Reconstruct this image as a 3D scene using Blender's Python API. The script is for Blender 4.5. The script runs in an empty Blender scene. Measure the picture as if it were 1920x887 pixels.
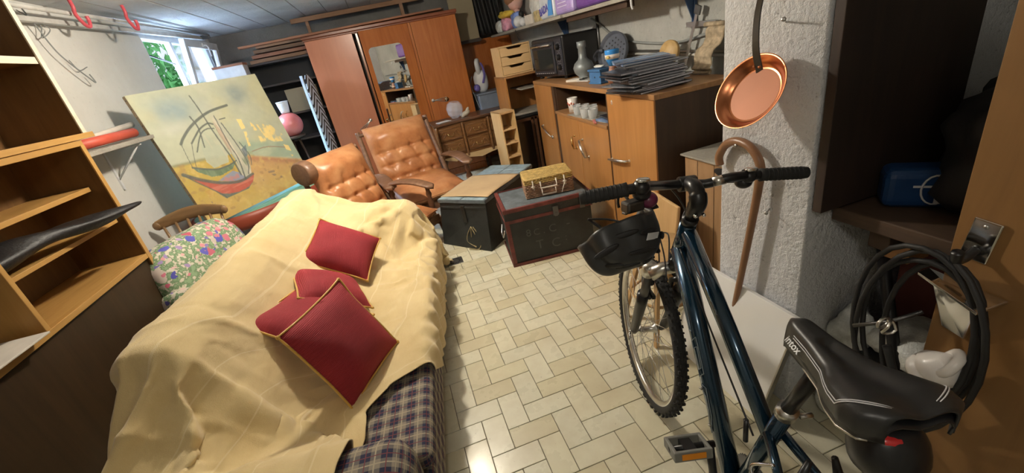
import bpy, bmesh, math, random
import numpy as np
from mathutils import Vector, Matrix, Euler, noise
R = math.radians
PI = math.pi
random.seed(7)
S = bpy.context.scene
COL = S.collection

# ------------------------------------------------------------------ camera, world, light
def camera():
    p, r, y = R(24.2), R(-11.7), R(12.08)
    fw = Vector((math.sin(y)*math.cos(p), math.cos(y)*math.cos(p), -math.sin(p)))
    rt = Vector((math.cos(y), -math.sin(y), 0)); up = rt.cross(fw)
    a = rt*math.cos(r)+up*math.sin(r); b = up*math.cos(r)-rt*math.sin(r)
    m = Matrix((a, b, -fw)).transposed().to_4x4(); m.translation = (0, 0, 1.5)
    c = bpy.data.cameras.new('camera'); o = bpy.data.objects.new('camera', c); COL.objects.link(o)
    o.matrix_world = m; c.sensor_width = 36; c.lens = 793/1920*36; c.clip_start = .02; c.clip_end = 200
    S.camera = o
camera()
W = bpy.data.worlds.new('world'); S.world = W; W.use_nodes = True
bg = W.node_tree.nodes['Background']; bg.inputs[0].default_value = (.62, .8, 1, 1); bg.inputs[1].default_value = 1.6
def lamp(name, kind, loc, energy, color, size=.1, aim=None, size_y=None):
    l = bpy.data.lights.new(name, kind); o = bpy.data.objects.new(name, l); COL.objects.link(o)
    l.energy = energy; l.color = color; o.location = loc
    if kind == 'AREA':
        l.size = size
        if size_y: l.shape = 'RECTANGLE'; l.size_y = size_y
    else: l.shadow_soft_size = size
    if aim is not None:
        o.rotation_euler = (Vector(aim)-Vector(loc)).to_track_quat('-Z', 'Y').to_euler()
    return o
lamp('ceiling_lamp_light', 'POINT', (-.22, 2.82, 2.14), 74, (1, .89, .73), .06)
lamp('daylight_outside_window', 'AREA', (-2.5, 5.4, 2.75), 650, (.55, .72, 1), 1.8, aim=(-1.3, 5.0, 1.6), size_y=.9)
lamp('assumed_lamp_behind_camera', 'POINT', (-.15, -.45, 2.12), 9, (1, .92, .80), .08)  # unseen lamp assumed behind the camera, added to light right wall and near board
S.view_settings.view_transform = 'Standard'; S.view_settings.look = 'None'; S.view_settings.gamma = 1
S.view_settings.use_curve_mapping = False; S.view_settings.exposure = .55

# ------------------------------------------------------------------ materials
class N:
    def __init__(s, name):
        s.m = bpy.data.materials.new(name); s.m.use_nodes = True; s.t = s.m.node_tree; s.b = s.t.nodes['Principled BSDF']
    def n(s, typ, ins=None, **kw):
        x = s.t.nodes.new(typ)
        for k, v in kw.items(): setattr(x, k, v)
        for k, v in (ins or {}).items(): s.put(x.inputs[k], v)
        return x
    def put(s, sock, v):
        if isinstance(v, bpy.types.NodeSocket): s.t.links.new(v, sock)
        elif isinstance(v, tuple) and len(v) == 3 and sock.type == 'RGBA': sock.default_value = (*v, 1)
        else: sock.default_value = v
    def coord(s, scale=(1, 1, 1), rot=(0, 0, 0), kind='Object'):
        c = s.n('ShaderNodeTexCoord'); return s.n('ShaderNodeMapping', {'Vector': c.outputs[kind], 'Scale': Vector(scale), 'Rotation': Vector(rot)}).outputs[0]
    def noise(s, vec, scale, detail=3, rough=.55, dist=0):
        return s.n('ShaderNodeTexNoise', {'Vector': vec, 'Scale': scale, 'Detail': detail, 'Roughness': rough, 'Distortion': dist}).outputs[0]
    def ramp(s, f, stops):
        x = s.n('ShaderNodeValToRGB', {'Fac': f}); e = x.color_ramp.elements
        while len(e) < len(stops): e.new(.5)
        for q, (p, c) in zip(e, stops): q.position = p; q.color = (*c, 1) if len(c) == 3 else c
        return x.outputs[0]
    def mix(s, f, a, b, mode='MIX'):
        x = s.n('ShaderNodeMix', data_type='RGBA', blend_type=mode)
        s.put(x.inputs[0], f); s.put(x.inputs[6], a); s.put(x.inputs[7], b); return x.outputs[2]
    def math(s, op, a, b=0.0):
        x = s.n('ShaderNodeMath', operation=op); s.put(x.inputs[0], a); s.put(x.inputs[1], b); return x.outputs[0]
    def bump(s, h, strength=.3, dist=.01):
        s.put(s.b.inputs['Normal'], s.n('ShaderNodeBump', {'Height': h, 'Strength': strength, 'Distance': dist}).outputs[0])
    def out(s, color=None, rough=None, metal=None, **kw):
        if color is not None: s.put(s.b.inputs['Base Color'], color)
        if rough is not None: s.put(s.b.inputs['Roughness'], rough)
        if metal is not None: s.put(s.b.inputs['Metallic'], metal)
        for k, v in kw.items(): s.put(s.b.inputs[k.replace('_', ' ')], v)
        return s.m
def plain(name, c, rough=.5, metal=0., var=.12, scale=9, bump=.05, **kw):
    n = N(name); v = n.coord(); f = n.noise(v, scale, 4)
    d = tuple(x*(1-var) for x in c); e = tuple(min(1, x*(1+var)) for x in c)
    if bump: n.bump(n.noise(v, scale*9, 3), bump, .004)
    return n.out(n.ramp(f, [(.3, d), (.7, e)]), rough, metal, **kw)
def wood(name, c1, c2, axis='x', rough=.45, sc=1., bump=.08, coat=0.):
    n = N(name); k = {'x': (1.2, 14, 14), 'y': (14, 1.2, 14), 'z': (14, 14, 1.2)}[axis]
    v = n.coord(tuple(q*sc for q in k)); f = n.noise(v, 1.6, 5, .6, .9)
    g = n.noise(n.coord((2, 2, 2)), 1.3, 2)
    col = n.ramp(f, [(.3, c1), (.7, c2)]); col = n.mix(n.math('MULTIPLY', g, .35), col, tuple(q*.55 for q in c1))
    n.bump(f, bump, .003)
    return n.out(col, rough, Coat_Weight=coat, Coat_Roughness=.2)
def concrete(name, a, b, scale=2.2, spots=.5, bump=.5, rough=.9):
    n = N(name); v = n.coord(kind='Object')
    f = n.noise(v, scale, 6, .62); g = n.noise(v, 55, 4, .7); h = n.noise(v, 14, 3)
    col = n.ramp(f, [(.32, a), (.68, b)])
    pits = n.ramp(g, [(.30, (0, 0, 0)), (.38, (1, 1, 1))])
    col = n.mix(spots, col, n.mix(1., col, pits, 'MULTIPLY'))
    col = n.mix(n.math('MULTIPLY', h, .25), col, tuple(x*.7 for x in a))
    n.bump(n.math('ADD', g, n.math('MULTIPLY', h, .7)), bump, .012)
    return n.out(col, rough)
def metal(name, c, rough=.25, bump=0.): return plain(name, c, rough, 1., .06, 6, bump)
def glass(name, c=(1, 1, 1), rough=.03, ior=1.45):
    n = N(name); return n.out(c, rough, Transmission_Weight=1., IOR=ior)
M = {}
M['white_plaster'] = concrete('white_plaster', (.66, .66, .62), (.78, .78, .75), 1.1, .18, .12, .85)
M['grey_concrete'] = concrete('grey_concrete', (.34, .35, .33), (.56, .57, .54), 1.6, .4, .45)
M['ceiling_concrete'] = concrete('ceiling_concrete', (.56, .57, .58), (.82, .84, .86), 1.6, .35, .5)
M['dark_concrete'] = concrete('dark_concrete', (.16, .155, .145), (.27, .265, .25), 1.5, .3, .4)
M['pillar_plaster'] = concrete('pillar_plaster', (.66, .67, .69), (.80, .815, .84), 2.2, .55, 1.0)
M['grout'] = plain('grout', (.17, .15, .11), .95)
def tile_mat():
    n = N('cream_floor_tile'); oi = n.n('ShaderNodeObjectInfo').outputs['Random']; isl = n.n('ShaderNodeNewGeometry').outputs['Random Per Island']
    rnd = n.math('FRACT', n.math('ADD', n.math('MULTIPLY', oi, 7.3), n.math('MULTIPLY', isl, 3.7)))
    c = n.ramp(rnd, [(0, (.60, .55, .38)), (.35, (.69, .65, .47)), (.7, (.74, .72, .57)), (1, (.66, .64, .50))])
    cc = n.n('ShaderNodeNewGeometry').outputs['Position']
    f = n.noise(cc, 7, 5, .6); st = n.noise(cc, 2.3, 3)
    c = n.mix(n.ramp(f, [(.45, (0, 0, 0)), (.72, (.30, .30, .30))]), c, (.46, .37, .22))
    c = n.mix(n.ramp(st, [(.5, (0, 0, 0)), (.75, (.35, .35, .35))]), c, (.40, .33, .22))
    sp = n.noise(cc, 60, 2); c = n.mix(n.ramp(sp, [(.22, (.7, .7, .7)), (.27, (0, 0, 0))]), c, (.12, .09, .06))
    n.bump(f, .12, .004)
    return n.out(c, n.ramp(f, [(.3, (.22, .22, .22)), (.8, (.42, .42, .42))]))
M['tile'] = tile_mat()
M['beech'] = wood('varnished_beech', (.44, .24, .065), (.58, .34, .11), 'y', .42)
M['beech_z'] = wood('varnished_beech_upright', (.44, .24, .065), (.58, .34, .11), 'z', .42)
M['beech_white'] = wood('pale_board_edge', (.66, .58, .44), (.78, .72, .60), 'y', .5)
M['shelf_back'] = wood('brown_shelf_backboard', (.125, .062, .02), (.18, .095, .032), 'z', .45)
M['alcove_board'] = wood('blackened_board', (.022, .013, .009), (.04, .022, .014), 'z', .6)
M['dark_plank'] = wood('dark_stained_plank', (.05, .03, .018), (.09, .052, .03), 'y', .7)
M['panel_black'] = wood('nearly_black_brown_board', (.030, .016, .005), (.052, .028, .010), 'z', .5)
M['dark_brown'] = wood('dark_brown_board', (.045, .024, .013), (.075, .04, .02), 'z', .5)
M['mahogany'] = wood('red_brown_veneer', (.42, .12, .025), (.56, .19, .045), 'z', .26, 1, .02, .3)
M['mahogany_x'] = wood('red_brown_veneer_cornice', (.20, .06, .025), (.30, .09, .04), 'x', .35)
M['door_pink'] = wood('pinkish_brown_veneer', (.60, .22, .12), (.68, .27, .15), 'z', .3, .5, .02, .2)
M['honey'] = wood('honey_veneer', (.42, .19, .055), (.54, .26, .085), 'z', .34, .7, .03, .2)
M['honey_y'] = wood('honey_veneer_top', (.30, .15, .06), (.45, .24, .10), 'y', .4)
M['walnut'] = wood('dark_walnut', (.10, .045, .022), (.17, .08, .04), 'x', .35)
M['carved'] = wood('carved_oak', (.17, .07, .025), (.36, .17, .055), 'x', .33, 1.5, .25)
M['pine'] = wood('pale_pine', (.70, .47, .21), (.80, .58, .30), 'z', .45, .8)
M['pine_x'] = wood('pale_pine_front', (.68, .45, .22), (.78, .55, .29), 'x', .45, .8)
M['plank'] = wood('rough_plank', (.27, .15, .085), (.42, .25, .15), 'x', .8, .8, .4)
M['plank_red'] = wood('reddish_plank', (.30, .13, .075), (.42, .20, .12), 'x', .7, .8, .3)
M['dark_rack'] = wood('dark_rack_wood', (.06, .05, .045), (.11, .09, .08), 'x', .8)
M['stool_wood'] = wood('stool_beech', (.52, .32, .14), (.64, .42, .20), 'z', .4)
M['chair_wood'] = wood('brown_chair_wood', (.20, .115, .05), (.29, .17, .08), 'x', .35)
M['arm_wood'] = wood('walnut_armrest', (.17, .085, .045), (.27, .15, .09), 'x', .4)
M['cabinet_wood'] = wood('light_cabinet_wood', (.36, .21, .10), (.47, .29, .15), 'z', .6, 1, .2)
M['dusty_top'] = concrete('dusty_grey_board', (.30, .28, .24), (.42, .40, .35), 6, .4, .4)
M['near_board'] = wood('orange_brown_board', (.22, .11, .035), (.30, .155, .05), 'z', .5, .6)
M['black_paint'] = plain('black_paint', (.014, .015, .015), .45, bump=.25)
M['trunk_black'] = plain('worn_black_trunk', (.020, .022, .021), .55, var=.5, scale=5, bump=.5)
M['trunk_blue'] = plain('blue_grey_trunk_top', (.105, .13, .145), .6, var=.35, scale=14, bump=.6)
M['trunk_red'] = plain('dark_red_trim', (.14, .03, .026), .5, var=.4, scale=20)
M['cardboard'] = plain('brown_cardboard', (.50, .36, .20), .8, var=.1, scale=4)
M['beige_panel'] = plain('beige_panel', (.34, .29, .19), .8, var=.08, scale=2)
M['black_plastic'] = plain('black_plastic', (.012, .012, .013), .32, bump=.02)
M['black_matte'] = plain('black_matte', (.014, .014, .015), .6)
M['rubber'] = plain('black_rubber', (.018, .018, .018), .75, bump=.2)
M['chrome'] = metal('chrome', (.80, .80, .79), .12)
M['steel'] = metal('brushed_steel', (.55, .55, .54), .35)
M['dark_steel'] = metal('dark_steel', (.14, .14, .14), .45)
M['alu'] = metal('silver_alloy', (.62, .60, .56), .3)
M['copper'] = metal('copper', (.62, .235, .11), .27)
M['copper_in'] = plain('matt_copper', (.40, .17, .095), .55, .35, .1, 3, .03)
M['brass'] = metal('brass', (.70, .48, .20), .25)
M['white_plastic'] = plain('white_plastic', (.72, .74, .76), .4)
M['pvc'] = plain('white_window_pvc', (.74, .77, .80), .35)
M['glass'] = glass('clear_glass')
M['thin_glass'] = N('thin_clear_glass').out((.88, .93, .97), .04, 0., Alpha=.20)
M['cloudy'] = plain('cloudy_plastic_bag', (.66, .68, .66), .3, var=.3, scale=20, bump=.8)
M['blue_bag'] = plain('blue_bag', (.22, .33, .72), .35, var=.3, scale=20, bump=.8)
M['pink_bag'] = plain('pink_bag', (.80, .38, .52), .35, var=.3, scale=18, bump=.8)
M['yellow_bag'] = plain('yellow_bag', (.80, .58, .08), .35, var=.25, scale=18, bump=.8)
M['purple_pack'] = plain('purple_pack', (.36, .25, .62), .35, var=.2, scale=14, bump=.4)
M['doll_pink'] = plain('doll_skin_pink', (.78, .48, .42), .5)
M['grey_plastic'] = plain('grey_blue_plastic', (.20, .24, .30), .4, bump=.1)
M['red_plastic'] = plain('coral_red_plastic', (.62, .17, .15), .35)
M['red_lacquer'] = plain('brick_red_rim', (.32, .065, .035), .45, var=.15, scale=4)
M['red_hook'] = plain('red_plastic_coat', (.62, .09, .12), .35)
M['pipe_white'] = plain('painted_white_rail', (.52, .52, .50), .5, var=.2)
M['cable_grey'] = plain('grey_cable', (.26, .28, .28), .6)
M['paper'] = plain('pale_paper', (.66, .62, .55), .8)
M['aged_paper'] = plain('aged_woven_paper', (.46, .37, .25), .85, var=.35, scale=30, bump=.7)
M['poster_red'] = plain('red_poster', (.62, .10, .06), .5)
M['magazine_dark'] = plain('dark_magazine_cover', (.035, .04, .05), .25, var=.6, scale=7)
M['magazine_grey'] = plain('grey_magazine_cover', (.13, .14, .16), .25, var=.5, scale=7)
M['magazine_blue'] = plain('blue_magazine_cover', (.16, .25, .42), .25, var=.6, scale=9)
M['page_edge'] = plain('page_edges', (.60, .60, .66), .6, var=.15, scale=40)
M['blue_tin'] = plain('blue_tin_paint', (.05, .16, .36), .4)
M['blue_label'] = plain('blue_label', (.03, .25, .68), .35)
M['pewter'] = plain('grey_pewter', (.24, .27, .28), .45, .4, .2, 9)
M['ceramic_brown'] = plain('brown_stoneware', (.30, .15, .10), .35)
M['ceramic_white'] = plain('white_ceramic', (.78, .75, .72), .25)
M['wood_disc'] = wood('golden_wood_disc', (.50, .32, .12), (.64, .44, .19), 'x', .5)
M['oven_front'] = plain('oven_front_black', (.022, .025, .035), .35)
M['slate_grey'] = plain('slate_grey_plastic', (.10, .115, .15), .4)
M['marble'] = plain('white_laminate_board', (.88, .88, .86), .22, var=.04, scale=2)
M['rope'] = plain('hemp_rope', (.34, .27, .14), .9, bump=.4)
M['cane_wood'] = wood('cane_wood', (.26, .13, .065), (.36, .19, .10), 'z', .35, .5)
M['orange'] = plain('orange_reflector', (.85, .30, .02), .3)
M['red_refl'] = plain('red_reflector', (.55, .03, .03), .25)
M['white_reflect'] = plain('white_reflector', (.62, .62, .64), .35)
M['darkred_cloth'] = plain('dark_red_cloth', (.13, .035, .028), .8)
M['pedal_grey'] = plain('grey_resin', (.20, .20, .18), .5)
def leather():
    n = N('tan_leather'); v = n.coord(); f = n.noise(v, 5, 5, .6); g = n.n('ShaderNodeTexVoronoi', {'Vector': v, 'Scale': 90.}, feature='DISTANCE_TO_EDGE').outputs[0]
    c = n.ramp(f, [(.28, (.27, .105, .045)), (.5, (.48, .20, .078)), (.75, (.64, .34, .16))]); n.bump(g, .15, .003)
    return n.out(c, .36)
M['leather'] = leather()
def fabric(name, c, c2=None, scale=260, rough=.9, bump=.25, var=.1):
    n = N(name); v = n.coord(); w = n.n('ShaderNodeTexWave', {'Vector': v, 'Scale': scale/6., 'Distortion': 1.5}).outputs[1]
    f = n.noise(v, 6, 4); n.bump(n.math('ADD', w, n.noise(v, scale, 2)), bump, .002)
    d = tuple(x*(1-var) for x in c)
    return n.out(n.ramp(f, [(.3, d), (.7, c2 or c)]), rough, Sheen_Weight=.2)
M['red_fabric'] = plain('dark_red_fabric', (.34, .014, .022), .8, 0., .07, 5, .0)
def redfab():
    n = N('dark_red_ribbed_fabric'); v = n.coord(); w = n.n('ShaderNodeTexWave', {'Vector': v, 'Scale': 55., 'Distortion': 2.5, 'Detail': 2.}).outputs[1]; f = n.noise(v, 6, 3)
    n.bump(n.math('ADD', w, n.noise(v, 220, 2)), .5, .0025)
    c = n.ramp(f, [(.3, (.25, .010, .018)), (.7, (.32, .015, .025))]); c = n.mix(n.math('MULTIPLY', w, .25), c, (.20, .008, .014))
    return n.out(c, .8)
M['red_fabric'] = redfab()
M['gold_piping'] = fabric('gold_piping', (.62, .36, .06), None, 400, .5)
M['cream_cloth'] = fabric('cream_cotton_throw', (.70, .53, .29), (.76, .60, .35), 320, .9, .35, .06)
def plaid():
    n = N('navy_and_beige_plaid'); uv = n.n('ShaderNodeUVMap').outputs[0]; sp = n.n('ShaderNodeSeparateXYZ', {0: uv})
    def stripes(s, per, wd, off=0.):
        fr = n.math('FRACT', n.math('ADD', n.math('DIVIDE', s, per), off)); return n.math('LESS_THAN', fr, wd)
    bx = n.math('ADD', stripes(sp.outputs[0], .06, .5), stripes(sp.outputs[1], .06, .5))
    lx = n.math('MAXIMUM', stripes(sp.outputs[0], .06, .07, .25), stripes(sp.outputs[1], .06, .07, .25))
    l2 = n.math('MAXIMUM', stripes(sp.outputs[0], .06, .05, .78), stripes(sp.outputs[1], .06, .05, .78))
    c = n.mix(n.math('MULTIPLY', bx, .5), (.24, .21, .16), (.018, .022, .055)); c = n.mix(lx, c, (.36, .31, .22)); c = n.mix(l2, c, (.16, .04, .05))
    n.bump(n.noise(n.coord(), 300, 2), .3, .002)
    return n.out(c, .9)
M['plaid'] = plaid()
def floral():
    n = N('floral_chintz'); v = n.coord()
    vv = n.mix(.04, v, n.n('ShaderNodeTexNoise', {'Vector': v, 'Scale': 25.}).outputs[1])
    base = n.ramp(n.noise(v, 40, 3), [(.38, (.66, .62, .52)), (.46, (.58, .54, .42)), (.50, (.12, .22, .10)), (.62, (.26, .38, .22))])
    def blob(sc, thr, cols, off):
        m = n.n('ShaderNodeMapping', {'Vector': vv, 'Location': Vector((off, off*2, off*.5))}).outputs[0]
        vo = n.n('ShaderNodeTexVoronoi', {'Vector': m, 'Scale': sc, 'Randomness': 1.}); mask = n.math('LESS_THAN', vo.outputs[0], thr)
        s_ = n.n('ShaderNodeSeparateColor', {0: vo.outputs[1]}); return mask, n.ramp(s_.outputs[0], cols)
    for sc, thr, cols, off in ((13., .36, [(0, (.55, .10, .16)), (.34, (.62, .22, .28)), (.35, (.06, .06, .34)), (.7, (.12, .12, .5)), (.71, (.66, .60, .5)), (1, (.6, .5, .45))], 0.), (21., .30, [(0, (.10, .10, .42)), (.5, (.5, .35, .55)), (.51, (.62, .12, .2)), (1, (.75, .5, .5))], 3.)):
        mk, cc = blob(sc, thr, cols, off); base = n.mix(mk, base, cc)
    n.bump(n.noise(v, 200, 2), .2, .002)
    return n.out(base, .8)
M['floral'] = floral()
def teal():
    n = N('teal_streaked_cover'); v = n.coord((1.5, 16, 4)); f = n.noise(v, 3, 4, .6, .6)
    return n.out(n.ramp(f, [(.3, (.05, .30, .26)), (.5, (.20, .52, .44)), (.7, (.42, .68, .58))]), .5)
M['teal'] = teal()
def bike_paint():
    n = N('metallic_dark_teal_paint'); return n.out((.010, .045, .085), .22, .6, Coat_Weight=1., Coat_Roughness=.08)
M['bike'] = bike_paint()
def chevron():
    n = N('black_and_white_chevron'); v = n.coord(); s = n.n('ShaderNodeSeparateXYZ', {0: v})
    z = n.math('ADD', n.math('MULTIPLY', s.outputs[2], 13.), n.math('MULTIPLY', n.math('ABSOLUTE', s.outputs[0]), 12.))
    return n.out(n.mix(n.math('LESS_THAN', n.math('FRACT', z), .42), (.62, .74, .9), (.01, .01, .015)), .7)
M['chevron'] = chevron()
def emis(name, c, s):
    n = N(name); return n.out(c, .8, Emission_Color=c, Emission_Strength=s)
def vcol(name, rough=.6, bump=.2):
    n = N(name); a = n.n('ShaderNodeVertexColor', layer_name='paint').outputs[0]; v = n.coord((1, 1, 1))
    n.bump(n.noise(v, 70, 4, .7), bump, .004)
    return n.out(n.mix(n.math('MULTIPLY', n.noise(v, 30, 3), .22), a, (.55, .52, .40)), rough)

# ------------------------------------------------------------------ geometry helpers
def rotm(e): return Euler(e).to_matrix().to_4x4() if not isinstance(e, Matrix) else e.to_4x4()
class B:
    def __init__(s, mtx=None): s.b = bmesh.new(); s.m = mtx or Matrix.Identity(4); s.mats = []; s.k = 0
    def idx(s, i): s.k = i; return s
    def _add(s, vs, fs, sm=False, mtx=None):
        m = s.m @ mtx if mtx is not None else s.m
        v = [s.b.verts.new(m @ Vector(p)) for p in vs]
        for f in fs:
            try: q = s.b.faces.new([v[i] for i in f]); q.smooth = sm; q.material_index = s.k
            except ValueError: pass
        return s
    def box(s, c, d, r=None):
        x, y, z = [q/2 for q in d]
        vs = [(a, b, e) for a in (-x, x) for b in (-y, y) for e in (-z, z)]
        m = Matrix.Translation(c) @ (rotm(r) if r is not None else Matrix.Identity(4))
        return s._add(vs, [(0, 1, 3, 2), (4, 6, 7, 5), (0, 4, 5, 1), (2, 3, 7, 6), (0, 2, 6, 4), (1, 5, 7, 3)], False, m)
    def bb(s, lo, hi): return s.box([(a+b)/2 for a, b in zip(lo, hi)], [abs(b-a) for a, b in zip(lo, hi)])
    def hexa(s, p, sm=False): # 8 points: bottom 4 ccw, top 4 ccw
        return s._add(p, [(3, 2, 1, 0), (4, 5, 6, 7), (0, 1, 5, 4), (1, 2, 6, 5), (2, 3, 7, 6), (3, 0, 4, 7)], sm)
    def tube(s, pts, r, seg=8, closed=False, cap=True, sm=True):
        P = [Vector(p) for p in pts]; n = len(P); rs = r if isinstance(r, (list, tuple)) else [r]*n
        T = []
        for i in range(n):
            a = P[(i-1) % n] if (closed or i > 0) else P[i]; b = P[(i+1) % n] if (closed or i < n-1) else P[i]
            t = (b-a); T.append(t.normalized() if t.length > 1e-9 else Vector((0, 0, 1)))
        u = T[0].orthogonal().normalized(); vs = []
        for i in range(n):
            u = (u - T[i]*u.dot(T[i])); u = u.normalized() if u.length > 1e-6 else T[i].orthogonal().normalized()
            w = T[i].cross(u)
            for k in range(seg):
                a = 2*PI*k/seg; vs.append(P[i]+(u*math.cos(a)+w*math.sin(a))*rs[i])
        fs = []
        for i in range(n if closed else n-1):
            for k in range(seg):
                a = i*seg+k; b = i*seg+(k+1) % seg; j = (i+1) % n
                fs.append((a, b, j*seg+(k+1) % seg, j*seg+k))
        if cap and not closed: fs += [tuple(range(seg))[::-1], tuple((n-1)*seg+k for k in range(seg))]
        return s._add(vs, fs, sm)
    def lathe(s, prof, c=(0, 0, 0), seg=24, r=None, sm=True, sx=1., sy=1.):
        m = Matrix.Translation(c) @ (rotm(r) if r is not None else Matrix.Identity(4)); vs = []; fs = []
        for (q, z) in prof:
            for k in range(seg):
                a = 2*PI*k/seg; vs.append((q*math.cos(a)*sx, q*math.sin(a)*sy, z))
        for i in range(len(prof)-1):
            for k in range(seg):
                fs.append((i*seg+k, i*seg+(k+1) % seg, (i+1)*seg+(k+1) % seg, (i+1)*seg+k))
        if prof[0] == prof[-1]: return s._add(vs, fs, sm, m)
        if prof[0][0] > 1e-6: fs.append(tuple(range(seg))[::-1])
        if prof[-1][0] > 1e-6: fs.append(tuple((len(prof)-1)*seg+k for k in range(seg)))
        s._add(vs, fs, sm, m)
        return s
    def prism(s, poly, h, c=(0, 0, 0), r=None, sm=False):
        m = Matrix.Translation(c) @ (rotm(r) if r is not None else Matrix.Identity(4)); n = len(poly)
        vs = [(x, y, 0) for x, y in poly]+[(x, y, h) for x, y in poly]
        return s._add(vs, [tuple(range(n))[::-1], tuple(range(n, 2*n))]+[(i, (i+1) % n, n+(i+1) % n, n+i) for i in range(n)], sm, m)
    def grid(s, f, nu, nv, sm=True, closeu=False):
        vs = [f(i/nu, j/nv) for i in range(nu+1) for j in range(nv+1)]
        fs = [(i*(nv+1)+j, (i+1)*(nv+1)+j, (i+1)*(nv+1)+j+1, i*(nv+1)+j+1) for i in range(nu) for j in range(nv)]
        return s._add(vs, fs, sm)
    def ell(s, c, d, r=None, n=12, e=1., f=None):   # super-ellipsoid with optional displacement
        m = Matrix.Translation(c) @ (rotm(r) if r is not None else Matrix.Identity(4)); vs = []; fs = []
        sg = lambda x, p: math.copysign(abs(x)**p, x)
        for i in range(n+1):
            t = -PI/2+PI*i/n
            for k in range(2*n):
                a = PI*k/n; p = Vector((sg(math.cos(t), e)*sg(math.cos(a), e)*d[0]/2, sg(math.cos(t), e)*sg(math.sin(a), e)*d[1]/2, sg(math.sin(t), e)*d[2]/2))
                vs.append(f(p) if f else p)
        for i in range(n):
            for k in range(2*n):
                fs.append((i*2*n+k, i*2*n+(k+1) % (2*n), (i+1)*2*n+(k+1) % (2*n), (i+1)*2*n+k))
        return s._add(vs, fs, True, m)
    def build(s, name, mat, parent=None, bevel=0., seg=2, world=False, sub=0, uv=None, solid=0., auto=False):
        bmesh.ops.remove_doubles(s.b, verts=s.b.verts, dist=1e-5)
        if not auto: bmesh.ops.recalc_face_normals(s.b, faces=s.b.faces)
        if world and parent is not None:
            s.b.transform(root_matrix(parent).inverted())
        me = bpy.data.meshes.new(name)
        if uv:
            L = s.b.loops.layers.uv.new('UVMap')
            for f in s.b.faces:
                n = f.normal; ax = max(range(3), key=lambda i: abs(n[i])); ij = [(1, 2), (0, 2), (0, 1)][ax]
                for l in f.loops: l[L].uv = (l.vert.co[ij[0]], l.vert.co[ij[1]])
        s.b.to_mesh(me); s.b.free()
        for q in (mat if isinstance(mat, (list, tuple)) else [mat]): me.materials.append(M[q] if isinstance(q, str) else q)
        o = bpy.data.objects.new(name, me); COL.objects.link(o)
        if parent is not None: o.parent = parent
        if bevel:
            d = o.modifiers.new('bevel', 'BEVEL'); d.width = bevel; d.segments = seg; d.limit_method = 'ANGLE'; d.angle_limit = R(40)
        if solid: d = o.modifiers.new('solid', 'SOLIDIFY'); d.thickness = solid; d.offset = 0
        if sub: d = o.modifiers.new('sub', 'SUBSURF'); d.levels = d.render_levels = sub
        return o
def root_matrix(o):
    m = Matrix.LocRotScale(o.location, o.rotation_euler, o.scale)
    return root_matrix(o.parent) @ m if o.parent else m
def tag(o, label=None, cat=None, group=None, kind=None):
    for k, v in (('label', label), ('category', cat), ('group', group), ('kind', kind)):
        if v: o[k] = v
    return o
def thing(name, label, cat, loc=(0, 0, 0), rz=0., group=None, rot=None):
    o = bpy.data.objects.new(name, None); COL.objects.link(o); o.location = loc; o.rotation_euler = rot or (0, 0, rz); o.empty_display_size = .1
    return tag(o, label, cat, group)
def copy_tree(o, parent=None):
    c = o.copy(); COL.objects.link(c); c.parent = parent
    for ch in list(o.children): copy_tree(ch, c)
    return c
def struct(o): o['kind'] = 'structure'; return o
def text(body, size, mat, parent, loc, rot, name='lettering', ext=.0008, bold=0.):
    cu = bpy.data.curves.new(name, 'FONT'); cu.body = body; cu.size = size; cu.extrude = ext; cu.align_x = 'CENTER'; cu.align_y = 'CENTER'; cu.offset = bold; cu.resolution_u = 3
    t = bpy.data.objects.new(name+'_src', cu); COL.objects.link(t)
    bpy.context.view_layer.update()
    me = bpy.data.meshes.new_from_object(t.evaluated_get(bpy.context.evaluated_depsgraph_get())); bpy.data.objects.remove(t)
    me.materials.clear(); me.materials.append(M[mat] if isinstance(mat, str) else mat)
    o = bpy.data.objects.new(name, me); COL.objects.link(o); o.parent = parent; o.location = loc; o.rotation_euler = rot
    return o
def bez(p, n=12):   # Catmull-Rom through points
    P = [Vector(q) for q in p]; P = [P[0]*2-P[1]]+P+[P[-1]*2-P[-2]]; out = []
    for i in range(1, len(P)-2):
        for k in range(n):
            t = k/n; a, b, c, d = P[i-1:i+3]
            out.append(.5*((2*b)+(c-a)*t+(2*a-5*b+4*c-d)*t*t+(3*b-a-3*c+d)*t**3))
    return out+[P[-2]]
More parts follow.
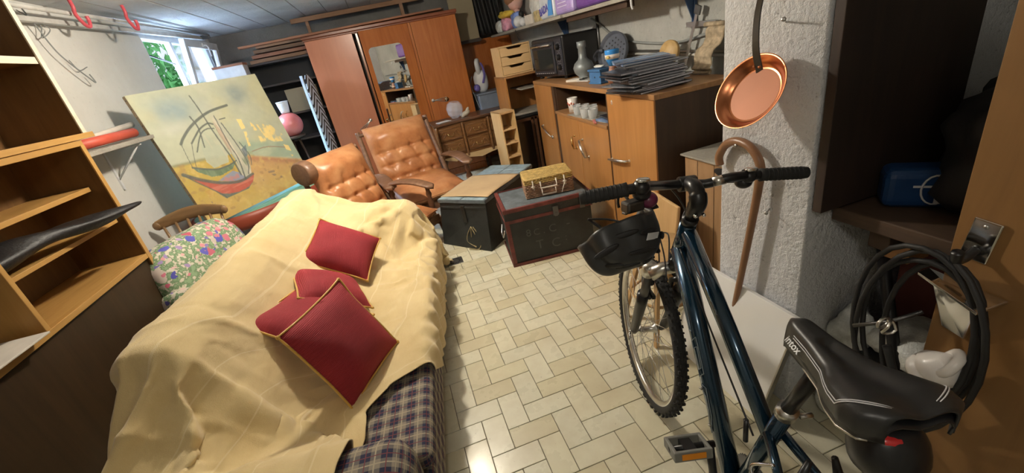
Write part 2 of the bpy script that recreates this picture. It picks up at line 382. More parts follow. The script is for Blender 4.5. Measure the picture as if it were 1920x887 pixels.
THROW = (79, 58, [
-312,0,0,0,0,0,-1,0,0,0,0,0,0,0,0,0,0,0,1,0,-1,-1,-2,-8,-9,-12,3,15,14,29,1,-9,-15,11,11,12,8,12,26,14,13,29,13,7,9,4,4,21,18,-11,20,11,-19,12,7,7,14,7,
0,0,0,0,0,-3,2,1,1,-1,0,-1,1,0,1,-1,-1,-1,-1,3,1,0,1,2,1,-1,6,-2,3,-7,-6,-1,15,2,-4,3,5,1,2,0,1,0,0,4,2,0,-1,-15,-11,22,-2,-19,26,-1,1,0,0,1,
0,0,0,0,-4,7,-2,-6,-8,0,-2,0,-1,1,3,4,5,6,0,-6,2,2,1,6,3,1,4,4,-2,-21,-2,18,16,-6,5,12,1,1,0,0,-1,-2,1,3,9,2,1,2,-6,-3,-5,14,-1,-2,0,1,1,0,
0,0,0,-4,8,-8,-5,1,3,0,1,0,-1,-1,-4,-1,-1,4,6,5,-8,4,1,1,5,2,-3,3,-4,-6,14,4,-1,6,1,0,0,1,-1,-1,-1,-1,-1,1,4,1,1,0,-10,6,7,0,-1,1,-2,0,1,-1,
0,0,-4,8,-5,-6,5,5,9,1,1,0,0,-2,-3,-6,-4,-7,-2,4,12,-10,4,-1,5,1,3,-3,0,2,9,-5,11,0,0,2,0,0,-1,-1,-1,-1,0,1,1,1,2,-17,14,0,5,0,0,0,-1,-1,-22,10,
2,0,4,-8,3,10,1,-5,-6,5,0,-1,-5,9,-6,2,5,6,-4,-8,-7,8,-4,1,0,13,4,-6,-8,28,-2,8,3,1,1,-1,0,-2,0,0,1,-1,0,-2,-22,-19,-8,36,8,0,-2,10,11,-1,-25,-25,18,-24,
6,0,-2,3,-2,-3,0,7,-6,-6,1,-1,13,-15,9,9,-7,-7,3,6,2,-3,0,0,-1,1,1,0,9,2,1,0,1,1,0,-2,-1,-1,0,1,0,2,0,-4,-12,0,15,1,1,0,-5,-1,-1,-14,8,16,-1,1,
16,-1,0,0,-1,0,-4,-5,9,-6,-3,10,-8,9,-7,3,4,0,-8,-2,4,2,2,3,-1,0,0,2,1,1,1,0,1,0,-1,-1,-2,0,0,1,1,1,-2,-6,-9,19,-1,-3,0,0,-23,3,6,0,10,-3,11,5,
50,-2,-3,-2,-3,-1,0,-1,-1,3,1,-4,-5,2,1,1,1,3,6,3,-2,0,0,0,-1,0,-1,-2,-1,2,0,0,-2,-3,-1,-2,2,1,3,1,2,-7,-13,-12,33,4,-3,-38,-14,-9,26,-5,-6,37,6,5,-14,6,
31,0,-2,-1,1,-3,1,1,-5,5,-2,0,2,0,-1,-12,9,2,3,-4,3,0,0,1,0,-2,-6,1,0,-1,-1,1,-4,-1,0,1,0,2,2,1,-2,-10,-3,12,5,-5,-11,-6,5,5,2,3,1,-42,7,10,-23,10,
32,-1,-1,0,-1,1,0,0,0,-2,2,-4,5,-4,4,0,-11,9,-1,1,-1,0,0,0,0,-3,-4,0,0,-3,1,-2,1,0,-2,1,1,0,1,-1,-2,-8,9,5,-7,-12,-14,18,4,1,7,-8,-27,-5,-4,3,-1,-4,
63,0,1,0,0,-1,0,0,0,-1,0,-1,-4,2,-2,1,-2,-9,10,0,-1,0,0,-2,-2,-2,-7,-1,0,-5,0,-2,1,0,2,1,2,0,-4,-7,-7,9,1,-11,-36,0,19,21,6,-2,-52,-21,3,14,5,6,53,-27,
27,0,2,0,1,1,0,0,0,1,-2,0,1,-5,4,0,0,-1,-10,9,0,0,0,-2,0,-1,-3,1,0,-2,-1,0,-1,0,1,2,-1,0,-6,-3,-1,0,-10,-9,6,9,6,7,-17,-22,1,14,12,16,-11,-18,-1,24,
19,8,-5,3,1,1,0,0,1,-3,4,-4,0,5,0,-9,8,-6,3,-3,6,-1,0,-1,0,0,-4,0,1,-2,0,-1,-2,0,0,1,0,-1,-7,3,1,-19,-6,0,16,7,6,-31,-5,9,31,5,2,-3,3,-2,-39,13,
20,6,29,-7,-5,-3,0,-1,-1,2,-3,2,1,-3,0,10,-5,10,1,-6,0,8,-2,0,-1,1,-5,-1,0,0,-3,-11,4,0,1,-2,-3,-10,0,-12,-13,-15,8,21,19,-17,-16,15,18,11,-1,-6,-5,-16,-2,8,-1,-18,
7,0,5,18,-1,-4,-1,0,-1,-1,0,1,0,3,3,0,0,-6,3,-1,-2,-2,3,1,1,1,-2,-3,1,0,-2,-2,-1,1,0,-1,-9,10,-18,-7,-3,12,16,-2,-20,13,10,6,-10,-7,-14,-1,-1,6,0,-5,11,2,
10,-3,1,-3,24,-4,1,-1,0,1,0,1,1,0,1,0,1,-1,-9,10,-11,2,1,3,0,1,1,-4,0,0,-4,-1,-1,2,0,-8,11,-17,-13,-2,2,30,-15,-5,20,4,-6,-18,-4,-1,5,3,3,5,2,3,5,1,
41,-5,-19,1,-7,45,-5,0,0,1,1,3,1,1,1,0,-1,0,0,-10,3,-9,-2,1,5,2,5,-8,1,-2,-9,0,0,1,-3,-16,-19,-10,5,25,13,-2,10,0,-20,-10,-2,8,7,7,11,5,3,5,1,0,-2,-1,
28,0,-1,-6,-4,0,11,-2,1,-1,2,1,1,-1,0,0,0,-1,-2,-1,5,-2,-5,-10,5,4,3,-1,-2,-1,-3,-2,1,-1,-8,-8,-7,4,23,-5,8,-6,-10,-3,8,4,3,6,2,0,1,-2,-1,-2,0,0,2,1,
29,0,0,0,-2,-22,19,4,0,0,1,0,0,0,0,0,-1,-1,1,-1,-5,6,2,-2,-13,4,7,-3,-1,-3,1,-3,-1,-14,-3,-5,9,17,4,0,-10,-6,6,5,6,1,1,-2,0,-2,-1,1,1,2,1,1,0,0,
62,0,-1,0,-1,-3,-20,5,15,1,-4,4,1,-2,-4,-1,0,0,0,2,0,-5,-2,8,0,-12,-1,6,-15,-7,4,7,-21,2,3,23,8,-3,-5,-1,4,6,1,0,-2,-1,0,0,0,1,-1,-3,-4,-10,-6,-6,-16,-5,
32,0,0,0,-1,-1,0,-1,0,-1,1,0,-1,1,-1,2,1,0,0,-1,-2,0,1,-3,1,1,-3,1,2,-3,1,0,1,2,2,-1,0,0,-3,-1,0,1,1,1,-1,-1,-3,-7,-4,-4,-13,-4,-3,-2,-1,0,5,0,
31,0,0,0,0,0,0,-1,-7,6,0,-4,-1,1,3,-1,-1,1,0,0,1,1,0,1,1,0,0,0,0,0,2,2,-2,-1,-1,0,0,0,0,-2,-1,-5,-5,-7,-9,-3,-2,-2,-1,1,7,3,3,4,4,2,4,2,
58,0,1,0,1,0,-1,0,-1,-1,2,1,0,0,0,1,1,1,0,1,0,-1,0,-1,-1,0,0,0,0,-1,-1,0,-1,0,-1,-7,-4,-4,-8,-2,-4,-4,0,3,4,0,1,2,1,-1,-1,-1,-1,-3,-2,-1,-4,-2,
29,0,-1,0,0,1,1,0,0,-1,1,-1,1,0,0,0,0,0,1,0,1,0,0,-1,0,0,0,0,0,-1,0,-1,0,0,-1,1,0,0,1,-1,0,-3,-1,-2,-4,-1,-1,-2,-1,0,-2,-1,-1,0,0,0,1,0,
28,0,0,0,0,1,0,0,0,0,0,1,0,0,0,0,0,1,0,0,0,0,0,0,0,0,0,-1,0,0,-1,1,-1,0,0,0,1,0,1,0,0,0,0,0,0,1,0,0,0,0,-1,0,0,-1,-1,-1,0,0,
48,0,1,0,-1,0,0,2,3,0,1,1,0,1,2,-1,1,0,0,0,2,2,0,2,0,0,-1,1,0,-1,-1,-1,-2,-2,0,-1,0,1,1,1,1,2,0,1,1,0,0,0,0,-1,1,0,-1,0,0,0,0,0,
26,-1,-2,0,1,-1,1,0,0,2,-1,1,1,0,1,1,-1,1,0,0,1,-1,2,0,1,0,0,-1,0,1,0,-1,-1,0,-1,-1,0,0,0,1,1,0,1,0,1,0,0,0,0,1,-1,0,1,0,0,0,-1,0,
18,2,1,1,0,2,0,-1,1,-1,2,1,0,1,0,0,1,0,1,0,-1,2,0,1,1,0,0,1,-1,-1,0,0,0,-1,0,-1,0,0,0,0,0,1,1,0,1,0,0,0,0,-1,1,0,0,0,0,0,0,-1,
54,1,1,0,1,-1,0,1,0,1,-1,1,0,0,0,1,0,0,0,0,0,0,0,2,0,1,1,0,0,0,-1,0,-1,0,-1,1,-1,0,1,-1,0,1,0,1,0,0,0,-1,-1,1,-1,1,0,0,0,0,0,0,
30,-1,1,0,0,0,0,0,0,-1,1,0,0,-1,1,0,0,0,-1,0,1,-1,0,1,0,0,1,0,0,0,1,-1,0,0,0,-1,1,0,0,0,0,0,0,0,-1,0,0,-1,0,0,0,0,0,1,0,0,-1,0,
30,0,0,0,0,1,0,0,-1,1,-1,0,0,1,-1,0,0,-1,1,0,-1,0,1,0,0,1,0,0,1,-1,0,0,0,0,0,0,0,0,0,0,0,0,0,0,-1,0,-1,0,0,-1,1,-1,1,0,0,0,0,0,
62,0,-1,0,0,0,0,0,0,-1,0,0,0,0,0,0,0,0,-1,0,0,0,0,0,1,0,1,1,-1,1,-1,1,0,-1,0,1,0,0,0,0,0,0,-1,-1,-1,-2,0,-1,0,1,0,0,0,0,1,0,0,0,
31,0,1,0,-1,0,-1,0,-1,0,1,-1,1,0,0,-1,0,0,0,0,0,1,-1,1,0,0,0,0,1,0,0,0,-1,1,0,-1,0,1,0,0,0,-1,0,-1,0,0,0,0,0,-1,0,1,0,0,-1,1,0,-1,
31,0,1,-1,1,-2,0,0,-1,0,-1,1,-1,0,0,0,0,1,0,0,0,0,0,0,1,0,1,-1,1,0,0,0,1,-1,0,1,0,-1,0,1,-1,0,-1,0,-1,0,-1,0,0,1,0,0,0,0,0,0,0,0,
61,1,-1,1,0,-1,-1,-1,-1,-1,0,-1,0,0,1,1,0,-1,1,0,0,0,1,0,0,0,1,1,0,1,1,-1,0,1,0,-1,0,0,1,-1,1,-3,0,-1,-1,0,0,0,1,0,1,0,0,0,0,-1,-1,1,
30,0,0,0,-1,0,0,0,0,0,0,0,0,0,0,0,0,1,-1,0,1,-1,0,0,0,1,0,1,0,0,0,0,1,-1,0,0,0,0,-1,1,-1,1,-1,0,0,0,0,0,0,0,1,1,0,0,0,-1,0,-1,
30,-1,0,0,0,0,1,-1,1,0,0,0,0,0,0,0,0,0,0,0,0,0,0,0,0,0,1,-1,0,0,1,0,0,0,0,0,-1,0,1,-1,0,0,0,0,0,0,0,1,0,1,0,0,0,0,-1,1,-1,0,
57,0,0,0,0,1,0,1,1,1,0,0,1,0,-1,0,0,0,0,1,-1,1,0,0,0,0,0,0,0,0,-1,1,-1,0,0,-1,1,-1,-1,1,0,-1,1,0,0,1,1,1,1,0,2,-1,0,0,0,-1,-1,0,
29,0,0,0,0,1,0,0,0,0,1,1,-1,0,1,-1,0,0,0,0,1,-1,0,0,0,0,-1,1,-1,0,0,0,0,0,0,0,-1,1,-1,0,0,1,0,0,1,0,0,1,0,0,0,1,0,-1,1,-1,0,0,
30,-1,0,-1,1,0,0,0,1,1,0,0,0,0,0,1,0,-1,0,0,0,1,0,0,0,0,-1,-1,1,-1,0,0,0,0,0,0,0,-1,1,-1,1,-1,0,1,1,0,0,0,0,1,-1,1,0,0,0,0,-1,0,
59,0,-2,0,0,0,1,1,1,1,0,0,0,1,0,0,0,1,0,0,2,1,0,0,-1,-2,-1,0,-1,1,0,0,0,0,-1,0,0,0,-1,1,-1,2,0,0,0,0,1,0,0,-1,0,-2,0,0,-1,0,1,0,
30,0,-1,0,0,-1,0,0,2,-1,0,0,1,0,1,-1,1,0,2,2,0,-2,0,-2,0,0,0,0,0,0,0,1,-1,1,0,-1,0,0,1,-1,1,-1,1,0,0,0,0,-1,0,0,-1,0,-1,0,0,0,1,0,
31,-1,0,-1,-1,1,0,1,0,-2,1,2,0,-1,0,0,1,3,0,-1,-2,0,0,0,0,0,0,0,0,0,1,-1,1,0,0,0,0,0,-1,1,-1,1,-1,0,1,0,-1,1,-1,-1,-1,0,0,-1,0,0,0,1,
63,0,-1,1,0,-1,-1,-3,-2,4,1,0,-1,0,1,3,0,-2,-1,0,2,0,-1,-2,0,0,0,0,1,1,0,1,1,-1,1,0,0,0,-1,-1,0,0,0,0,0,0,0,-1,0,-1,-1,-2,0,0,0,1,2,0,
35,0,-1,-2,-1,-3,0,2,4,0,-2,-2,0,1,2,-2,-2,1,1,1,-2,0,-1,0,0,1,0,0,0,1,0,-1,1,0,0,1,-1,0,0,0,0,-1,1,0,-1,0,0,0,-1,1,-1,0,0,0,0,1,0,0,
34,-1,-1,-1,-1,4,-1,2,-1,-2,-1,1,2,1,-4,-2,1,3,1,-2,-3,-1,0,2,-1,0,0,1,0,-1,1,1,-1,1,0,-1,1,-1,0,0,0,0,0,0,0,0,0,-1,1,-1,0,0,0,0,1,0,1,0,
71,3,3,1,0,-5,-1,-4,-1,4,4,-3,-4,-3,4,3,0,-7,-4,-2,0,1,0,-1,0,-1,1,-1,0,1,-1,0,1,0,0,0,0,0,0,0,-1,1,-1,1,0,0,0,0,-1,0,0,1,0,1,0,1,0,1,
35,-3,-1,1,1,4,1,4,2,-5,-6,0,5,2,-4,-3,-2,0,1,0,1,-1,-1,-2,0,1,-1,0,1,-1,0,0,0,0,0,0,0,0,-1,0,1,0,0,0,0,0,0,0,1,0,0,0,0,1,1,-1,1,-1,
31,5,5,2,2,0,1,-5,-9,-2,3,6,-3,-2,-3,1,1,2,-1,0,-3,-1,1,2,0,-1,-1,0,-2,1,0,0,-1,0,0,0,-1,1,0,0,0,0,0,0,1,0,0,0,0,0,0,1,0,1,0,1,0,1,
76,-1,-4,-1,-3,0,1,3,1,0,-3,-7,0,2,5,0,-2,-5,1,1,6,3,-1,-8,0,-1,-1,0,0,-2,0,0,0,0,-1,0,0,0,0,0,0,0,2,0,0,1,0,-1,-1,0,1,0,1,1,0,1,0,0,
31,-2,4,2,4,1,-2,-3,-4,-1,1,2,2,0,-4,-2,0,5,3,3,-1,-8,0,0,0,0,1,-1,1,-1,0,0,0,-1,1,0,0,-1,0,0,0,2,-1,0,1,-1,0,0,0,-1,0,0,0,0,1,-1,1,0,
30,2,3,1,-1,-3,-1,0,2,0,1,1,-1,-2,-2,1,0,6,0,-1,-12,5,-7,10,-2,2,-1,1,-1,1,-1,0,0,0,0,0,0,0,1,-1,1,-1,1,0,-1,0,0,0,-1,1,-1,0,0,0,0,1,-1,0,
66,-1,-4,-2,0,7,3,2,1,-2,-3,-5,-2,2,0,2,1,-5,-2,-8,2,4,8,-6,3,0,2,0,0,0,0,0,0,0,0,0,0,1,0,1,-1,0,-1,1,0,-1,0,-1,0,-1,0,-1,0,-1,-1,-1,0,0,
32,-2,-2,2,3,1,-1,-1,-3,1,0,4,3,1,-8,-1,0,1,-3,2,3,-5,-8,10,2,0,0,0,0,0,1,-1,0,1,0,0,0,0,0,0,0,0,0,0,-1,1,-1,-1,0,0,-1,0,0,-1,0,1,-1,0,
29,-1,3,2,1,-3,-1,0,4,4,3,1,-3,-7,-3,-3,4,-1,-2,-4,0,-6,13,1,-2,0,1,0,0,0,0,1,0,0,0,0,1,0,-1,0,0,0,1,-1,0,-1,0,1,-1,0,0,0,-1,0,0,-1,1,-1,
60,2,0,-4,-3,3,6,6,3,0,-2,-12,4,6,-4,3,-6,-12,3,-3,-2,14,-1,-5,0,0,1,0,1,1,0,-1,2,0,1,1,0,1,1,0,0,-1,-1,-1,-1,0,0,-2,1,0,-1,0,0,-1,0,-1,0,0,
34,-1,-4,0,-2,5,0,-6,4,6,3,-2,-14,6,-2,-1,1,4,-10,1,12,-3,-2,-2,0,1,0,1,0,0,-1,1,0,1,0,1,1,-1,1,0,0,-1,-1,0,0,0,-1,1,-1,0,0,0,-1,1,-1,1,-1,0,
35,-2,-5,-2,2,1,-4,5,9,-9,-18,1,10,0,7,1,-2,-7,4,8,-3,-2,-2,0,1,0,0,0,0,1,1,0,0,0,0,1,0,1,0,-1,0,0,0,0,-1,-1,1,-1,1,0,0,-1,0,-1,1,-1,1,0,
66,1,5,1,-1,-13,1,2,-23,-1,14,3,-6,-2,6,-4,-2,8,9,2,-8,-1,1,2,0,-1,0,0,0,1,0,0,1,0,1,0,0,0,-1,0,-1,0,0,0,0,1,-1,1,0,-1,0,1,0,0,-1,1,-1,1,
45,-1,-7,-3,-4,6,0,-9,5,4,-1,-4,-2,-14,9,-1,3,12,-4,-5,4,0,0,-2,-1,0,0,0,1,0,0,0,0,0,0,0,-1,0,-1,0,1,0,0,0,0,0,1,0,-1,1,1,-1,0,0,1,0,0,-1,
29,1,2,1,5,-3,-4,1,-3,-8,-5,5,4,-1,-5,6,9,-10,0,5,2,1,-1,0,0,0,-1,1,0,0,0,1,-1,0,0,0,0,-1,0,-1,-1,1,0,1,1,0,0,0,1,0,-1,0,1,-1,-1,-1,-1,-1,
64,-2,0,4,-10,-3,-1,-2,-3,2,3,-4,-1,8,2,1,-5,9,7,4,2,-3,-3,-5,-1,-1,1,-1,1,1,1,-1,-1,1,-1,-2,0,-1,-2,-1,-1,-4,-1,-2,-3,-1,-2,-3,-2,-2,-3,0,-2,0,0,0,0,1,
33,-1,3,-2,7,-8,-1,0,2,1,-1,-2,0,-1,2,-4,3,6,0,-6,-4,2,1,0,1,0,0,1,-1,-3,-1,2,3,-1,0,0,-1,0,-2,0,-1,-3,-1,-1,0,1,2,3,1,1,2,-1,1,0,0,0,0,0,
34,7,-1,-3,-4,0,1,0,-1,-1,0,-9,6,1,0,7,-2,-3,-3,1,-3,-1,1,5,-1,0,-2,-1,1,2,0,-3,3,0,1,-1,0,-1,-1,0,-1,1,0,0,-2,-3,-4,-8,-3,-2,-4,0,0,-2,0,0,1,-1,
-17,-13,-16,-6,2,10,7,10,22,12,11,13,8,12,13,-4,-4,-9,1,4,7,0,0,-6,-3,-3,-13,-4,2,11,7,3,-3,4,4,-1,3,-2,-1,-3,1,0,-1,-2,0,0,2,4,0,-1,-3,-2,-3,-5,-4,-4,-8,-3,
-36,6,18,13,8,15,4,1,-5,-9,-15,26,3,1,-7,-5,1,-2,-7,-7,-5,0,-1,0,1,2,15,11,2,-5,-11,-9,15,-2,-2,1,3,-4,1,9,4,-2,-3,-1,6,2,-1,-2,0,1,2,0,1,0,0,0,-1,0,
-4,11,15,4,3,-1,-4,-6,-21,3,20,8,1,-26,7,6,2,-5,7,1,-7,-1,-1,2,3,3,7,-3,-5,-19,-5,20,-6,9,-19,0,-6,25,0,-18,-8,27,9,1,-15,-4,1,13,3,1,1,0,-1,1,0,1,0,0,
50,2,-3,-6,-8,-24,-13,3,36,9,-5,-28,-19,28,-14,-4,6,1,9,-8,10,14,3,3,-3,-5,-19,-12,-9,9,20,0,-5,-33,15,0,0,8,-3,5,25,-52,-5,16,43,9,-1,-22,-7,-5,1,2,4,16,6,4,8,1,
23,-5,-10,-4,-6,-3,18,9,-5,-3,11,-30,19,-3,-11,0,2,-2,-5,19,-10,-8,8,-4,-2,-3,-5,3,4,12,4,7,-29,9,0,-1,2,-4,20,-5,-25,33,-16,-17,-1,13,13,14,1,-1,-11,-5,-7,-17,-2,0,9,6,
2,-2,-4,-2,-5,30,3,-4,0,4,-36,25,-5,2,-8,1,-2,5,-9,-5,23,-3,-10,-4,-3,-3,10,1,5,9,4,-6,-20,7,0,0,5,-6,19,-7,-3,12,1,-14,-28,3,9,22,8,5,2,-2,-2,-11,-8,-8,-15,-2,
-31,-2,31,18,21,-6,-6,9,-31,-36,17,27,4,2,-16,-2,-4,3,1,1,-20,4,-2,3,5,8,7,9,13,12,-12,-35,3,5,4,-4,6,-9,15,21,-13,-31,24,27,-39,-25,-17,13,16,18,30,10,5,3,0,-3,-15,-12,
-8,23,4,-2,-3,-2,10,-14,-31,16,20,0,-6,-4,-1,0,1,-2,-4,-5,7,-7,5,1,2,2,8,7,3,-8,-19,3,4,0,0,0,2,-3,1,10,3,7,-24,-2,27,-15,-6,-23,1,3,15,9,9,12,1,1,0,0,
22,2,-8,-11,-1,17,-15,-16,-3,28,-11,3,5,-9,-2,1,0,2,-5,-4,9,-2,-4,2,3,3,9,2,-3,-13,-12,5,6,1,0,-1,1,-1,-2,6,13,-12,14,-23,24,1,-14,-18,-9,0,3,5,8,18,8,4,2,1,
39,-3,-18,15,2,-52,-21,-4,56,-9,18,-6,-5,-10,4,-3,-2,0,5,0,-16,5,7,12,4,5,6,-5,-7,-37,17,-9,12,1,-1,0,6,-3,-8,5,17,-8,-5,23,-35,29,19,-27,-15,-22,-18,1,4,18,12,17,39,5,
20,1,-20,2,-28,-1,8,31,-12,12,-3,-2,-7,-4,8,0,-4,1,-2,0,9,4,0,-3,1,3,-4,-2,-6,-10,3,-2,7,1,-2,3,2,-3,-3,2,3,11,-10,-4,7,-13,8,17,-11,-3,-21,-7,-1,3,3,2,2,23,
33,-6,-6,-45,6,5,6,5,13,1,-6,-4,-7,8,2,-1,2,-7,9,5,1,-5,-3,5,4,-2,-5,-3,-14,6,-3,0,6,1,-1,1,1,-1,-3,1,3,13,-5,-12,21,-18,-6,27,0,-10,-8,-14,-12,-2,2,3,4,1,
63,-28,-1,8,-8,-20,-16,-22,30,-1,9,-15,-2,4,13,0,-5,7,-5,4,-4,7,5,7,-8,-3,-12,-18,-11,19,-10,9,5,-3,-1,2,-2,7,-12,3,5,20,13,-12,-18,25,-7,-24,27,23,-24,-10,-10,-44,-5,-1,18,6,
27,0,-4,-1,0,-5,-1,-21,6,2,-3,-3,9,-9,4,3,4,1,6,-6,9,-1,1,-11,1,-3,-10,-7,5,4,-4,7,0,-1,0,1,1,-2,0,0,0,5,7,6,-15,-1,6,-6,-4,6,18,-4,-9,-5,-18,1,4,1,
227,21,41,20,19,38,20,20,42,21,20,42,21,21,41,19,19,38,21,21,44,20,20,36,17,16,28,-13,-12,15,18,17,36,15,-10,-26,-10,-7,2,4,4,-5,-11,-19,-41,-19,-20,-8,-2,9,30,16,4,38,19,18,35,18,
-6,0,1,0,1,0,0,1,-1,0,0,-1,0,-1,0,0,0,0,0,1,0,2,0,2,0,-1,-3,-1,5,13,-1,-2,-2,-20,-2,2,5,8,5,-1,-4,-4,3,6,3,0,1,-31,-7,9,-1,-7,15,-1,1,0,0,1,
-8,0,-3,0,-2,2,2,1,3,0,0,-1,-2,0,-2,1,0,1,0,0,0,0,0,2,2,2,-8,4,21,7,1,0,-52,-5,6,27,8,1,-7,-5,-3,0,2,7,11,2,0,-2,-11,-32,1,9,1,2,-4,-3,2,0,
-1,0,0,-2,1,1,-1,0,0,0,0,-1,0,0,1,1,0,0,-2,0,0,-2,1,-1,1,1,-4,12,2,1,0,-22,-1,8,8,3,-1,-3,-4,-1,-1,-2,-1,5,6,0,1,1,17,-2,-28,1,-1,0,4,-1,-5,0,
-1,0,1,0,1,-1,0,0,-3,-1,0,1,1,0,0,0,1,0,1,-2,-1,1,-1,0,-1,0,4,6,0,2,-19,-5,15,6,1,-4,-3,-2,-3,0,-1,-1,1,1,7,1,2,22,-8,0,-27,0,0,2,-2,4,-8,-12,
-10,1,3,3,1,3,-1,-3,-4,-3,0,2,0,1,0,0,-1,0,0,1,0,1,1,2,1,2,10,6,1,-36,3,16,9,-4,-5,-7,-3,-2,-2,-2,1,1,3,-4,-16,1,0,27,19,15,-6,-25,-19,-3,-14,-12,3,0,
-3,-1,-1,1,1,0,1,-1,-1,2,0,1,1,-1,-2,-2,0,-1,0,0,1,-1,1,1,1,1,8,0,-8,6,1,-2,-5,-1,-1,-2,-1,0,0,0,0,1,0,-6,-2,-1,22,-1,-5,5,0,7,2,-30,12,15,-7,12,
0,-2,-2,0,0,0,-1,2,2,-1,1,0,2,2,-3,-4,0,-1,-1,1,-1,1,-1,0,1,-1,1,-1,2,4,1,-1,-3,-2,-1,-2,0,1,0,0,0,1,-5,-4,0,6,-6,-6,0,8,42,0,-4,2,-7,-30,14,-14,
1,0,-2,-2,-1,0,0,1,1,3,0,1,-4,-2,1,-4,-1,-5,2,-1,1,-1,0,-1,-2,-1,-7,2,4,7,4,0,-5,-3,-2,-1,1,0,1,1,-1,-12,-7,-1,21,14,8,20,12,1,6,6,6,-20,-28,-11,-47,9,
0,1,1,0,-1,-2,1,0,3,-1,-1,-4,0,0,-1,8,-16,6,-1,0,1,0,1,0,0,0,-6,-2,-1,1,1,10,-6,-1,1,1,-1,0,1,0,-3,-8,0,3,22,6,7,1,-1,-3,0,-3,-10,-18,1,3,6,-18,
-3,1,2,0,0,-1,0,1,1,0,0,-4,-1,0,3,1,16,-24,0,1,-1,1,0,2,-1,-2,1,-6,-1,2,-1,5,5,-2,-3,0,0,1,1,-2,-3,-3,2,18,11,4,-7,6,-3,0,-11,-20,-3,3,0,1,-1,3,
-8,1,1,2,1,1,0,-1,1,1,0,2,2,-2,3,-2,-3,16,-27,-2,0,-1,-1,0,0,-3,-1,-1,-4,0,0,3,10,-2,-1,-2,3,2,-3,-7,-4,24,26,9,2,1,7,-9,-11,-23,-24,8,-4,-8,4,8,12,-2,
0,-1,0,-1,0,0,0,0,0,1,0,3,1,2,-5,-3,0,-2,25,-24,-3,-3,1,-2,-1,1,0,1,-2,0,0,1,3,-1,0,3,1,0,-9,-1,-1,35,1,-3,3,0,-3,-22,-15,9,-2,-8,0,36,13,0,3,-6,
4,-3,-2,0,0,1,0,-1,-1,-1,2,2,0,0,2,2,0,3,-18,19,-15,-2,-1,-3,0,0,1,3,-2,-2,1,0,2,0,0,3,2,-3,-8,1,30,4,-3,0,2,-5,-12,-19,3,-9,10,11,6,-16,7,16,7,11,
21,-4,-13,-3,-2,1,1,0,-3,-1,-1,2,1,1,3,3,3,-23,20,-33,10,1,-3,-3,-1,1,-4,7,-2,1,8,3,-12,2,4,7,-7,-11,32,29,0,-6,5,-1,-46,-23,-12,-2,6,16,25,13,15,28,1,-1,-1,3,
10,0,-3,-4,-1,-3,0,0,1,0,0,0,0,0,-2,-1,-1,24,-35,30,-30,1,0,1,1,0,-2,2,1,2,3,0,-5,2,4,-3,-8,10,24,-3,-2,5,-9,-23,-11,2,5,27,14,4,0,0,0,0,0,0,0,0,
9,2,0,2,-7,-5,-2,1,0,1,1,-1,0,0,-2,-2,-1,-1,28,-27,-10,-1,1,1,0,1,0,0,0,4,2,-1,-3,3,4,-14,17,20,-4,-2,2,-17,-21,-2,12,14,15,11,-1,0,0,0,-1,-2,-2,-2,-5,-3,
-2,5,18,2,6,-17,-7,-1,2,-1,-1,-3,-2,-3,-5,-2,-2,-3,1,29,14,-22,-27,-5,2,2,5,-6,5,5,-2,0,0,9,-12,44,12,-5,0,-11,-27,-26,19,23,34,5,0,-1,-2,-3,-9,-7,-7,-16,-7,-7,-14,-4,
-8,0,3,5,4,-3,7,-3,-1,0,-3,-5,-1,-4,1,-1,-1,-2,-2,-2,19,10,7,-31,0,0,5,-4,3,2,-2,-1,7,-8,24,1,-4,3,-24,-9,11,27,5,0,-3,-2,-3,-8,-4,-4,-9,-4,-3,-3,0,0,4,1,
-5,0,-1,0,2,29,-23,5,-1,-2,-3,-3,-1,1,-5,-1,0,-2,0,-1,-6,9,11,7,-21,0,5,-3,2,2,0,-4,6,20,0,-3,3,-7,-14,14,12,4,-3,-3,-9,-5,-5,-9,-4,-3,-3,1,1,5,3,2,6,3,
7,0,-2,-3,-1,1,25,0,-17,0,4,-15,1,-10,-8,-3,-2,-2,-1,1,0,-6,-1,14,6,-9,-2,8,4,6,6,5,35,0,-2,-13,-8,-1,19,-3,-9,-20,-11,-9,-9,-1,0,5,6,6,16,8,8,12,4,4,4,3,
5,0,-1,0,-1,-4,0,-1,6,4,-1,2,-10,8,3,-2,-3,-7,-2,-3,-5,1,0,-2,3,2,-2,0,4,9,1,2,3,0,-3,-6,-4,-5,-6,-1,-1,3,5,5,11,4,5,8,2,2,1,-1,-1,-1,0,1,1,0,
3,1,1,0,-1,-3,-2,0,13,-9,4,9,3,-2,-3,1,0,1,0,-1,-1,-1,-2,-6,-4,0,-1,1,-2,0,1,-1,1,-3,-1,3,1,1,5,2,4,7,4,4,3,1,0,-1,0,1,-1,-1,0,-2,-2,-2,-3,-2,
-44,0,4,2,2,4,0,0,-1,9,-1,4,2,1,2,2,2,2,-1,0,0,1,2,2,4,-7,-1,0,-2,-5,-3,-1,3,3,5,5,2,2,0,0,0,-1,-1,-2,-5,-3,-3,-6,-4,-4,-6,-3,-3,-5,-1,-2,-4,-2,
-24,-1,-2,0,0,4,2,1,1,0,0,4,1,1,2,0,1,4,2,1,1,-1,0,0,-1,0,-4,0,-2,0,-1,0,0,3,0,5,2,0,-5,-2,-4,-5,-3,-3,-3,-1,-1,-1,0,-1,-1,1,0,0,0,0,1,0,
-21,0,-2,-1,-1,0,2,1,1,0,1,3,1,1,2,2,1,2,1,1,-1,0,-1,1,1,4,-6,1,0,-4,2,0,2,1,1,3,0,1,1,0,0,0,-1,0,-2,0,-1,-1,0,0,-2,-2,-1,-2,-1,0,0,0,
-102,4,8,3,0,-2,-1,2,6,2,2,5,6,7,10,3,2,5,3,3,6,1,1,1,2,1,2,-9,-3,-9,-4,2,6,3,7,11,4,5,7,-1,1,-1,1,-1,0,0,1,0,0,-1,0,1,0,0,0,-1,-1,0,
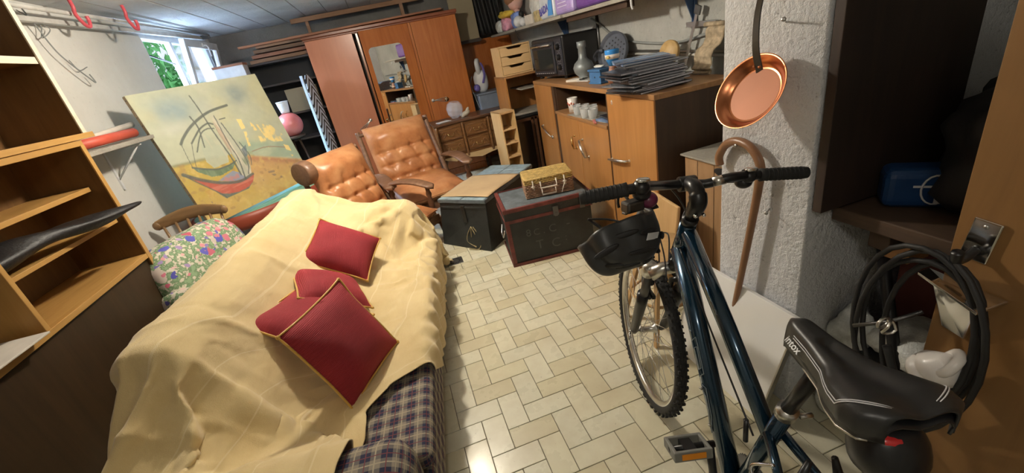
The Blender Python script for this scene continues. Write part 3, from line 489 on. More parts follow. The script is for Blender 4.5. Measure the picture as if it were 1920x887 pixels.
-40,-7,-2,1,3,2,-1,-1,2,2,1,2,0,2,7,3,3,2,0,2,2,1,1,1,0,1,3,3,-5,-3,-3,-2,-1,0,2,7,4,2,4,2,-1,1,-1,1,0,0,-1,1,-1,1,0,0,0,0,0,0,1,0,
-17,-12,-16,-2,1,4,1,-2,-3,0,2,4,2,1,3,3,4,4,2,0,2,2,1,1,1,0,2,1,3,-6,-1,-3,-2,0,-1,5,4,3,6,2,1,-1,1,0,0,-1,1,0,0,0,0,0,0,1,0,2,1,0,
2,-5,-20,-4,-2,-3,0,1,-2,0,0,1,0,0,2,2,1,5,1,1,3,1,1,4,0,1,1,1,0,-3,2,-1,-2,0,0,0,3,3,1,2,3,0,0,-1,1,0,0,-1,1,0,0,0,0,-1,0,-2,-2,-1,
-1,-1,-4,-3,0,0,0,0,0,0,0,0,0,0,1,0,0,-1,1,1,2,1,1,0,1,0,0,0,0,-1,-1,0,0,1,1,1,0,0,1,1,-1,0,0,0,0,0,0,0,0,0,0,0,0,0,0,0,0,0,
1,0,-5,-4,-2,2,0,0,0,0,-1,1,0,1,0,0,1,0,-1,0,1,1,1,1,0,1,0,0,0,0,-1,0,-1,1,0,1,0,2,0,0,0,0,0,0,-1,1,0,0,0,0,0,0,0,0,0,0,0,0,
1,-1,-2,-10,-9,0,3,1,2,-1,1,-1,2,0,0,0,-1,1,0,0,1,0,1,3,1,1,1,0,1,3,-2,0,-5,-2,1,0,3,2,5,0,0,0,-1,1,0,0,0,0,0,0,0,0,-1,1,-1,1,-1,1,
0,1,0,-2,-5,-5,0,0,0,1,-1,1,-1,0,0,0,1,1,2,0,0,1,1,1,1,0,0,1,0,1,1,-2,-3,0,0,2,0,0,2,1,0,0,0,0,0,0,0,0,0,0,0,0,0,0,0,0,0,0,
1,0,-1,-1,-3,-6,-2,1,0,-1,0,-1,1,0,1,0,0,3,1,1,0,1,0,2,0,0,1,0,0,1,-2,1,-2,0,1,2,-1,0,0,0,1,0,1,0,0,0,0,0,0,0,0,0,0,0,0,0,1,-1,
-1,0,1,1,-4,-16,-3,-1,0,0,-1,-1,-1,1,2,2,2,4,2,1,2,0,1,4,1,0,-1,-1,1,-1,-1,-2,1,-1,0,2,2,1,0,1,2,1,0,0,0,0,0,0,0,-1,1,0,0,0,0,0,0,0,
0,0,-1,-2,2,-7,-2,0,1,0,1,0,0,-1,0,1,0,2,-1,1,-1,0,1,0,1,1,1,0,0,0,0,0,1,0,-1,-1,1,1,2,-1,0,1,0,0,0,0,0,0,0,0,0,0,0,0,0,0,0,0,
0,0,-2,5,-3,-4,-1,1,2,1,0,0,0,-1,-2,-1,2,-1,1,-1,-1,0,-1,1,1,1,2,0,-1,1,0,1,2,-1,0,-2,0,1,0,1,0,-1,0,0,0,0,-1,1,0,0,0,0,0,2,-1,-1,0,0,
-1,0,3,-4,0,-2,-1,-1,1,1,2,1,-1,-1,-3,-2,-2,0,0,2,2,-1,0,-2,1,1,3,2,1,1,2,0,0,1,0,-1,0,-1,0,-1,0,0,0,0,0,0,0,0,0,0,0,0,3,-5,1,1,0,0,
0,0,-2,1,4,-4,-2,-1,0,1,-1,0,0,1,0,0,-1,-3,1,0,2,1,0,0,-1,0,1,1,0,2,0,1,-1,1,-1,0,-2,1,0,1,0,0,0,0,0,0,0,0,0,0,0,0,-3,3,0,0,0,0,
0,0,0,3,-3,-1,-2,-2,0,0,1,-2,-1,1,2,1,-2,-1,-1,1,2,1,1,0,0,0,0,0,1,0,0,0,-1,0,0,0,0,-1,1,1,1,0,0,0,0,0,0,0,0,0,0,0,0,0,0,0,1,1,
-1,-1,2,-4,-1,2,-4,-2,0,-1,-2,-2,0,1,3,0,1,-2,0,0,1,2,2,5,0,0,-2,0,1,0,0,-3,-1,0,3,4,0,-1,0,0,-1,1,0,0,0,0,1,-1,1,2,2,1,2,0,1,0,-3,0,
-1,1,-3,1,0,-4,5,-4,-1,-1,-1,1,2,-1,0,0,1,0,-1,-1,0,3,2,1,0,-1,0,0,0,1,0,0,-1,1,1,1,0,0,-1,-1,1,0,0,0,0,0,0,1,0,0,-1,0,-1,-1,0,-1,1,0,
0,-1,4,1,2,0,-13,4,-3,-1,0,3,1,1,-1,0,1,6,2,0,-3,-3,-2,-1,0,0,-1,1,2,1,0,0,1,-1,0,-1,0,0,1,0,0,0,0,0,0,0,0,-1,-1,-1,-2,-2,0,1,-1,1,1,-1,
0,-2,-5,2,1,3,6,-13,0,3,3,1,0,0,0,2,2,-1,-2,-2,1,-1,-1,-3,-1,1,3,1,1,3,0,1,0,-1,-2,-5,0,2,4,0,-1,0,0,0,0,0,-1,1,0,-1,1,0,0,0,0,0,-1,1,
-1,-1,-5,-4,-1,1,0,8,5,0,-1,-4,1,0,2,0,-5,-3,2,3,3,0,-1,-1,2,-1,1,0,0,1,1,-1,-1,0,-2,1,0,0,1,1,0,-1,0,0,0,0,0,0,-1,1,0,0,0,0,0,0,0,0,
0,0,3,6,1,-10,9,2,-10,-2,-1,2,-1,0,0,-4,2,0,1,1,-1,-2,2,1,0,1,-1,1,0,0,0,1,-2,-1,0,1,1,1,-1,-1,1,0,0,0,0,0,0,0,1,-1,0,0,0,0,0,0,0,0,
-1,5,8,-9,2,-1,-5,-11,6,4,3,-1,-2,0,1,3,1,-4,-4,-3,0,3,1,2,-1,0,-1,-1,0,2,1,0,0,-3,0,4,1,0,-2,1,-1,2,0,0,0,0,0,0,0,0,0,2,0,1,2,1,4,1,
0,1,-1,5,-4,6,-19,14,-4,-2,-1,6,3,1,-1,-3,-3,-1,0,-3,5,2,-1,-3,0,-1,1,0,1,0,0,0,1,0,0,-1,0,0,2,-1,1,0,0,-1,1,0,0,0,0,0,0,-2,0,-2,-1,-1,-3,-1,
2,-3,-13,-2,-2,0,18,-4,-1,0,2,4,0,0,-3,0,-1,0,-2,8,-1,-1,-1,-1,0,-1,-1,1,0,-1,0,0,1,1,1,-1,0,0,0,1,0,0,0,0,0,0,0,0,0,0,0,1,-1,1,0,-1,-1,0,
-1,-2,-6,5,11,11,-12,-1,1,-3,-6,-6,2,3,3,-2,-2,-2,2,0,3,1,-3,-10,5,2,3,2,1,0,0,1,2,3,-1,-2,-1,1,-1,-1,0,0,0,0,0,0,0,0,0,0,0,0,0,0,0,4,1,-3,
1,-6,16,3,-4,-12,5,0,-1,-2,0,-2,0,-1,1,-1,0,1,2,-1,-3,-9,4,10,-4,0,2,0,0,2,0,0,1,-1,1,0,1,-2,0,-1,0,0,0,0,0,0,0,0,-1,1,0,-1,1,0,-1,-3,3,0,
0,5,1,-6,2,-2,2,0,0,-1,0,-2,-1,0,-2,1,-2,6,0,-1,-16,8,-10,14,-2,4,0,0,1,1,1,0,-2,1,0,2,0,0,-2,0,0,0,0,0,0,-1,1,0,0,0,0,0,0,0,0,0,-2,1,
0,1,3,-3,-4,3,0,-2,-4,1,1,3,-1,-2,-12,1,3,2,0,-11,-4,5,11,-6,5,-2,3,2,1,3,1,1,-1,-1,-1,0,1,1,1,1,0,0,0,0,0,0,0,0,0,0,0,0,0,-1,1,0,-2,2,
0,-4,0,7,-5,2,-3,-1,-2,2,1,3,2,-3,-9,1,1,-3,-3,4,10,-8,-7,7,1,1,1,1,1,1,1,1,1,-1,-1,-2,0,1,2,0,0,0,0,0,0,1,-1,0,0,0,0,0,0,0,0,0,0,0,
1,5,-6,1,3,-2,-5,3,-4,2,2,2,-4,-4,-1,-6,1,-1,-1,-1,6,-5,12,-2,0,1,2,0,-1,1,0,1,1,0,0,-2,0,0,1,1,-1,0,0,0,0,0,0,0,1,-1,0,0,0,0,0,0,0,0,
0,4,-14,-11,6,15,-6,4,5,-1,-3,-23,-2,2,-4,5,0,-4,7,2,0,13,-2,-2,1,3,5,-2,-1,-3,1,1,4,1,0,1,-1,0,-1,0,0,0,0,0,0,-1,1,0,0,0,0,0,0,0,0,0,0,0,
-1,0,10,-7,-12,2,16,-18,9,1,-3,-5,-9,4,3,1,0,2,-10,-1,13,-1,-1,0,1,1,1,1,-1,0,0,1,1,-1,1,0,1,0,-1,1,1,0,0,0,0,0,0,0,-1,1,0,0,0,0,0,0,0,0,
-1,1,8,7,-3,-26,-3,13,8,-13,-15,4,6,0,5,-1,-1,-6,4,8,-1,-1,-1,0,1,1,1,0,1,1,0,0,1,1,0,0,-1,1,0,0,1,0,0,0,0,0,0,0,0,0,-1,1,0,0,0,0,1,1,
0,-2,-1,6,4,5,10,-2,-49,11,7,-11,-5,-2,8,-2,-3,6,7,3,-5,1,3,4,0,-1,-1,2,4,2,0,-1,1,1,2,0,-1,-2,1,0,0,0,0,0,0,1,-1,0,0,0,0,0,0,0,0,0,-1,-1,
4,0,2,-5,8,2,-10,-20,29,-8,0,2,-5,-14,4,-2,2,7,-3,-4,4,2,2,2,-1,-1,-1,1,0,2,0,1,1,0,0,0,-1,0,0,0,0,0,0,0,0,0,0,0,0,0,0,0,0,1,0,1,2,0,
23,-8,-9,7,-7,-7,-4,13,-24,-6,0,7,5,-1,-4,5,5,-4,-1,3,3,1,1,0,1,-1,-1,0,-1,1,1,0,2,-1,0,-1,0,-1,2,1,-1,1,0,0,0,0,1,0,1,0,2,1,1,4,2,1,4,2,
38,4,-1,-14,9,15,4,-1,-11,-9,-13,-32,-16,9,-4,4,2,13,7,2,-6,-4,-2,2,3,2,-3,-1,0,3,2,1,-6,-1,-1,5,1,-2,0,2,6,11,5,6,7,3,3,5,1,2,3,1,1,1,1,0,0,0,
0,-5,15,12,-13,1,-5,-5,-3,-1,-1,4,-1,-1,-3,-1,3,7,1,-5,-2,1,0,3,0,-1,-2,-2,-1,-2,1,0,5,-2,-1,0,5,0,-1,-2,-4,-9,-2,-3,-2,2,2,3,3,2,3,2,1,0,0,-1,-1,0,
-19,12,-1,3,10,-12,-5,-2,3,2,3,-10,19,-3,-1,-1,2,0,-1,3,1,0,0,-3,-3,-2,-2,1,1,6,2,2,-7,-1,-1,3,0,1,2,0,-1,-4,-3,-2,-6,-5,-6,-4,-2,0,-1,-1,0,1,-1,1,-1,1,
-46,6,-4,-5,-7,-1,6,4,6,5,10,40,-5,-5,6,5,-3,-10,-2,1,1,-1,-1,-1,1,3,8,4,4,-14,-6,-4,3,1,-3,2,0,4,-3,1,2,-4,-1,-1,2,1,2,1,-1,-5,-8,-5,-5,-8,-3,-2,-3,-4,
-8,-14,-11,0,4,12,7,9,17,7,3,-11,-3,-6,6,-3,-4,1,0,-1,3,2,2,-1,-1,-1,0,-6,-5,10,4,0,-8,0,0,-5,-4,-5,-3,1,5,23,4,1,-13,-5,-6,-8,-1,2,4,4,3,2,0,0,-2,0,
-33,2,13,6,8,14,7,6,5,1,-6,-14,-11,15,-5,-1,2,-1,-2,0,7,2,-1,-1,-1,-1,-7,2,3,2,-1,-3,5,-7,-3,0,1,-2,-7,-13,-2,2,11,13,21,1,0,-10,-7,-6,-8,-3,-2,1,2,2,3,1,
-14,13,25,10,8,10,0,-1,-21,-24,-22,17,27,-1,4,-1,-5,-7,2,7,0,-7,0,4,2,1,0,-2,-5,-1,-1,2,-12,-4,7,-5,-1,-29,-4,14,-4,-18,2,0,12,19,20,28,8,2,-4,-5,-4,-9,-6,-7,-13,-5,
14,7,5,1,-1,-3,-4,-12,-26,-5,28,16,-7,1,-2,-1,0,4,2,-3,-6,4,0,1,-1,0,0,-1,2,-4,-3,-14,0,14,1,-2,-2,-6,13,-31,7,6,-14,4,1,-5,1,15,8,9,13,4,1,-3,-2,-1,4,0,
28,0,-1,-2,-4,-11,-14,-12,-8,35,3,-5,3,1,3,1,1,-2,-2,-3,-2,2,1,-4,0,0,5,2,-1,-6,-13,12,-9,5,2,1,-2,-5,-5,20,-35,16,2,-17,14,-5,-9,-2,5,6,13,7,6,10,4,0,-6,-1,
43,-2,-7,-19,-19,-40,-10,10,70,-12,9,10,-1,-3,-2,1,1,-4,-1,1,2,-4,-5,1,2,1,4,1,-5,-15,14,-7,-12,2,0,2,-2,-5,-17,22,15,-52,12,16,-35,13,12,-18,-10,-2,13,11,11,16,6,9,17,6,
25,-10,-40,-4,-2,1,19,24,-10,19,-7,-10,1,6,4,1,1,3,-1,-2,-7,-1,2,1,-1,1,-1,-5,-3,9,-1,-25,17,-1,0,0,-2,1,-10,-1,20,-15,-15,1,20,-22,-2,20,-2,-8,-11,-1,2,12,5,2,2,1,
-24,2,-7,-2,1,28,18,0,3,-10,2,1,3,6,1,-1,-2,-2,-2,-2,0,2,0,-1,-1,-1,-5,-2,3,6,-17,-6,13,0,-1,-1,0,-1,-9,-3,10,17,-22,-14,17,5,-22,3,14,2,-12,-7,-3,2,7,7,4,2,
-56,9,-6,30,29,31,-22,-4,7,6,-8,17,2,-2,-7,-3,-1,1,3,3,2,-2,-2,-1,0,-4,-6,4,4,-18,-26,10,12,0,2,3,-6,0,-13,-7,0,50,0,-26,-42,16,25,-42,0,13,21,-7,-11,-15,-4,0,20,10,
-23,-3,49,-3,-14,-8,16,-3,5,-8,5,-2,-1,-2,3,0,2,0,-1,-2,2,2,2,-1,-3,-3,4,2,2,-27,1,7,5,1,0,1,-6,1,-5,-1,-2,14,9,0,-34,1,-2,23,-21,-2,5,12,2,-10,-3,0,-1,-7,
-7,0,21,-19,11,9,3,-3,0,-5,3,-3,0,1,1,0,-1,2,0,1,3,2,1,-6,-4,3,3,1,-3,-24,1,11,2,1,0,-2,-2,0,-5,-3,-1,8,13,3,-11,-26,1,21,1,-21,-3,3,12,3,-5,-4,-2,-2,
19,9,3,19,2,-4,-5,6,-20,2,-8,5,-2,-3,1,4,7,6,0,-4,-6,-3,1,1,4,0,-3,-5,-23,-19,5,14,1,0,0,-1,4,0,-12,-8,-4,1,20,25,8,-18,-43,-22,20,24,-32,-7,1,23,8,2,-35,-11,
14,3,6,5,-1,-2,0,-6,-8,0,4,-4,1,2,6,1,-1,-5,-3,2,2,3,-2,1,-1,0,-1,-10,-12,-1,4,4,-1,-1,0,2,0,-1,-3,-2,-3,-2,3,12,11,1,1,-42,2,0,20,-9,-7,-1,5,-3,-12,0,
256,1,1,0,-1,-1,-1,-1,-3,-2,-1,-1,-1,0,0,0,0,2,1,1,3,1,2,2,2,2,-1,-7,-7,-16,-8,-7,-17,-13,-16,-29,-14,-14,-27,-13,-14,-28,-13,-6,0,0,0,1,11,-14,8,6,-8,-4,0,0,0,0,
30,0,0,0,0,0,0,-1,1,0,0,0,0,0,0,0,0,0,0,0,0,0,-1,0,0,1,-2,0,0,0,1,0,-1,-2,1,-1,-1,-1,-2,-1,0,0,-2,-5,-7,0,5,5,-29,14,7,-21,6,6,0,0,0,0,
61,0,-1,0,0,0,0,0,-2,0,0,-1,1,0,0,1,1,0,0,0,0,0,1,-1,0,0,-2,0,-1,1,0,-3,-8,2,1,-1,-1,-1,-2,0,-1,0,0,-4,-15,-6,-7,-9,26,-13,-32,16,2,-2,11,-11,0,0,
32,-1,0,0,0,-1,-1,0,1,0,0,0,0,-1,0,-1,0,1,1,1,0,1,-1,1,-1,-1,0,0,0,1,-2,-5,-1,0,0,-1,0,-1,1,0,1,-1,0,0,-4,-2,-2,0,-27,7,8,-2,4,2,-17,23,-12,7,
31,0,-1,-1,1,-1,0,0,-2,0,-1,0,0,1,2,2,0,0,-1,0,1,0,0,0,0,0,0,0,1,-1,-5,0,-1,-2,0,0,-2,1,-1,0,0,1,-1,0,-3,0,-3,-22,3,3,2,-3,0,-3,13,-20,37,-18,
62,-1,-1,0,-3,-1,1,0,2,0,0,1,-2,1,2,-1,0,0,1,1,1,0,0,1,-1,-2,-1,0,1,-9,-1,0,-3,0,-2,1,2,-1,0,-1,-1,-2,1,-1,4,1,-4,-3,2,-12,-1,-7,-17,-8,3,14,4,-7,
31,0,-1,-2,1,0,-1,-1,2,0,1,0,-1,2,-1,-1,2,0,0,-1,0,0,1,0,0,0,-1,0,-4,-2,0,0,-1,-1,0,1,1,1,0,0,-1,0,-1,1,3,-1,-4,-3,0,1,2,-2,0,4,0,-15,-26,14,
28,-1,-2,0,0,0,2,1,-3,3,1,-3,3,-3,4,-2,-2,1,3,0,-1,-1,-1,0,0,0,-1,-2,-1,-1,0,-1,-1,0,1,1,1,1,1,-1,0,-2,1,1,3,-9,-2,-5,-2,9,-22,7,12,-3,-27,-10,4,24,
36,0,2,2,1,-1,1,3,-2,2,0,-1,10,-9,5,-7,-3,1,0,-4,0,0,-1,-1,2,-1,-3,2,3,-1,1,0,1,1,1,2,0,0,-1,-1,0,2,4,5,-12,0,-1,6,1,-10,1,-8,-11,-7,12,15,-15,-8,
4,2,1,0,1,7,-2,-4,9,-7,6,-1,-2,1,-1,13,-12,0,-8,8,-7,-3,0,-1,-1,4,9,-2,-2,4,-1,4,2,1,0,0,-1,0,-1,0,0,3,2,-4,0,0,2,0,0,0,-1,1,2,-8,6,5,-15,0,
2,-1,2,1,1,-3,2,1,-4,11,-12,17,-18,15,-19,0,22,-18,9,-10,3,2,0,0,3,6,6,-4,1,3,0,4,0,0,1,-2,0,-1,1,1,1,3,-4,-1,0,2,2,-2,0,0,1,2,-5,-2,-5,5,-4,-30,
-11,2,4,0,1,2,-1,3,4,-10,10,-14,10,3,-2,8,-20,23,-19,5,3,8,-7,12,5,4,13,0,-3,7,0,3,2,-1,-2,-2,0,1,3,3,3,-3,-2,0,3,0,-3,1,1,3,-2,-4,1,5,-4,-14,6,3,
-18,0,2,1,1,2,2,1,-2,7,-6,7,0,-13,11,2,-2,11,4,-17,5,4,2,5,1,2,5,1,-1,2,0,1,3,-1,-1,-1,0,1,1,1,0,-2,2,1,0,-1,0,1,1,-3,0,0,-1,-10,-13,-11,14,-3,
-25,9,-7,3,0,1,0,0,4,-5,6,-5,2,8,8,-21,27,-21,29,4,-16,1,5,3,1,0,6,1,0,1,1,0,3,-1,0,1,0,0,0,-1,-2,3,1,0,0,0,0,0,-2,-1,-5,-6,-5,-5,2,-1,-22,9,
-55,2,23,-11,-6,-3,0,0,-2,3,-2,6,0,-2,-1,13,-1,32,-11,25,18,-16,10,1,2,-1,8,6,-2,2,6,8,-6,1,1,3,0,0,-2,-1,1,0,-2,-2,-4,-2,-2,-5,-2,-3,-4,0,-1,-5,0,3,-10,-11,
-28,0,0,19,-5,-6,-1,-1,0,0,0,1,2,3,7,4,1,1,6,5,5,4,-3,-1,0,0,1,6,0,0,4,2,-2,1,0,-1,1,-1,1,0,0,-2,-1,-2,-4,-1,0,-3,-1,0,1,0,1,0,0,-2,0,0,
-27,-1,1,0,20,-11,-1,0,0,1,1,3,2,2,5,2,1,0,4,-7,24,0,-2,-2,-1,-1,-1,8,0,0,4,1,-1,0,0,0,-2,1,1,1,-1,-4,-2,-1,-2,-1,-2,-1,0,1,0,0,0,0,-1,0,0,0,
-27,-11,-14,1,1,32,-13,-1,1,1,2,6,4,5,8,2,2,1,-1,7,-2,19,13,2,-5,-2,-2,6,3,5,7,-1,0,0,-2,-1,1,1,-2,-4,-4,-6,-3,-1,0,0,0,-3,-2,-2,-3,0,-1,-1,0,-2,-2,0,
0,0,-9,-11,-4,1,20,-10,1,-1,2,3,2,5,0,2,1,2,2,1,-4,1,2,18,-3,-3,-3,2,2,2,1,1,1,-1,2,0,1,-1,-5,-2,-1,-4,0,0,0,0,0,-1,-2,-1,-2,-1,0,0,0,0,1,0,
0,0,0,-2,-9,-4,-1,17,-9,0,5,0,-1,-2,8,2,2,0,-1,2,6,-6,-2,2,18,-4,-6,1,3,2,0,2,1,1,0,1,-1,-5,-3,-2,-2,-1,-1,-2,-1,1,1,0,0,-1,-3,0,0,0,1,2,0,0,
0,0,0,0,0,-13,-6,-2,14,7,-4,18,-2,5,5,1,0,-1,0,-3,-1,5,0,-5,-1,16,3,-4,18,7,-6,-9,1,0,-3,-13,-5,-1,-2,0,-2,-3,-3,-1,-2,1,2,5,2,0,-1,0,-1,-1,-1,0,2,0,
0,0,0,0,0,0,0,-5,11,-13,5,1,10,-4,-6,1,0,3,1,2,2,-1,0,3,0,-1,5,3,-1,0,-2,-3,2,-4,-4,-1,-1,1,0,1,1,0,1,-1,0,0,-1,1,1,0,1,-1,0,-2,0,0,-1,1,
0,0,0,0,0,0,0,0,-15,21,-8,-3,-1,1,2,-1,-1,0,0,1,1,2,1,1,2,-1,0,0,0,1,-1,2,-3,1,1,2,0,0,2,0,1,0,-1,0,-2,-1,0,0,-1,1,1,1,0,1,-1,0,-2,-1,
0,0,0,0,0,0,0,0,-6,-14,5,-3,-2,0,-1,0,2,1,0,-2,1,0,3,1,-3,3,1,1,6,5,1,1,15,4,4,-1,-1,-2,-3,-1,0,0,-1,-1,-1,-2,-1,-5,-1,-1,0,0,0,2,0,-3,-4,-2,
0,0,0,0,0,0,0,0,0,-3,-3,-4,0,-1,-1,0,0,1,0,0,-4,0,0,3,1,-1,4,0,2,5,2,-1,6,3,0,1,1,-2,-2,0,-1,-2,1,0,0,1,-1,-1,-1,0,-1,0,0,-1,-2,-1,-1,0,
0,0,0,0,0,0,0,0,0,-1,-3,-5,-1,-1,-2,0,0,2,1,0,0,-2,-1,1,0,0,3,0,0,8,0,1,4,0,1,3,-2,1,-2,-1,0,2,0,0,0,0,0,0,0,0,0,-1,0,-4,0,0,-1,0,
1,0,-1,0,0,0,0,0,0,0,-4,-20,-9,-6,-5,-3,-3,-2,1,3,4,1,-2,-3,2,3,3,3,1,11,14,9,7,8,8,8,2,0,-4,-3,-2,1,2,2,-2,-5,-3,-3,0,0,-1,-2,-3,-3,0,0,1,-2,
-19,14,10,-1,-4,0,0,0,0,0,0,-2,-5,-4,-6,-2,0,-4,-1,-1,1,1,1,-2,-1,1,4,0,3,0,3,7,6,3,6,7,2,1,0,-1,-2,-3,0,0,0,0,-1,-4,0,-1,-2,-1,-1,-2,0,0,0,1,
-44,8,25,7,4,0,0,0,0,0,0,0,-1,-6,-8,-1,-2,-1,-2,-1,-1,0,0,0,-1,-1,1,2,1,5,0,4,11,1,2,10,3,2,2,1,-2,-5,-2,-1,0,1,-1,-1,-1,-1,-2,-1,-1,-1,-2,-1,0,0,
-40,4,16,11,8,1,0,0,0,0,0,0,0,0,-5,-2,-1,-2,0,-1,0,-1,0,0,0,-1,-1,0,-1,3,1,1,8,2,0,7,3,1,2,1,1,-4,-3,-2,-1,1,2,-3,-2,-1,2,1,0,-4,-1,-1,-3,0,
-15,0,4,5,4,2,0,0,0,0,0,0,0,0,1,-1,0,-2,-1,0,1,1,0,0,0,0,-2,0,-1,-1,1,0,3,0,1,0,0,0,-1,1,1,2,0,0,0,0,-1,0,-2,1,0,0,0,2,1,0,-1,-1,
-12,-1,1,3,5,4,0,0,0,0,0,0,0,0,1,0,-1,0,-1,0,-1,0,0,0,0,0,-1,0,0,-1,0,0,2,3,-1,1,1,-1,-1,-2,1,3,1,1,0,0,0,-2,0,-1,-1,1,-1,2,1,1,1,-1,
-21,-2,-5,3,9,16,0,0,0,0,0,0,0,1,1,0,0,-3,-1,-3,-3,-1,0,0,0,0,0,0,1,4,1,-1,0,2,2,3,1,1,-4,-1,-1,5,2,1,-1,-2,-1,2,-1,-1,-3,1,2,4,0,0,-1,0,
-10,-1,1,-1,1,9,1,0,0,0,0,0,0,0,0,-1,-1,1,-1,0,-2,-1,1,1,0,0,0,-1,1,1,0,-1,1,1,1,0,2,1,2,0,0,-2,0,-1,-2,0,0,1,0,-1,0,0,2,0,-1,-2,0,0,
-12,2,1,1,0,5,3,0,0,0,0,0,0,0,-1,0,0,-1,1,1,-2,0,-1,2,0,-1,-1,1,-1,0,0,0,0,2,1,0,1,2,2,1,0,-1,-2,-2,-1,-1,1,0,1,-1,0,0,1,0,-2,-1,-1,1,
-20,0,2,0,0,7,8,4,-1,0,0,0,0,0,-1,1,-1,1,0,-1,-2,0,0,1,1,0,-3,-2,-1,-3,0,1,3,3,3,1,2,1,4,2,1,-4,-1,-2,0,1,-1,0,1,1,-2,-2,-2,-3,1,0,0,1,
-9,1,0,-1,-1,2,4,3,1,0,0,0,0,0,0,0,0,0,0,-1,-1,-2,0,0,1,1,0,-1,0,-2,0,2,2,0,0,2,0,1,0,0,0,-1,-1,2,1,-1,0,0,0,1,1,-1,-2,-2,0,2,0,-2,
-4,0,-1,-1,-1,2,2,2,1,0,0,0,0,1,1,0,1,0,-1,-1,-1,0,-2,0,0,1,2,-1,-1,-1,1,0,2,-1,0,0,0,-1,0,-1,0,-1,2,0,2,0,0,-1,1,1,2,-1,-2,-1,0,1,0,-1,
-14,1,2,1,1,2,3,3,1,0,0,0,2,1,2,0,-1,-1,1,1,0,-2,-1,-5,-1,0,3,2,0,1,0,0,0,-1,0,-1,-1,0,0,-1,0,0,0,1,0,1,1,2,-1,-1,-2,1,2,0,0,-1,-2,0,
-5,-1,1,1,1,1,0,1,1,0,0,0,1,1,1,-1,0,-1,-1,1,1,1,-1,-2,-1,0,-1,1,0,1,0,1,-1,1,-1,0,1,2,-1,0,-1,0,-1,0,0,1,1,0,-2,-1,-1,1,1,3,0,-2,-1,0,
-2,0,-3,0,1,1,0,1,2,0,0,1,0,0,1,1,-1,-1,0,0,0,0,1,1,-1,-1,-1,-1,0,0,0,0,-1,0,2,-1,2,0,1,0,0,0,0,0,-1,1,0,-2,0,-2,0,1,2,2,0,-1,-1,1,
-2,0,-6,-2,-1,1,4,3,3,0,0,3,0,1,-1,-1,1,-2,0,-1,0,2,2,2,0,-1,-4,-1,1,-3,-2,-2,1,3,1,2,-1,0,1,1,0,2,1,-1,0,-2,-2,-2,0,2,3,1,0,1,1,0,0,-2,
-2,0,0,-2,-1,2,-3,4,2,0,5,-3,0,-1,-2,1,0,4,0,0,-1,-2,-1,2,0,-2,-1,0,0,1,-1,0,-1,1,1,0,0,0,1,0,1,1,-1,0,-1,-1,-1,1,1,2,1,-1,-2,-1,0,2,0,0,
-4,1,2,0,-1,-1,5,-5,3,7,-6,-1,-1,0,0,0,0,-3,-3,-1,2,3,3,0,-1,0,-2,1,1,1,1,-1,1,0,-1,-1,1,0,0,0,1,1,0,-1,-2,-1,0,2,2,1,0,-2,-2,-2,1,0,1,0,
-7,2,2,1,1,0,-2,9,-6,-7,1,0,-2,2,5,-2,-2,1,5,5,1,-1,-3,-5,0,-1,2,1,1,2,0,1,-1,-2,-1,1,1,1,-3,-1,-1,1,1,0,0,-1,0,2,1,1,-1,-2,-1,-2,-2,1,0,1,
0,0,0,1,0,0,1,-4,3,-1,0,0,1,0,-1,-1,6,1,0,-3,-2,0,0,0,0,0,1,0,0,0,0,-1,-1,-1,1,0,0,0,-1,0,0,0,-1,1,0,2,1,0,0,-1,-2,0,1,1,0,-1,0,-1,
-1,-2,0,0,1,0,-5,1,13,-7,0,5,-3,2,-6,6,-7,2,-3,-1,5,1,0,0,0,0,0,0,-1,1,0,0,-2,0,0,1,0,-1,1,0,0,-1,1,-1,1,1,1,0,-1,-2,-1,1,1,2,1,-1,-2,1,
-6,-1,0,0,1,-1,3,2,-2,4,1,6,0,-9,3,-4,1,-4,2,4,2,0,-2,-2,0,2,-1,-1,-1,0,1,0,-2,3,1,0,0,0,1,2,1,0,-1,0,1,-1,-1,-4,-1,0,1,2,3,2,-1,-1,-1,-2,
-3,-1,-2,1,-1,1,1,-6,6,9,2,-16,2,4,-1,1,3,5,2,3,-5,-5,0,-2,0,0,1,0,0,-2,0,0,2,0,0,1,0,1,1,0,0,0,0,1,-1,0,-2,-2,-1,0,2,2,-1,0,0,0,1,-1,
-3,1,0,-1,0,0,-1,4,-1,-4,-3,5,4,-5,6,2,1,2,1,-9,-1,2,1,0,-1,0,1,-1,0,-2,-1,0,2,1,0,0,1,-1,1,-1,1,1,0,-1,0,-1,1,-1,-1,0,1,0,1,-2,0,2,1,-1,
2,-1,-2,1,-1,-1,3,2,0,2,-5,4,-8,9,3,1,1,-5,-3,1,1,3,6,8,-9,-2,-4,0,-2,-3,-1,0,3,-1,-1,-1,-1,1,-2,1,0,0,0,0,-2,3,2,3,0,-2,-2,0,-2,-4,0,1,3,2,
-4,-2,5,2,2,1,0,-1,-2,-6,5,-4,9,3,-5,1,1,2,-3,0,2,6,-3,-10,8,0,-3,-1,0,-1,-1,0,0,-1,0,0,0,-1,0,0,0,1,0,0,1,0,0,1,-1,0,-1,-1,0,1,-1,-1,0,1,
-2,3,1,-1,0,0,1,0,-5,12,0,1,-4,-12,10,2,6,-4,-1,-1,5,-4,7,-6,3,-7,0,-1,-1,0,-1,0,-1,0,1,-1,-1,-1,2,0,0,0,1,0,0,0,0,0,1,-1,-2,0,0,1,1,0,0,0,
-3,1,-4,-2,1,6,0,1,-1,-1,1,-2,-7,15,17,2,-4,-4,2,10,3,-14,-9,2,-5,3,-4,-1,-1,-2,0,-1,-1,0,1,1,1,1,-1,0,0,0,-1,1,0,-1,-1,0,0,0,0,1,2,3,0,-1,-2,1,
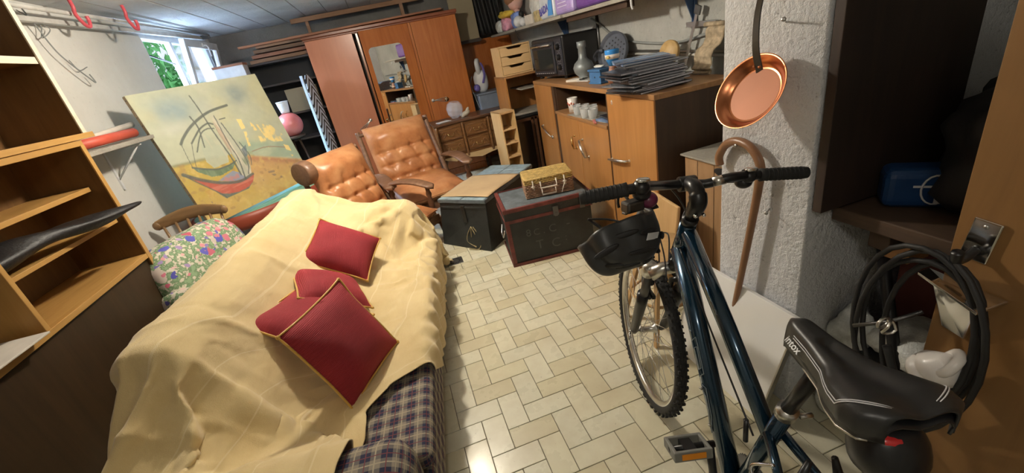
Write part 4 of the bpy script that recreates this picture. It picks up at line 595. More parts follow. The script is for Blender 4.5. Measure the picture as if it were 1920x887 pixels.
-4,-1,1,1,2,0,0,-1,8,-11,-3,1,14,4,3,-7,-3,6,7,0,-15,11,3,-10,-2,-1,-1,-1,0,-1,1,-1,0,1,-2,2,0,1,-1,-1,0,-1,0,0,0,0,0,0,0,1,2,0,0,-1,-1,-1,0,0,
-6,2,2,3,-1,-5,-1,-2,4,2,2,5,8,2,-7,8,-3,5,1,1,-4,3,-22,6,0,1,0,-1,-1,-1,-1,1,1,-2,1,-1,0,0,-1,0,-1,0,1,0,1,0,-1,-1,0,0,2,1,0,-2,-1,0,0,1,
3,2,8,-2,-6,-8,0,3,10,-1,-9,33,2,1,6,-9,2,0,-11,-3,-7,-17,9,1,4,1,-2,-2,-2,-6,-1,-1,1,1,0,0,0,-1,1,0,0,0,0,1,2,-1,0,-2,1,2,0,-2,-3,-1,2,2,0,-2,
8,0,-1,-5,0,3,3,5,-26,4,27,7,4,-13,-1,2,0,-3,9,0,-24,2,1,6,-1,-1,-2,-1,-2,-1,-1,-1,0,2,0,-1,1,1,1,1,1,-2,-1,-1,-1,1,1,2,0,0,0,-2,0,0,0,0,1,-1,
6,-1,-3,2,0,6,-2,-6,0,24,4,-9,-4,3,0,0,2,4,-3,-33,11,3,5,2,-4,-3,-2,0,0,-1,-1,0,-2,0,1,1,1,0,1,0,0,-1,-1,-2,0,1,1,3,0,1,-1,0,0,0,-1,0,0,0,
1,0,0,2,3,-6,-4,6,37,-13,2,12,2,2,-12,2,1,-25,-17,21,23,3,-5,-19,-6,-3,-3,0,1,0,-2,-1,-2,1,0,-1,-1,1,0,0,-1,1,1,1,-2,-2,-1,1,3,1,0,0,0,1,1,-1,1,2,
3,0,-3,-1,-2,7,4,-4,-10,13,2,-3,2,11,-4,4,0,-10,13,6,-9,-8,-5,-4,1,-1,0,-1,0,0,1,-1,-1,0,0,1,-1,1,0,-1,0,1,1,0,0,-1,-1,-1,0,-1,0,0,0,0,0,0,0,2,
2,-1,0,1,2,-2,-2,1,17,1,-2,-5,-2,2,8,-3,-17,23,-2,-7,-15,-2,0,3,0,1,-1,0,0,1,0,0,-1,0,0,0,1,-1,2,1,0,0,-2,0,0,0,-1,0,0,0,-2,-1,0,1,0,0,1,0,
14,3,-5,-6,-4,2,1,0,-5,1,4,13,4,-6,5,-6,9,-21,-12,-8,8,5,4,1,-3,-2,0,1,-1,3,0,0,-2,0,2,1,1,0,4,0,1,-3,0,-1,1,1,1,-2,-2,0,1,0,1,0,1,2,1,0,
1,-2,4,4,2,-3,-1,0,1,0,0,-2,-1,-2,-2,3,-3,0,4,14,-2,-5,-6,-13,3,5,5,2,4,4,2,-3,-15,1,2,0,-1,0,-1,-2,-4,-1,0,2,1,1,1,1,0,-1,2,1,0,-1,0,0,0,-2,
2,1,2,0,0,2,1,0,-1,0,-1,-3,-7,4,-2,2,-1,10,1,-12,-15,-2,0,17,5,2,7,0,-1,-9,-6,-8,10,2,-3,4,-1,0,-2,-2,-2,-1,2,1,0,0,0,1,0,0,0,1,0,-2,-2,-1,0,1,
5,-3,-1,1,2,-2,0,-1,-4,-4,-3,-6,4,0,-6,-5,-2,-1,-2,-1,13,6,5,-3,-5,-6,-16,-5,-4,15,9,10,-6,-6,4,1,1,5,-4,2,3,4,1,-1,-1,0,1,2,0,-1,-1,0,-1,-2,-1,-1,0,0,
-3,2,0,-1,-2,-5,-2,-1,-5,-2,-3,1,2,0,-6,-2,4,-6,-3,0,2,-1,-1,-1,1,1,6,9,7,-9,-6,-3,4,-2,-3,-1,5,-6,7,6,7,8,0,-1,-3,0,0,0,-1,1,-1,1,1,0,0,1,1,-1,
-3,-3,-3,-2,-2,-3,-2,-2,-3,-2,2,0,0,-10,3,3,0,-4,7,4,-7,-2,0,4,2,2,7,-4,-4,-5,0,2,-1,2,-7,-1,1,7,1,-1,1,8,4,3,1,0,0,-1,0,-1,2,-1,0,1,1,1,1,1,
-25,-3,-2,0,-1,-5,-3,-2,0,2,0,-12,-11,0,-7,0,3,14,-2,-4,9,4,3,0,0,0,-8,-3,-2,1,2,2,2,-10,-2,-1,-1,5,9,0,3,0,2,3,12,3,3,4,2,3,3,1,0,0,0,-2,-2,1,
-16,0,-1,0,0,-1,-1,0,2,0,-7,-8,1,1,1,-1,-1,-2,2,4,0,-1,-2,-1,1,2,2,0,-1,0,1,4,-6,-2,0,0,0,-1,7,4,-5,3,0,1,1,1,1,5,4,2,2,1,0,1,0,0,-2,-1,
-18,0,2,-1,-2,-1,1,2,0,-9,-4,2,-2,-2,-4,0,-1,4,2,4,-1,-3,-1,3,1,0,1,0,0,1,2,-3,-3,0,-1,1,0,-1,7,-1,4,-1,0,1,1,0,1,5,2,2,1,0,1,3,1,1,0,-1,
-31,2,-10,-1,1,2,2,-3,-16,0,-4,-13,-1,0,2,3,5,2,0,-3,0,3,4,1,0,-1,1,2,4,3,-5,-6,-4,0,1,-1,0,0,4,6,0,3,2,2,1,2,2,4,1,2,2,1,2,5,4,3,3,2,
-17,-9,7,2,0,1,-5,-6,0,-5,-2,5,-1,0,-3,-1,-2,0,0,2,4,3,0,0,0,0,1,2,1,-2,-2,0,-3,0,0,0,0,0,1,2,2,3,0,0,1,1,0,1,0,-2,2,2,1,4,0,0,1,1,
-16,-2,2,2,1,-10,-5,-2,-2,0,2,-1,-1,-3,-3,0,0,3,3,3,2,0,-1,1,0,1,1,0,-1,-1,-1,-1,-1,0,0,0,0,0,0,2,3,0,3,0,1,0,0,-1,0,1,1,0,2,1,1,2,1,1,
-7,-21,0,-16,-10,-8,5,-1,-2,1,-2,-4,1,2,2,-2,0,0,-1,0,4,2,2,1,-1,1,3,0,-1,-4,-1,-1,-2,0,0,1,-2,0,1,2,4,5,-1,3,1,1,0,-1,0,0,2,1,-1,1,1,3,11,1,
3,-3,-29,-1,5,6,-3,-4,-6,-2,1,5,1,-2,-3,-1,-1,1,1,1,3,0,0,-1,2,2,0,-1,1,-2,-1,-1,0,0,-1,0,0,0,0,0,0,4,0,0,4,-2,0,0,0,1,0,2,1,0,-1,-2,0,4,
-11,33,-41,0,-4,-3,-2,-6,1,1,3,1,-1,-1,-2,1,2,1,0,-1,-3,0,1,6,1,-2,-1,1,0,-3,1,-1,-1,0,1,-1,0,-1,1,0,1,2,2,-1,2,1,0,1,0,0,1,-1,2,0,1,-1,-2,1,
0,-12,27,-23,-13,-19,-15,16,-6,-3,-7,-5,-2,3,5,-1,-3,-3,-2,1,4,5,2,0,-2,1,-1,-1,-3,-2,0,-3,1,0,-1,0,0,1,0,2,0,3,4,3,-1,4,4,0,2,0,-4,-1,0,5,1,2,11,16,
0,-10,-5,15,0,-8,3,-16,-10,-3,0,4,3,-2,-3,-1,1,4,3,-1,1,-2,1,-1,2,-1,0,-1,-3,0,0,-1,0,-1,1,0,0,0,0,0,1,1,1,2,0,0,1,5,-2,0,-1,0,-1,0,2,1,21,0])

# ------------------------------------------------------------------ the setting
def build_structure():
    fl = struct(B().bb((-2.1, -1.3, -.12), (2.2, 6.8, -.004)).build('floor', 'grout'))
    tiles = []
    for a in range(-40, 60):
        for b in range(-40, 40):
            for (i0, j0, w, h) in ((a+2*b, -a+2*b, 2, 1), (a+2*b, -a+2*b-2, 1, 2)):
                x0, x1 = (i0+.992)*.1, (i0+w+.992)*.1; y1, y0 = (-j0+13.481)*.1-.0, (-(j0+h)+13.481)*.1
                if x0 > -1.85 and x1 < 1.95 and y0 > -1 and y1 < 6.6: tiles.append((x0, y0, x1, y1))
    g = .0016
    def score(t):
        x, y = (t[0]+t[2])/2, (t[1]+t[3])/2
        vis = x > -.22+(y-1)*.1 and x < 1.25 and .62 < y < 4.6
        return (0 if vis else 100) + math.hypot(x-.5, y-.6)
    tiles = sorted(set((round(a, 4), round(b, 4), round(c, 4), round(d, 4)) for a, b, c, d in tiles), key=score)
    rest = B(); mesh = {}
    for k, (x0, y0, x1, y1) in enumerate(tiles):
        if k < 300:
            w, h = round(x1-x0, 3), round(y1-y0, 3)
            if (w, h) not in mesh:
                o = B().bb((-w/2+g, -h/2+g, -.009), (w/2-g, h/2-g, 0)).build('tile', 'tile', fl, .0012, 1); mesh[(w, h)] = o
            else:
                o = mesh[(w, h)].copy(); COL.objects.link(o); o.parent = fl
            o.location = ((x0+x1)/2, (y0+y1)/2, random.uniform(-.0006, 0)); o.rotation_euler = (random.uniform(-.003, .003), random.uniform(-.003, .003), random.uniform(-.002, .002))
        else: rest.bb((x0+g, y0+g, -.009), (x1-g, y1-g, -.0003))
    tag(rest.build('tile_field', 'tile', fl), kind='stuff')
    ce = struct(B().bb((-2.1, -1.3, 2.262), (2.2, 6.8, 2.4)).build('ceiling', 'ceiling_concrete'))
    x = -1.92
    i = 0
    while x < 1.95:
        B().bb((max(x, -1.85)+.004, -1.1, 2.25-random.uniform(0, .004)), (min(x+.26, 1.95)-.004, 6.6, 2.265)).build('panel', 'ceiling_concrete', ce, .002, 1); x += .26
    b = B(); X0, X1 = -2.02, -1.85
    wy0, wy1, wz0, wz1 = 4.80, 6.42, 1.60, 2.19
    b.bb((X0, -1.2, 0), (X1, wy0, 2.26)); b.bb((X0, wy1, 0), (X1, 6.7, 2.26)); b.bb((X0, wy0, 0), (X1, wy1, wz0)); b.bb((X0, wy0, wz1), (X1, wy1, 2.26))
    struct(b.build('wall_left', 'white_plaster'))
    struct(B().bb((-2.02, 6.6, 0), (2.1, 6.75, 2.26)).build('wall_back', 'dark_concrete'))
    struct(B().bb((1.95, -1.2, 0), (2.1, 6.6, 2.26)).build('wall_right', 'grey_concrete'))
    struct(B().bb((-1.85, -1.2, 0), (1.95, -1.08, 2.26)).build('wall_front', 'grey_concrete'))
    # pillar with slightly lumpy corners
    p = B(); nz = 26
    ring = [(1.17, .965), (1.17, 1.06), (1.17, 1.15), (1.17, 1.25), (1.17, 1.345), (1.4, 1.345), (1.95, 1.345), (1.95, .965), (1.4, .965), (1.27, .965)]
    vs = []; fs = []; n = len(ring)
    for k in range(nz+1):
        z = 2.26*k/nz
        for (x, y) in ring:
            d = noise.noise(Vector((x*4, y*6, z*5)))*.006+noise.noise(Vector((x*14, y*16, z*17)))*.003
            vs.append((x+(d if x < 1.3 else 0), y+(d if x < 1.3 else 0), z))
    for k in range(nz):
        for i in range(n): fs.append((k*n+i, k*n+(i+1) % n, (k+1)*n+(i+1) % n, (k+1)*n+i))
    p._add(vs, fs, True); struct(p.build('wall_pillar', 'pillar_plaster', bevel=.006))
    # window
    w = struct(B().bb((-1.93, wy0, wz1-.055), (-1.86, wy1, wz1)).bb((-1.93, wy0, wz0), (-1.86, wy1, wz0+.05)).bb((-1.93, wy0, wz0+.05), (-1.86, wy0+.045, wz1-.055)).bb((-1.93, wy1-.05, wz0+.05), (-1.86, wy1, wz1-.055)).bb((-1.92, 5.43, wz0+.05), (-1.87, 5.49, wz1-.055)).build('window_1', 'pvc', bevel=.004))
    B().bb((-1.905, 5.49, wz0+.05), (-1.899, wy1-.05, wz1-.055)).build('pane', 'glass', w)
    # right sash, tilted inwards about its bottom rail
    m = Matrix.Translation((-1.845, 5.95, wz0+.03)) @ Euler((0, R(9), 0)).to_matrix().to_4x4()
    hh = .53; hw = .50
    s = B(m); s.bb((-.025, -hw, 0), (.025, hw, .065)); s.bb((-.025, -hw, hh-.07), (.025, hw, hh)); s.bb((-.025, -hw, .065), (.025, -hw+.075, hh-.07)); s.bb((-.025, hw-.075, .065), (.025, hw, hh-.07))
    sh = s.build('sash', 'pvc', w, .004)
    B(m).bb((-.004, -hw+.07, .06), (.004, hw-.07, hh-.065)).build('pane', 'glass', sh)
    B(m).bb((.025, -.02, hh-.055), (.035, .03, hh-.02)).tube([(.03, .005, hh-.04), (.06, .005, hh-.04), (.062, .05, hh-.06), (.062, .075, hh-.15)], .009).build('window_handle', 'white_plastic', sh)
    B().bb((-1.90, 5.40, 1.66), (-1.86, 5.44, 2.14)).build('sash', 'pvc', w, .004)
    # the outdoors seen through the window
    struct(B().bb((-12, 1, 1.1), (-2.03, 26, 1.25)).build('trim_1', plain('outside_gravel', (.42, .43, .44), .9)))
    tag(B().bb((-5.9, 11.5, 1.2), (-5.5, 24, 5.4)).build('garden_wall', plain('pale_rendered_wall', (.72, .62, .58), .9)), 'pale pink rendered garden wall seen outside through the window', 'wall')
    r = random.Random(3); lf = B()
    for k in range(2600):
        c = Vector((-3.9+r.uniform(-.5, .3), r.uniform(8.0, 11.4), 1.3+abs(r.gauss(0, .75)))); q = Euler((r.uniform(0, 6), r.uniform(0, 6), r.uniform(0, 6))).to_matrix(); L = r.uniform(.05, .12)
        lf._add([c+q @ Vector(v) for v in ((-L, 0, 0), (0, -L*.4, .01), (L, 0, 0), (0, L*.4, .01))], [(0, 1, 2, 3)])
    t = thing('garden_shrub', 'green leafy shrub growing outside behind the open window', 'shrub', (-3.9, 9.7, 1.25))
    tag(lf.build('foliage', plain('shrub_leaves', (.10, .30, .07), .6, var=.5, scale=3), t, world=True, auto=True), kind='stuff')
    B().tube([(-3.9, 9.2, 1.25), (-3.95, 9.3, 2.4)], .03).build('stem', 'dark_brown', t, world=True)
    B().tube([(-1.895, wy0, 2.02), (-1.895, 5.43, 1.93)], .008).build('stay_bar', 'dark_steel', w)
build_structure()

# ------------------------------------------------------------------ left side
def rails():
    t = thing('ceiling_rail', 'long painted twin rail fixed under the ceiling along the left wall', 'rail', (-1.78, 4.5, 2.18))
    B().hexa([(-1.80, 2.3, 2.085), (-1.765, 2.3, 2.085), (-1.765, 6.2, 2.185), (-1.80, 6.2, 2.185), (-1.80, 2.3, 2.115), (-1.765, 2.3, 2.115), (-1.765, 6.2, 2.215), (-1.80, 6.2, 2.215)]).build('lower_rail', 'pipe_white', t, .004, world=True)
    B().tube([(-1.71, 2.3, 2.15), (-1.70, 6.1, 2.222)], .014, 8).build('upper_rail', 'pipe_white', t, world=True)
    B().box((-1.73, 6.12, 2.205), (.09, .03, .04)).build('end_cap', 'dark_steel', t, .003, world=True)
rails()
tag(B().tube(bez([(-1.80, 3.40, 2.20), (-1.80, 3.44, 2.10), (-1.80, 3.50, 1.95), (-1.79, 3.65, 1.80), (-1.80, 3.71, 1.78), (-1.80, 3.69, 1.83)]), .004, 6).tube(bez([(-1.81, 3.37, 2.18), (-1.81, 3.50, 2.12), (-1.81, 3.45, 2.04), (-1.81, 3.57, 2.10), (-1.81, 3.41, 2.14)]), .003, 6).tube(bez([(-1.82, 3.60, 1.92), (-1.82, 3.65, 1.86), (-1.82, 3.75, 1.88)]), .003, 6).build('loose_cable', 'cable_grey'), 'tangled grey cable end hanging down the white left wall', 'cable')
def hook(x, y, lab):
    t = thing('ceiling_hook', lab, 'hook', (x, y, 2.25), group=None)
    B().tube(bez([(0, 0, 0), (.004, -.005, -.05), (-.006, 0, -.09), (0, .03, -.145), (0, .075, -.155), (0, .10, -.12), (0, .098, -.09)]), .011, 8).build('hook_bar', 'red_hook', t)
    B().lathe([(.0, 0), (.02, 0), (.02, -.006), (.0, -.006)], seg=12).build('plate', 'steel', t)
hook(-1.66, 3.62, 'red coated ceiling hook, the one nearer the bookcase'); hook(-1.56, 4.02, 'red coated ceiling hook, the one nearer the window')

def bookcase():
    X = -1.5; D = -1.83
    u = thing('bookcase', 'upper brown open bookcase unit with pale edges at the left wall', 'bookcase', (-1.66, 1.7, 1.475))
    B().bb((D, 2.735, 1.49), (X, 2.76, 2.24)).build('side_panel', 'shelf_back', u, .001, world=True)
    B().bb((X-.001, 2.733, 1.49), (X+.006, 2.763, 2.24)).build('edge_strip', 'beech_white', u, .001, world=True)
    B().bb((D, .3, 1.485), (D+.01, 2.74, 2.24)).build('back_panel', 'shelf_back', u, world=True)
    B().bb((D, .3, 1.465), (X+.012, 2.80, 1.492)).build('shelf', 'beech', u, .002, world=True)
    s = B().bb((D, .3, 1.828), (X-.012, 2.735, 1.855)).build('shelf', 'shelf_back', u, .001, world=True)
    B().bb((X-.014, .3, 1.826), (X-.004, 2.733, 1.857)).build('edge_strip', 'beech_white', s, .001, world=False)
    for ch in s.children: ch.data.transform(root_matrix(u).inverted())
    l = thing('bookcase', 'lower beech bookcase unit with divider holding a black bag beside the sofa', 'bookcase', (-1.66, 1.7, 0))
    B().bb((D, 2.66, 0), (X, 2.685, 1.44)).build('side_panel', 'shelf_back', l, .001, world=True)
    B().bb((X-.001, 2.658, 0), (X+.006, 2.688, 1.44)).build('edge_strip', 'beech_z', l, .001, world=True)
    B().bb((D, .3, 0), (D+.01, 2.68, 1.44)).build('back_panel', 'shelf_back', l, world=True)
    B().bb((D, .3, 1.436), (X+.004, 2.69, 1.464)).build('shelf', 'beech', l, .002, world=True)
    B().bb((D, .3, 1.215), (X-.06, 2.655, 1.238)).build('shelf', 'beech', l, .002, world=True)
    B().bb((D, 1.885, 1.03), (X-.03, 2.655, 1.05)).build('shelf', 'beech', l, .002, world=True)
    B().bb((D, .3, .80), (X+.004, 2.66, .826)).build('shelf', 'beech', l, .002, world=True)
    dv = B().bb((D+.01, 1.862, .826), (X+.004, 1.885, 1.214)).build('divider', 'beech_z', l, .002, world=True)
    B(Matrix.Translation((-1.63, 1.8615, .95))).lathe([(0, 0), (.03, 0), (.032, .001), (0, .001)], seg=20, r=(PI/2, 0, 0), sx=1., sy=.7).build('knot', 'dark_brown', l, world=True)
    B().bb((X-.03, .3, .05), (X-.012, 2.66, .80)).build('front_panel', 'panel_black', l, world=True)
bookcase()
def blackbag():
    def f(u, v):
        a = 2*PI*v; t = u; c = Vector((-1.66+.27*t**1.3, 1.72+.93*t, 1.085+.04*t+.02*math.sin(5*t)))
        w = .10*(1-t)**.6+.012 if t > .05 else .10*t/.05+.001; h = .042*(1-t)**.5+.006
        return c+Vector((math.cos(a)*w*(1+.15*math.sin(9*t+a)), 0, math.sin(a)*h*(1+.3*math.sin(14*t+2*a))))
    b = B().grid(f, 40, 18).build('black_plastic_bag', plain('black_crumpled_film', (.004, .004, .005), .5, bump=.5))
    tag(b, 'crumpled black plastic bag with pointed tip sticking out of the bookcase', 'bag')
blackbag()
t = thing('magazine', 'pale magazine lying on the bottom shelf left of the divider', 'magazine', (-1.6, 1.62, .827))
B().box((0, 0, .006), (.21, .30, .012), (0, 0, .1)).build('pages', 'paper', t, .002); B().box((0, 0, .0135), (.212, .302, .002), (0, 0, .1)).build('cover', 'magazine_grey', t)
t = thing('magazine', 'second thin magazine with a white spine overhanging the bottom bookcase shelf', 'magazine', (-1.555, 1.60, .842))
B().box((0, 0, .004), (.20, .42, .008), (0, 0, -.08)).build('pages', 'paper', t, .002)

def wall_shelf():
    t = thing('wall_shelf', 'rough plank shelf on a white bracket on the left wall', 'shelf', (-1.72, 3.3, 1.37))
    B().bb((-1.85, 2.80, 1.365), (-1.60, 3.68, 1.39)).build('board', 'dusty_top', t, .003, world=True)
    B().box((-1.73, 3.45, 1.352), (.22, .02, .006)).hexa([(-1.85, 3.44, 1.10), (-1.84, 3.44, 1.09), (-1.84, 3.46, 1.09), (-1.85, 3.46, 1.10), (-1.85, 3.44, 1.36), (-1.843, 3.44, 1.36), (-1.843, 3.46, 1.36), (-1.85, 3.46, 1.36)]).tube([(-1.845, 3.45, 1.16), (-1.64, 3.45, 1.35)], .006, 6).build('bracket', 'white_plastic', t, world=True)
wall_shelf()
def spiral(r0, r1, turns, L):
    def f(u, v): a = 2*PI*turns*u; r = r0+(r1-r0)*u; return Vector((r*math.cos(a), L*(v-.5), r*math.sin(a)))
    return f
m = Matrix.Translation((-1.70, 3.28, 1.428)) @ Euler((0, 0, R(-6))).to_matrix().to_4x4()
tag(B(m).grid(spiral(.020, .031, 2.6, .55), 60, 1).build('rolled_poster', 'poster_red', solid=.001, auto=True), 'red rolled poster lying on the wall shelf', 'poster')
m = Matrix.Translation((-1.745, 3.38, 1.462)) @ Euler((R(3), 0, R(-4))).to_matrix().to_4x4()
tag(B(m).grid(spiral(.012, .02, 2.2, .62), 40, 1).build('rolled_paper', 'paper', solid=.0015, auto=True), 'pale rolled papers behind the red poster on the wall shelf', 'paper roll')

def painting():
    TL, TR, BR, BL = [Vector(v) for v in ((-1.65, 3.63, 1.66), (-1.03, 4.54, 1.68), (-.89, 4.46, .69), (-1.51, 3.55, .67))]
    ex = (TR-TL+BR-BL).normalized(); ey = (BL-TL+BR-TR).normalized(); ex = (ex-ey*ex.dot(ey)).normalized(); ez = ey.cross(ex)*-1
    w, h = 1.10, 1.0; c = (TL+TR+BR+BL)/4
    m = Matrix((ex, -ey, ex.cross(-ey))).transposed().to_4x4(); m.translation = c
    t = thing('canvas_painting', 'large unframed canvas painting of beached sailing boats leaning on a round table', 'painting', c, rot=m.to_euler())
    b = B(); b.bb((-w/2, -h/2, -.034), (w/2, h/2, -.002)); b.build('stretcher', plain('raw_canvas_edge', (.40, .32, .22), .9), t, .004)
    n = B()
    for k in range(17):
        y = h/2-.03-k*(h-.06)/16; n.lathe([(0, 0), (.005, 0), (.003, .002), (0, .003)], (-w/2, y, -.018), 6, (0, -PI/2, 0))
    for k in range(17):
        x = -w/2+.03+k*(w-.06)/16; n.lathe([(0, 0), (.005, 0), (.003, .002), (0, .003)], (x, h/2, -.018), 6, (-PI/2, 0, 0))
    tag(n.build('tack', 'dark_steel', t), kind='stuff')
    NU, NV = 260, 236
    U, V = np.meshgrid((np.arange(NU+1))/NU, (np.arange(NV+1))/NV, indexing='ij')
    rng = np.random.RandomState(4)
    def fbm(sx, sy, o=4, seed=0):
        r = np.random.RandomState(seed); z = np.zeros_like(U); amp = 1
        for k in range(o):
            gx, gy = int(sx*2**k)+2, int(sy*2**k)+2; g = r.rand(gx+1, gy+1); a = U*(gx-1); b_ = V*(gy-1); i = a.astype(int).clip(0, gx-1); j = b_.astype(int).clip(0, gy-1); fa = a-i; fb = b_-j; fa = fa*fa*(3-2*fa); fb = fb*fb*(3-2*fb)
            z += amp*((g[i, j]*(1-fa)+g[i+1, j]*fa)*(1-fb)+(g[i, j+1]*(1-fa)+g[i+1, j+1]*fa)*fb); amp *= .5
        return z/(2-.5**(o-1))
    C = np.zeros(U.shape+(3,))
    def lay(mask, col): 
        m_ = np.clip(mask, 0, 1)[..., None]; C[:] = C*(1-m_)+np.array(col)*m_
    def sstep(a, b_, x): q = np.clip((x-a)/(b_-a), 0, 1); return q*q*(3-2*q)
    C[:] = (.50, .54, .40)
    f1 = fbm(3, 3, 4, 1); f2 = fbm(7, 7, 4, 2); f3 = fbm(26, 26, 3, 3); f4 = fbm(5, 16, 4, 5)
    lay(sstep(.45, .7, f1)*.7, (.56, .55, .33)); lay(sstep(.5, .75, f2)*.35, (.62, .62, .50))
    g = lambda cu, cv, su, sv: np.exp(-(((U-cu)/su)**2+((V-cv)/sv)**2))
    lay(g(.234, .15, .14, .10)*(.7+.9*(f2-.3)), (.20, .32, .40)); lay(g(.72, .13, .11, .07)*1.2*f2*1.6, (.24, .31, .32)); lay(g(.45, .17, .08, .07)*.6, (.45, .50, .45)); lay(g(.15, .28, .10, .04)*.6, (.60, .62, .55))
    hor = .517+.10*U+.19*np.maximum(U-.5, 0)+.012*(f2-.5)
    lay(sstep(0, .01, V-hor)*(U < .6), (.52, .37, .06))
    lay(np.exp(-((V-hor)/.012)**2)*(U < .33)*.8, (.22, .22, .09))
    wat = sstep(.50, .56, U)*sstep(0, .08, V-(.44+.28*(U-.5)))*(1-sstep(-.01, .03, V-(.60+.43*(U-.52)))); lay(wat*.75, (.30, .44, .34)); lay(wat*sstep(.5, .7, f4)*.7, (.52, .58, .42))
    sand = sstep(-.01, .03, V-(.60+.43*np.maximum(U-.52, -.02)))*sstep(.42, .50, U); lay(sand, (.60, .36, .14)); lay(sand*sstep(.45, .65, f2)*.7, (.60, .44, .22)); lay(sand*np.exp(-((V-(.63+.43*(U-.52)))/.03)**2)*.8, (.46, .20, .10))
    low = sstep(.75, .95, V+.1*f1-.1*U); lay(low*.8, (.62, .42, .12)); lay((V > hor)*sstep(.55, .75, f3)*.5*(1-wat), (.66, .50, .16)); lay((V > .75)*sstep(.6, .8, f2)*.55, (.50, .24, .05)); lay((V > hor)*sstep(.62, .75, fbm(18, 18, 3, 9))*.5*(1-wat), (.34, .20, .07))
    def poly(P):
        inside = np.zeros(U.shape, bool); n_ = len(P)
        for i in range(n_):
            (x1, y1), (x2, y2) = P[i], P[(i+1) % n_]
            if abs(y2-y1) < 1e-9: continue
            inside ^= ((V < y1) != (V < y2)) & (U < x1+(V-y1)*(x2-x1)/(y2-y1))
        return inside.astype(float)
    def line(P, w0, w1=None):
        w0 = w0*1.45; w1 = w1*1.45 if w1 else None
        P = [tuple(q)[:2] for q in bez([(x, y, 0) for x, y in P], 6)]; w1 = w0 if w1 is None else w1; d = np.full(U.shape, 9.); 
        for k in range(len(P)-1):
            (x1, y1), (x2, y2) = P[k], P[k+1]; dx, dy = x2-x1, y2-y1; q = np.clip(((U-x1)*dx+(V-y1)*dy)/(dx*dx+dy*dy+1e-12), 0, 1)
            d = np.minimum(d, np.hypot(U-x1-q*dx, (V-y1-q*dy)*.91)/(w0+(w1-w0)*(k+q)/(len(P)-1)))
        return 1-sstep(.7, 1.3, d)
    S1 = [(.312, .332), (.248, .463), (.225, .562), (.25, .619), (.374, .618), (.41, .534), (.363, .455), (.339, .371)]
    S2 = [(.457, .236), (.43, .32), (.423, .396), (.426, .507), (.431, .606), (.405, .729), (.413, .8), (.479, .785), (.516, .705), (.548, .581), (.508, .453), (.5, .332)]
    S2b = [(.439, .292), (.423, .396), (.426, .507), (.433, .574), (.464, .471), (.458, .375)]
    GR = [(.116, .567), (.128, .605), (.201, .675), (.268, .69), (.372, .674), (.436, .624), (.362, .638), (.27, .635), (.186, .602)]
    CB = [(.226, .72), (.283, .704), (.364, .688), (.409, .722), (.426, .78), (.318, .764)]
    RD = [(.033, .593), (.082, .659), (.142, .748), (.176, .803), (.241, .838), (.327, .856), (.409, .85), (.466, .823), (.51, .772), (.442, .781), (.316, .767), (.212, .731), (.119, .667), (.056, .61)]
    KL = [(.142, .748), (.203, .86), (.297, .864), (.4, .863), (.464, .825), (.332, .849), (.251, .821), (.188, .784)]
    st = fbm(40, 4, 3, 7)
    lay(poly(S1)*.9, (.46, .52, .40)); lay(poly(S1)*sstep(.5, .7, st)*.7, (.56, .56, .42))
    lay(poly(GR), (.10, .18, .10)); lay(poly(GR)*sstep(.5, .7, st)*.5, (.22, .32, .20))
    lay(poly(S2)*.95, (.50, .52, .42)); lay(poly(S2)*sstep(.45, .65, st), (.66, .62, .50)); lay(poly(S2)*sstep(.6, .7, fbm(50, 5, 2, 8))*.8, (.14, .20, .12)); lay(poly(S2b)*.8, (.50, .38, .28))
    lay(poly(CB), (.26, .30, .42)); lay(poly(CB)*sstep(.55, .65, f3)*.8, (.50, .22, .20))
    lay(poly(KL), (.11, .15, .13)); lay(poly(RD), (.50, .08, .05)); lay(poly(RD)*sstep(.55, .7, fbm(4, 60, 3, 11))*.7, (.64, .20, .14))
    dk = (.06, .085, .085)
    for P, a, b_ in (([(.033, .593), (.119, .667), (.237, .741), (.372, .783), (.5, .767)], .009, .006), ([(.384, .076), (.393, .183), (.398, .373), (.412, .583), (.408, .739)], .003, .0045), ([(.137, .389), (.177, .351), (.257, .295), (.355, .248), (.463, .215), (.612, .2)], .006, .006), ([(.302, .22), (.311, .31), (.273, .456)], .004, .003), ([(.206, .404), (.259, .362), (.319, .32), (.391, .297), (.427, .312)], .004, .004), ([(.207, .472), (.268, .394), (.316, .349), (.369, .334), (.415, .344)], .003, .003), ([(.493, .291), (.541, .291)], .003, .003), ([(.138, .394), (.126, .481), (.116, .567)], .0015, .0015), ([(.206, .404), (.168, .496), (.129, .602)], .0015, .0015), ([(.491, .321), (.511, .503), (.511, .669), (.467, .754)], .003, .003), ([(.469, .254), (.455, .485), (.458, .616), (.421, .786)], .0025, .004), ([(.116, .567), (.185, .604), (.269, .637), (.362, .638), (.436, .624)], .005, .003), ([(.54, .50), (.56, .62), (.53, .70)], .003, .002), ([(.03, .593), (.09, .68), (.15, .76), (.20, .83), (.21, .86)], .003, .003)):
        lay(line(P, a, b_)*.9, dk)
    lay(poly([(.521, .555), (.578, .533), (.545, .614), (.522, .623)])*.8, (.08, .14, .20))
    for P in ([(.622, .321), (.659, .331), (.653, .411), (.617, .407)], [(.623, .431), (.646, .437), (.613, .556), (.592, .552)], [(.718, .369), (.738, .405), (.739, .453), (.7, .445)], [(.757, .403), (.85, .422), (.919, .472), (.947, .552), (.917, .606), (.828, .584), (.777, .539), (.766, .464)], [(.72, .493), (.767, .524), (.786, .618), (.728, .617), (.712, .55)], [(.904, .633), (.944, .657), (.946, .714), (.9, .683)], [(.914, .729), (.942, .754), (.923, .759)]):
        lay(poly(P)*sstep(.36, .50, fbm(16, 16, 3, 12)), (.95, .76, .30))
    lay(line([(.60, .60), (.70, .60), (.78, .615), (.90, .66)], .003)*.8, (.30, .18, .12))
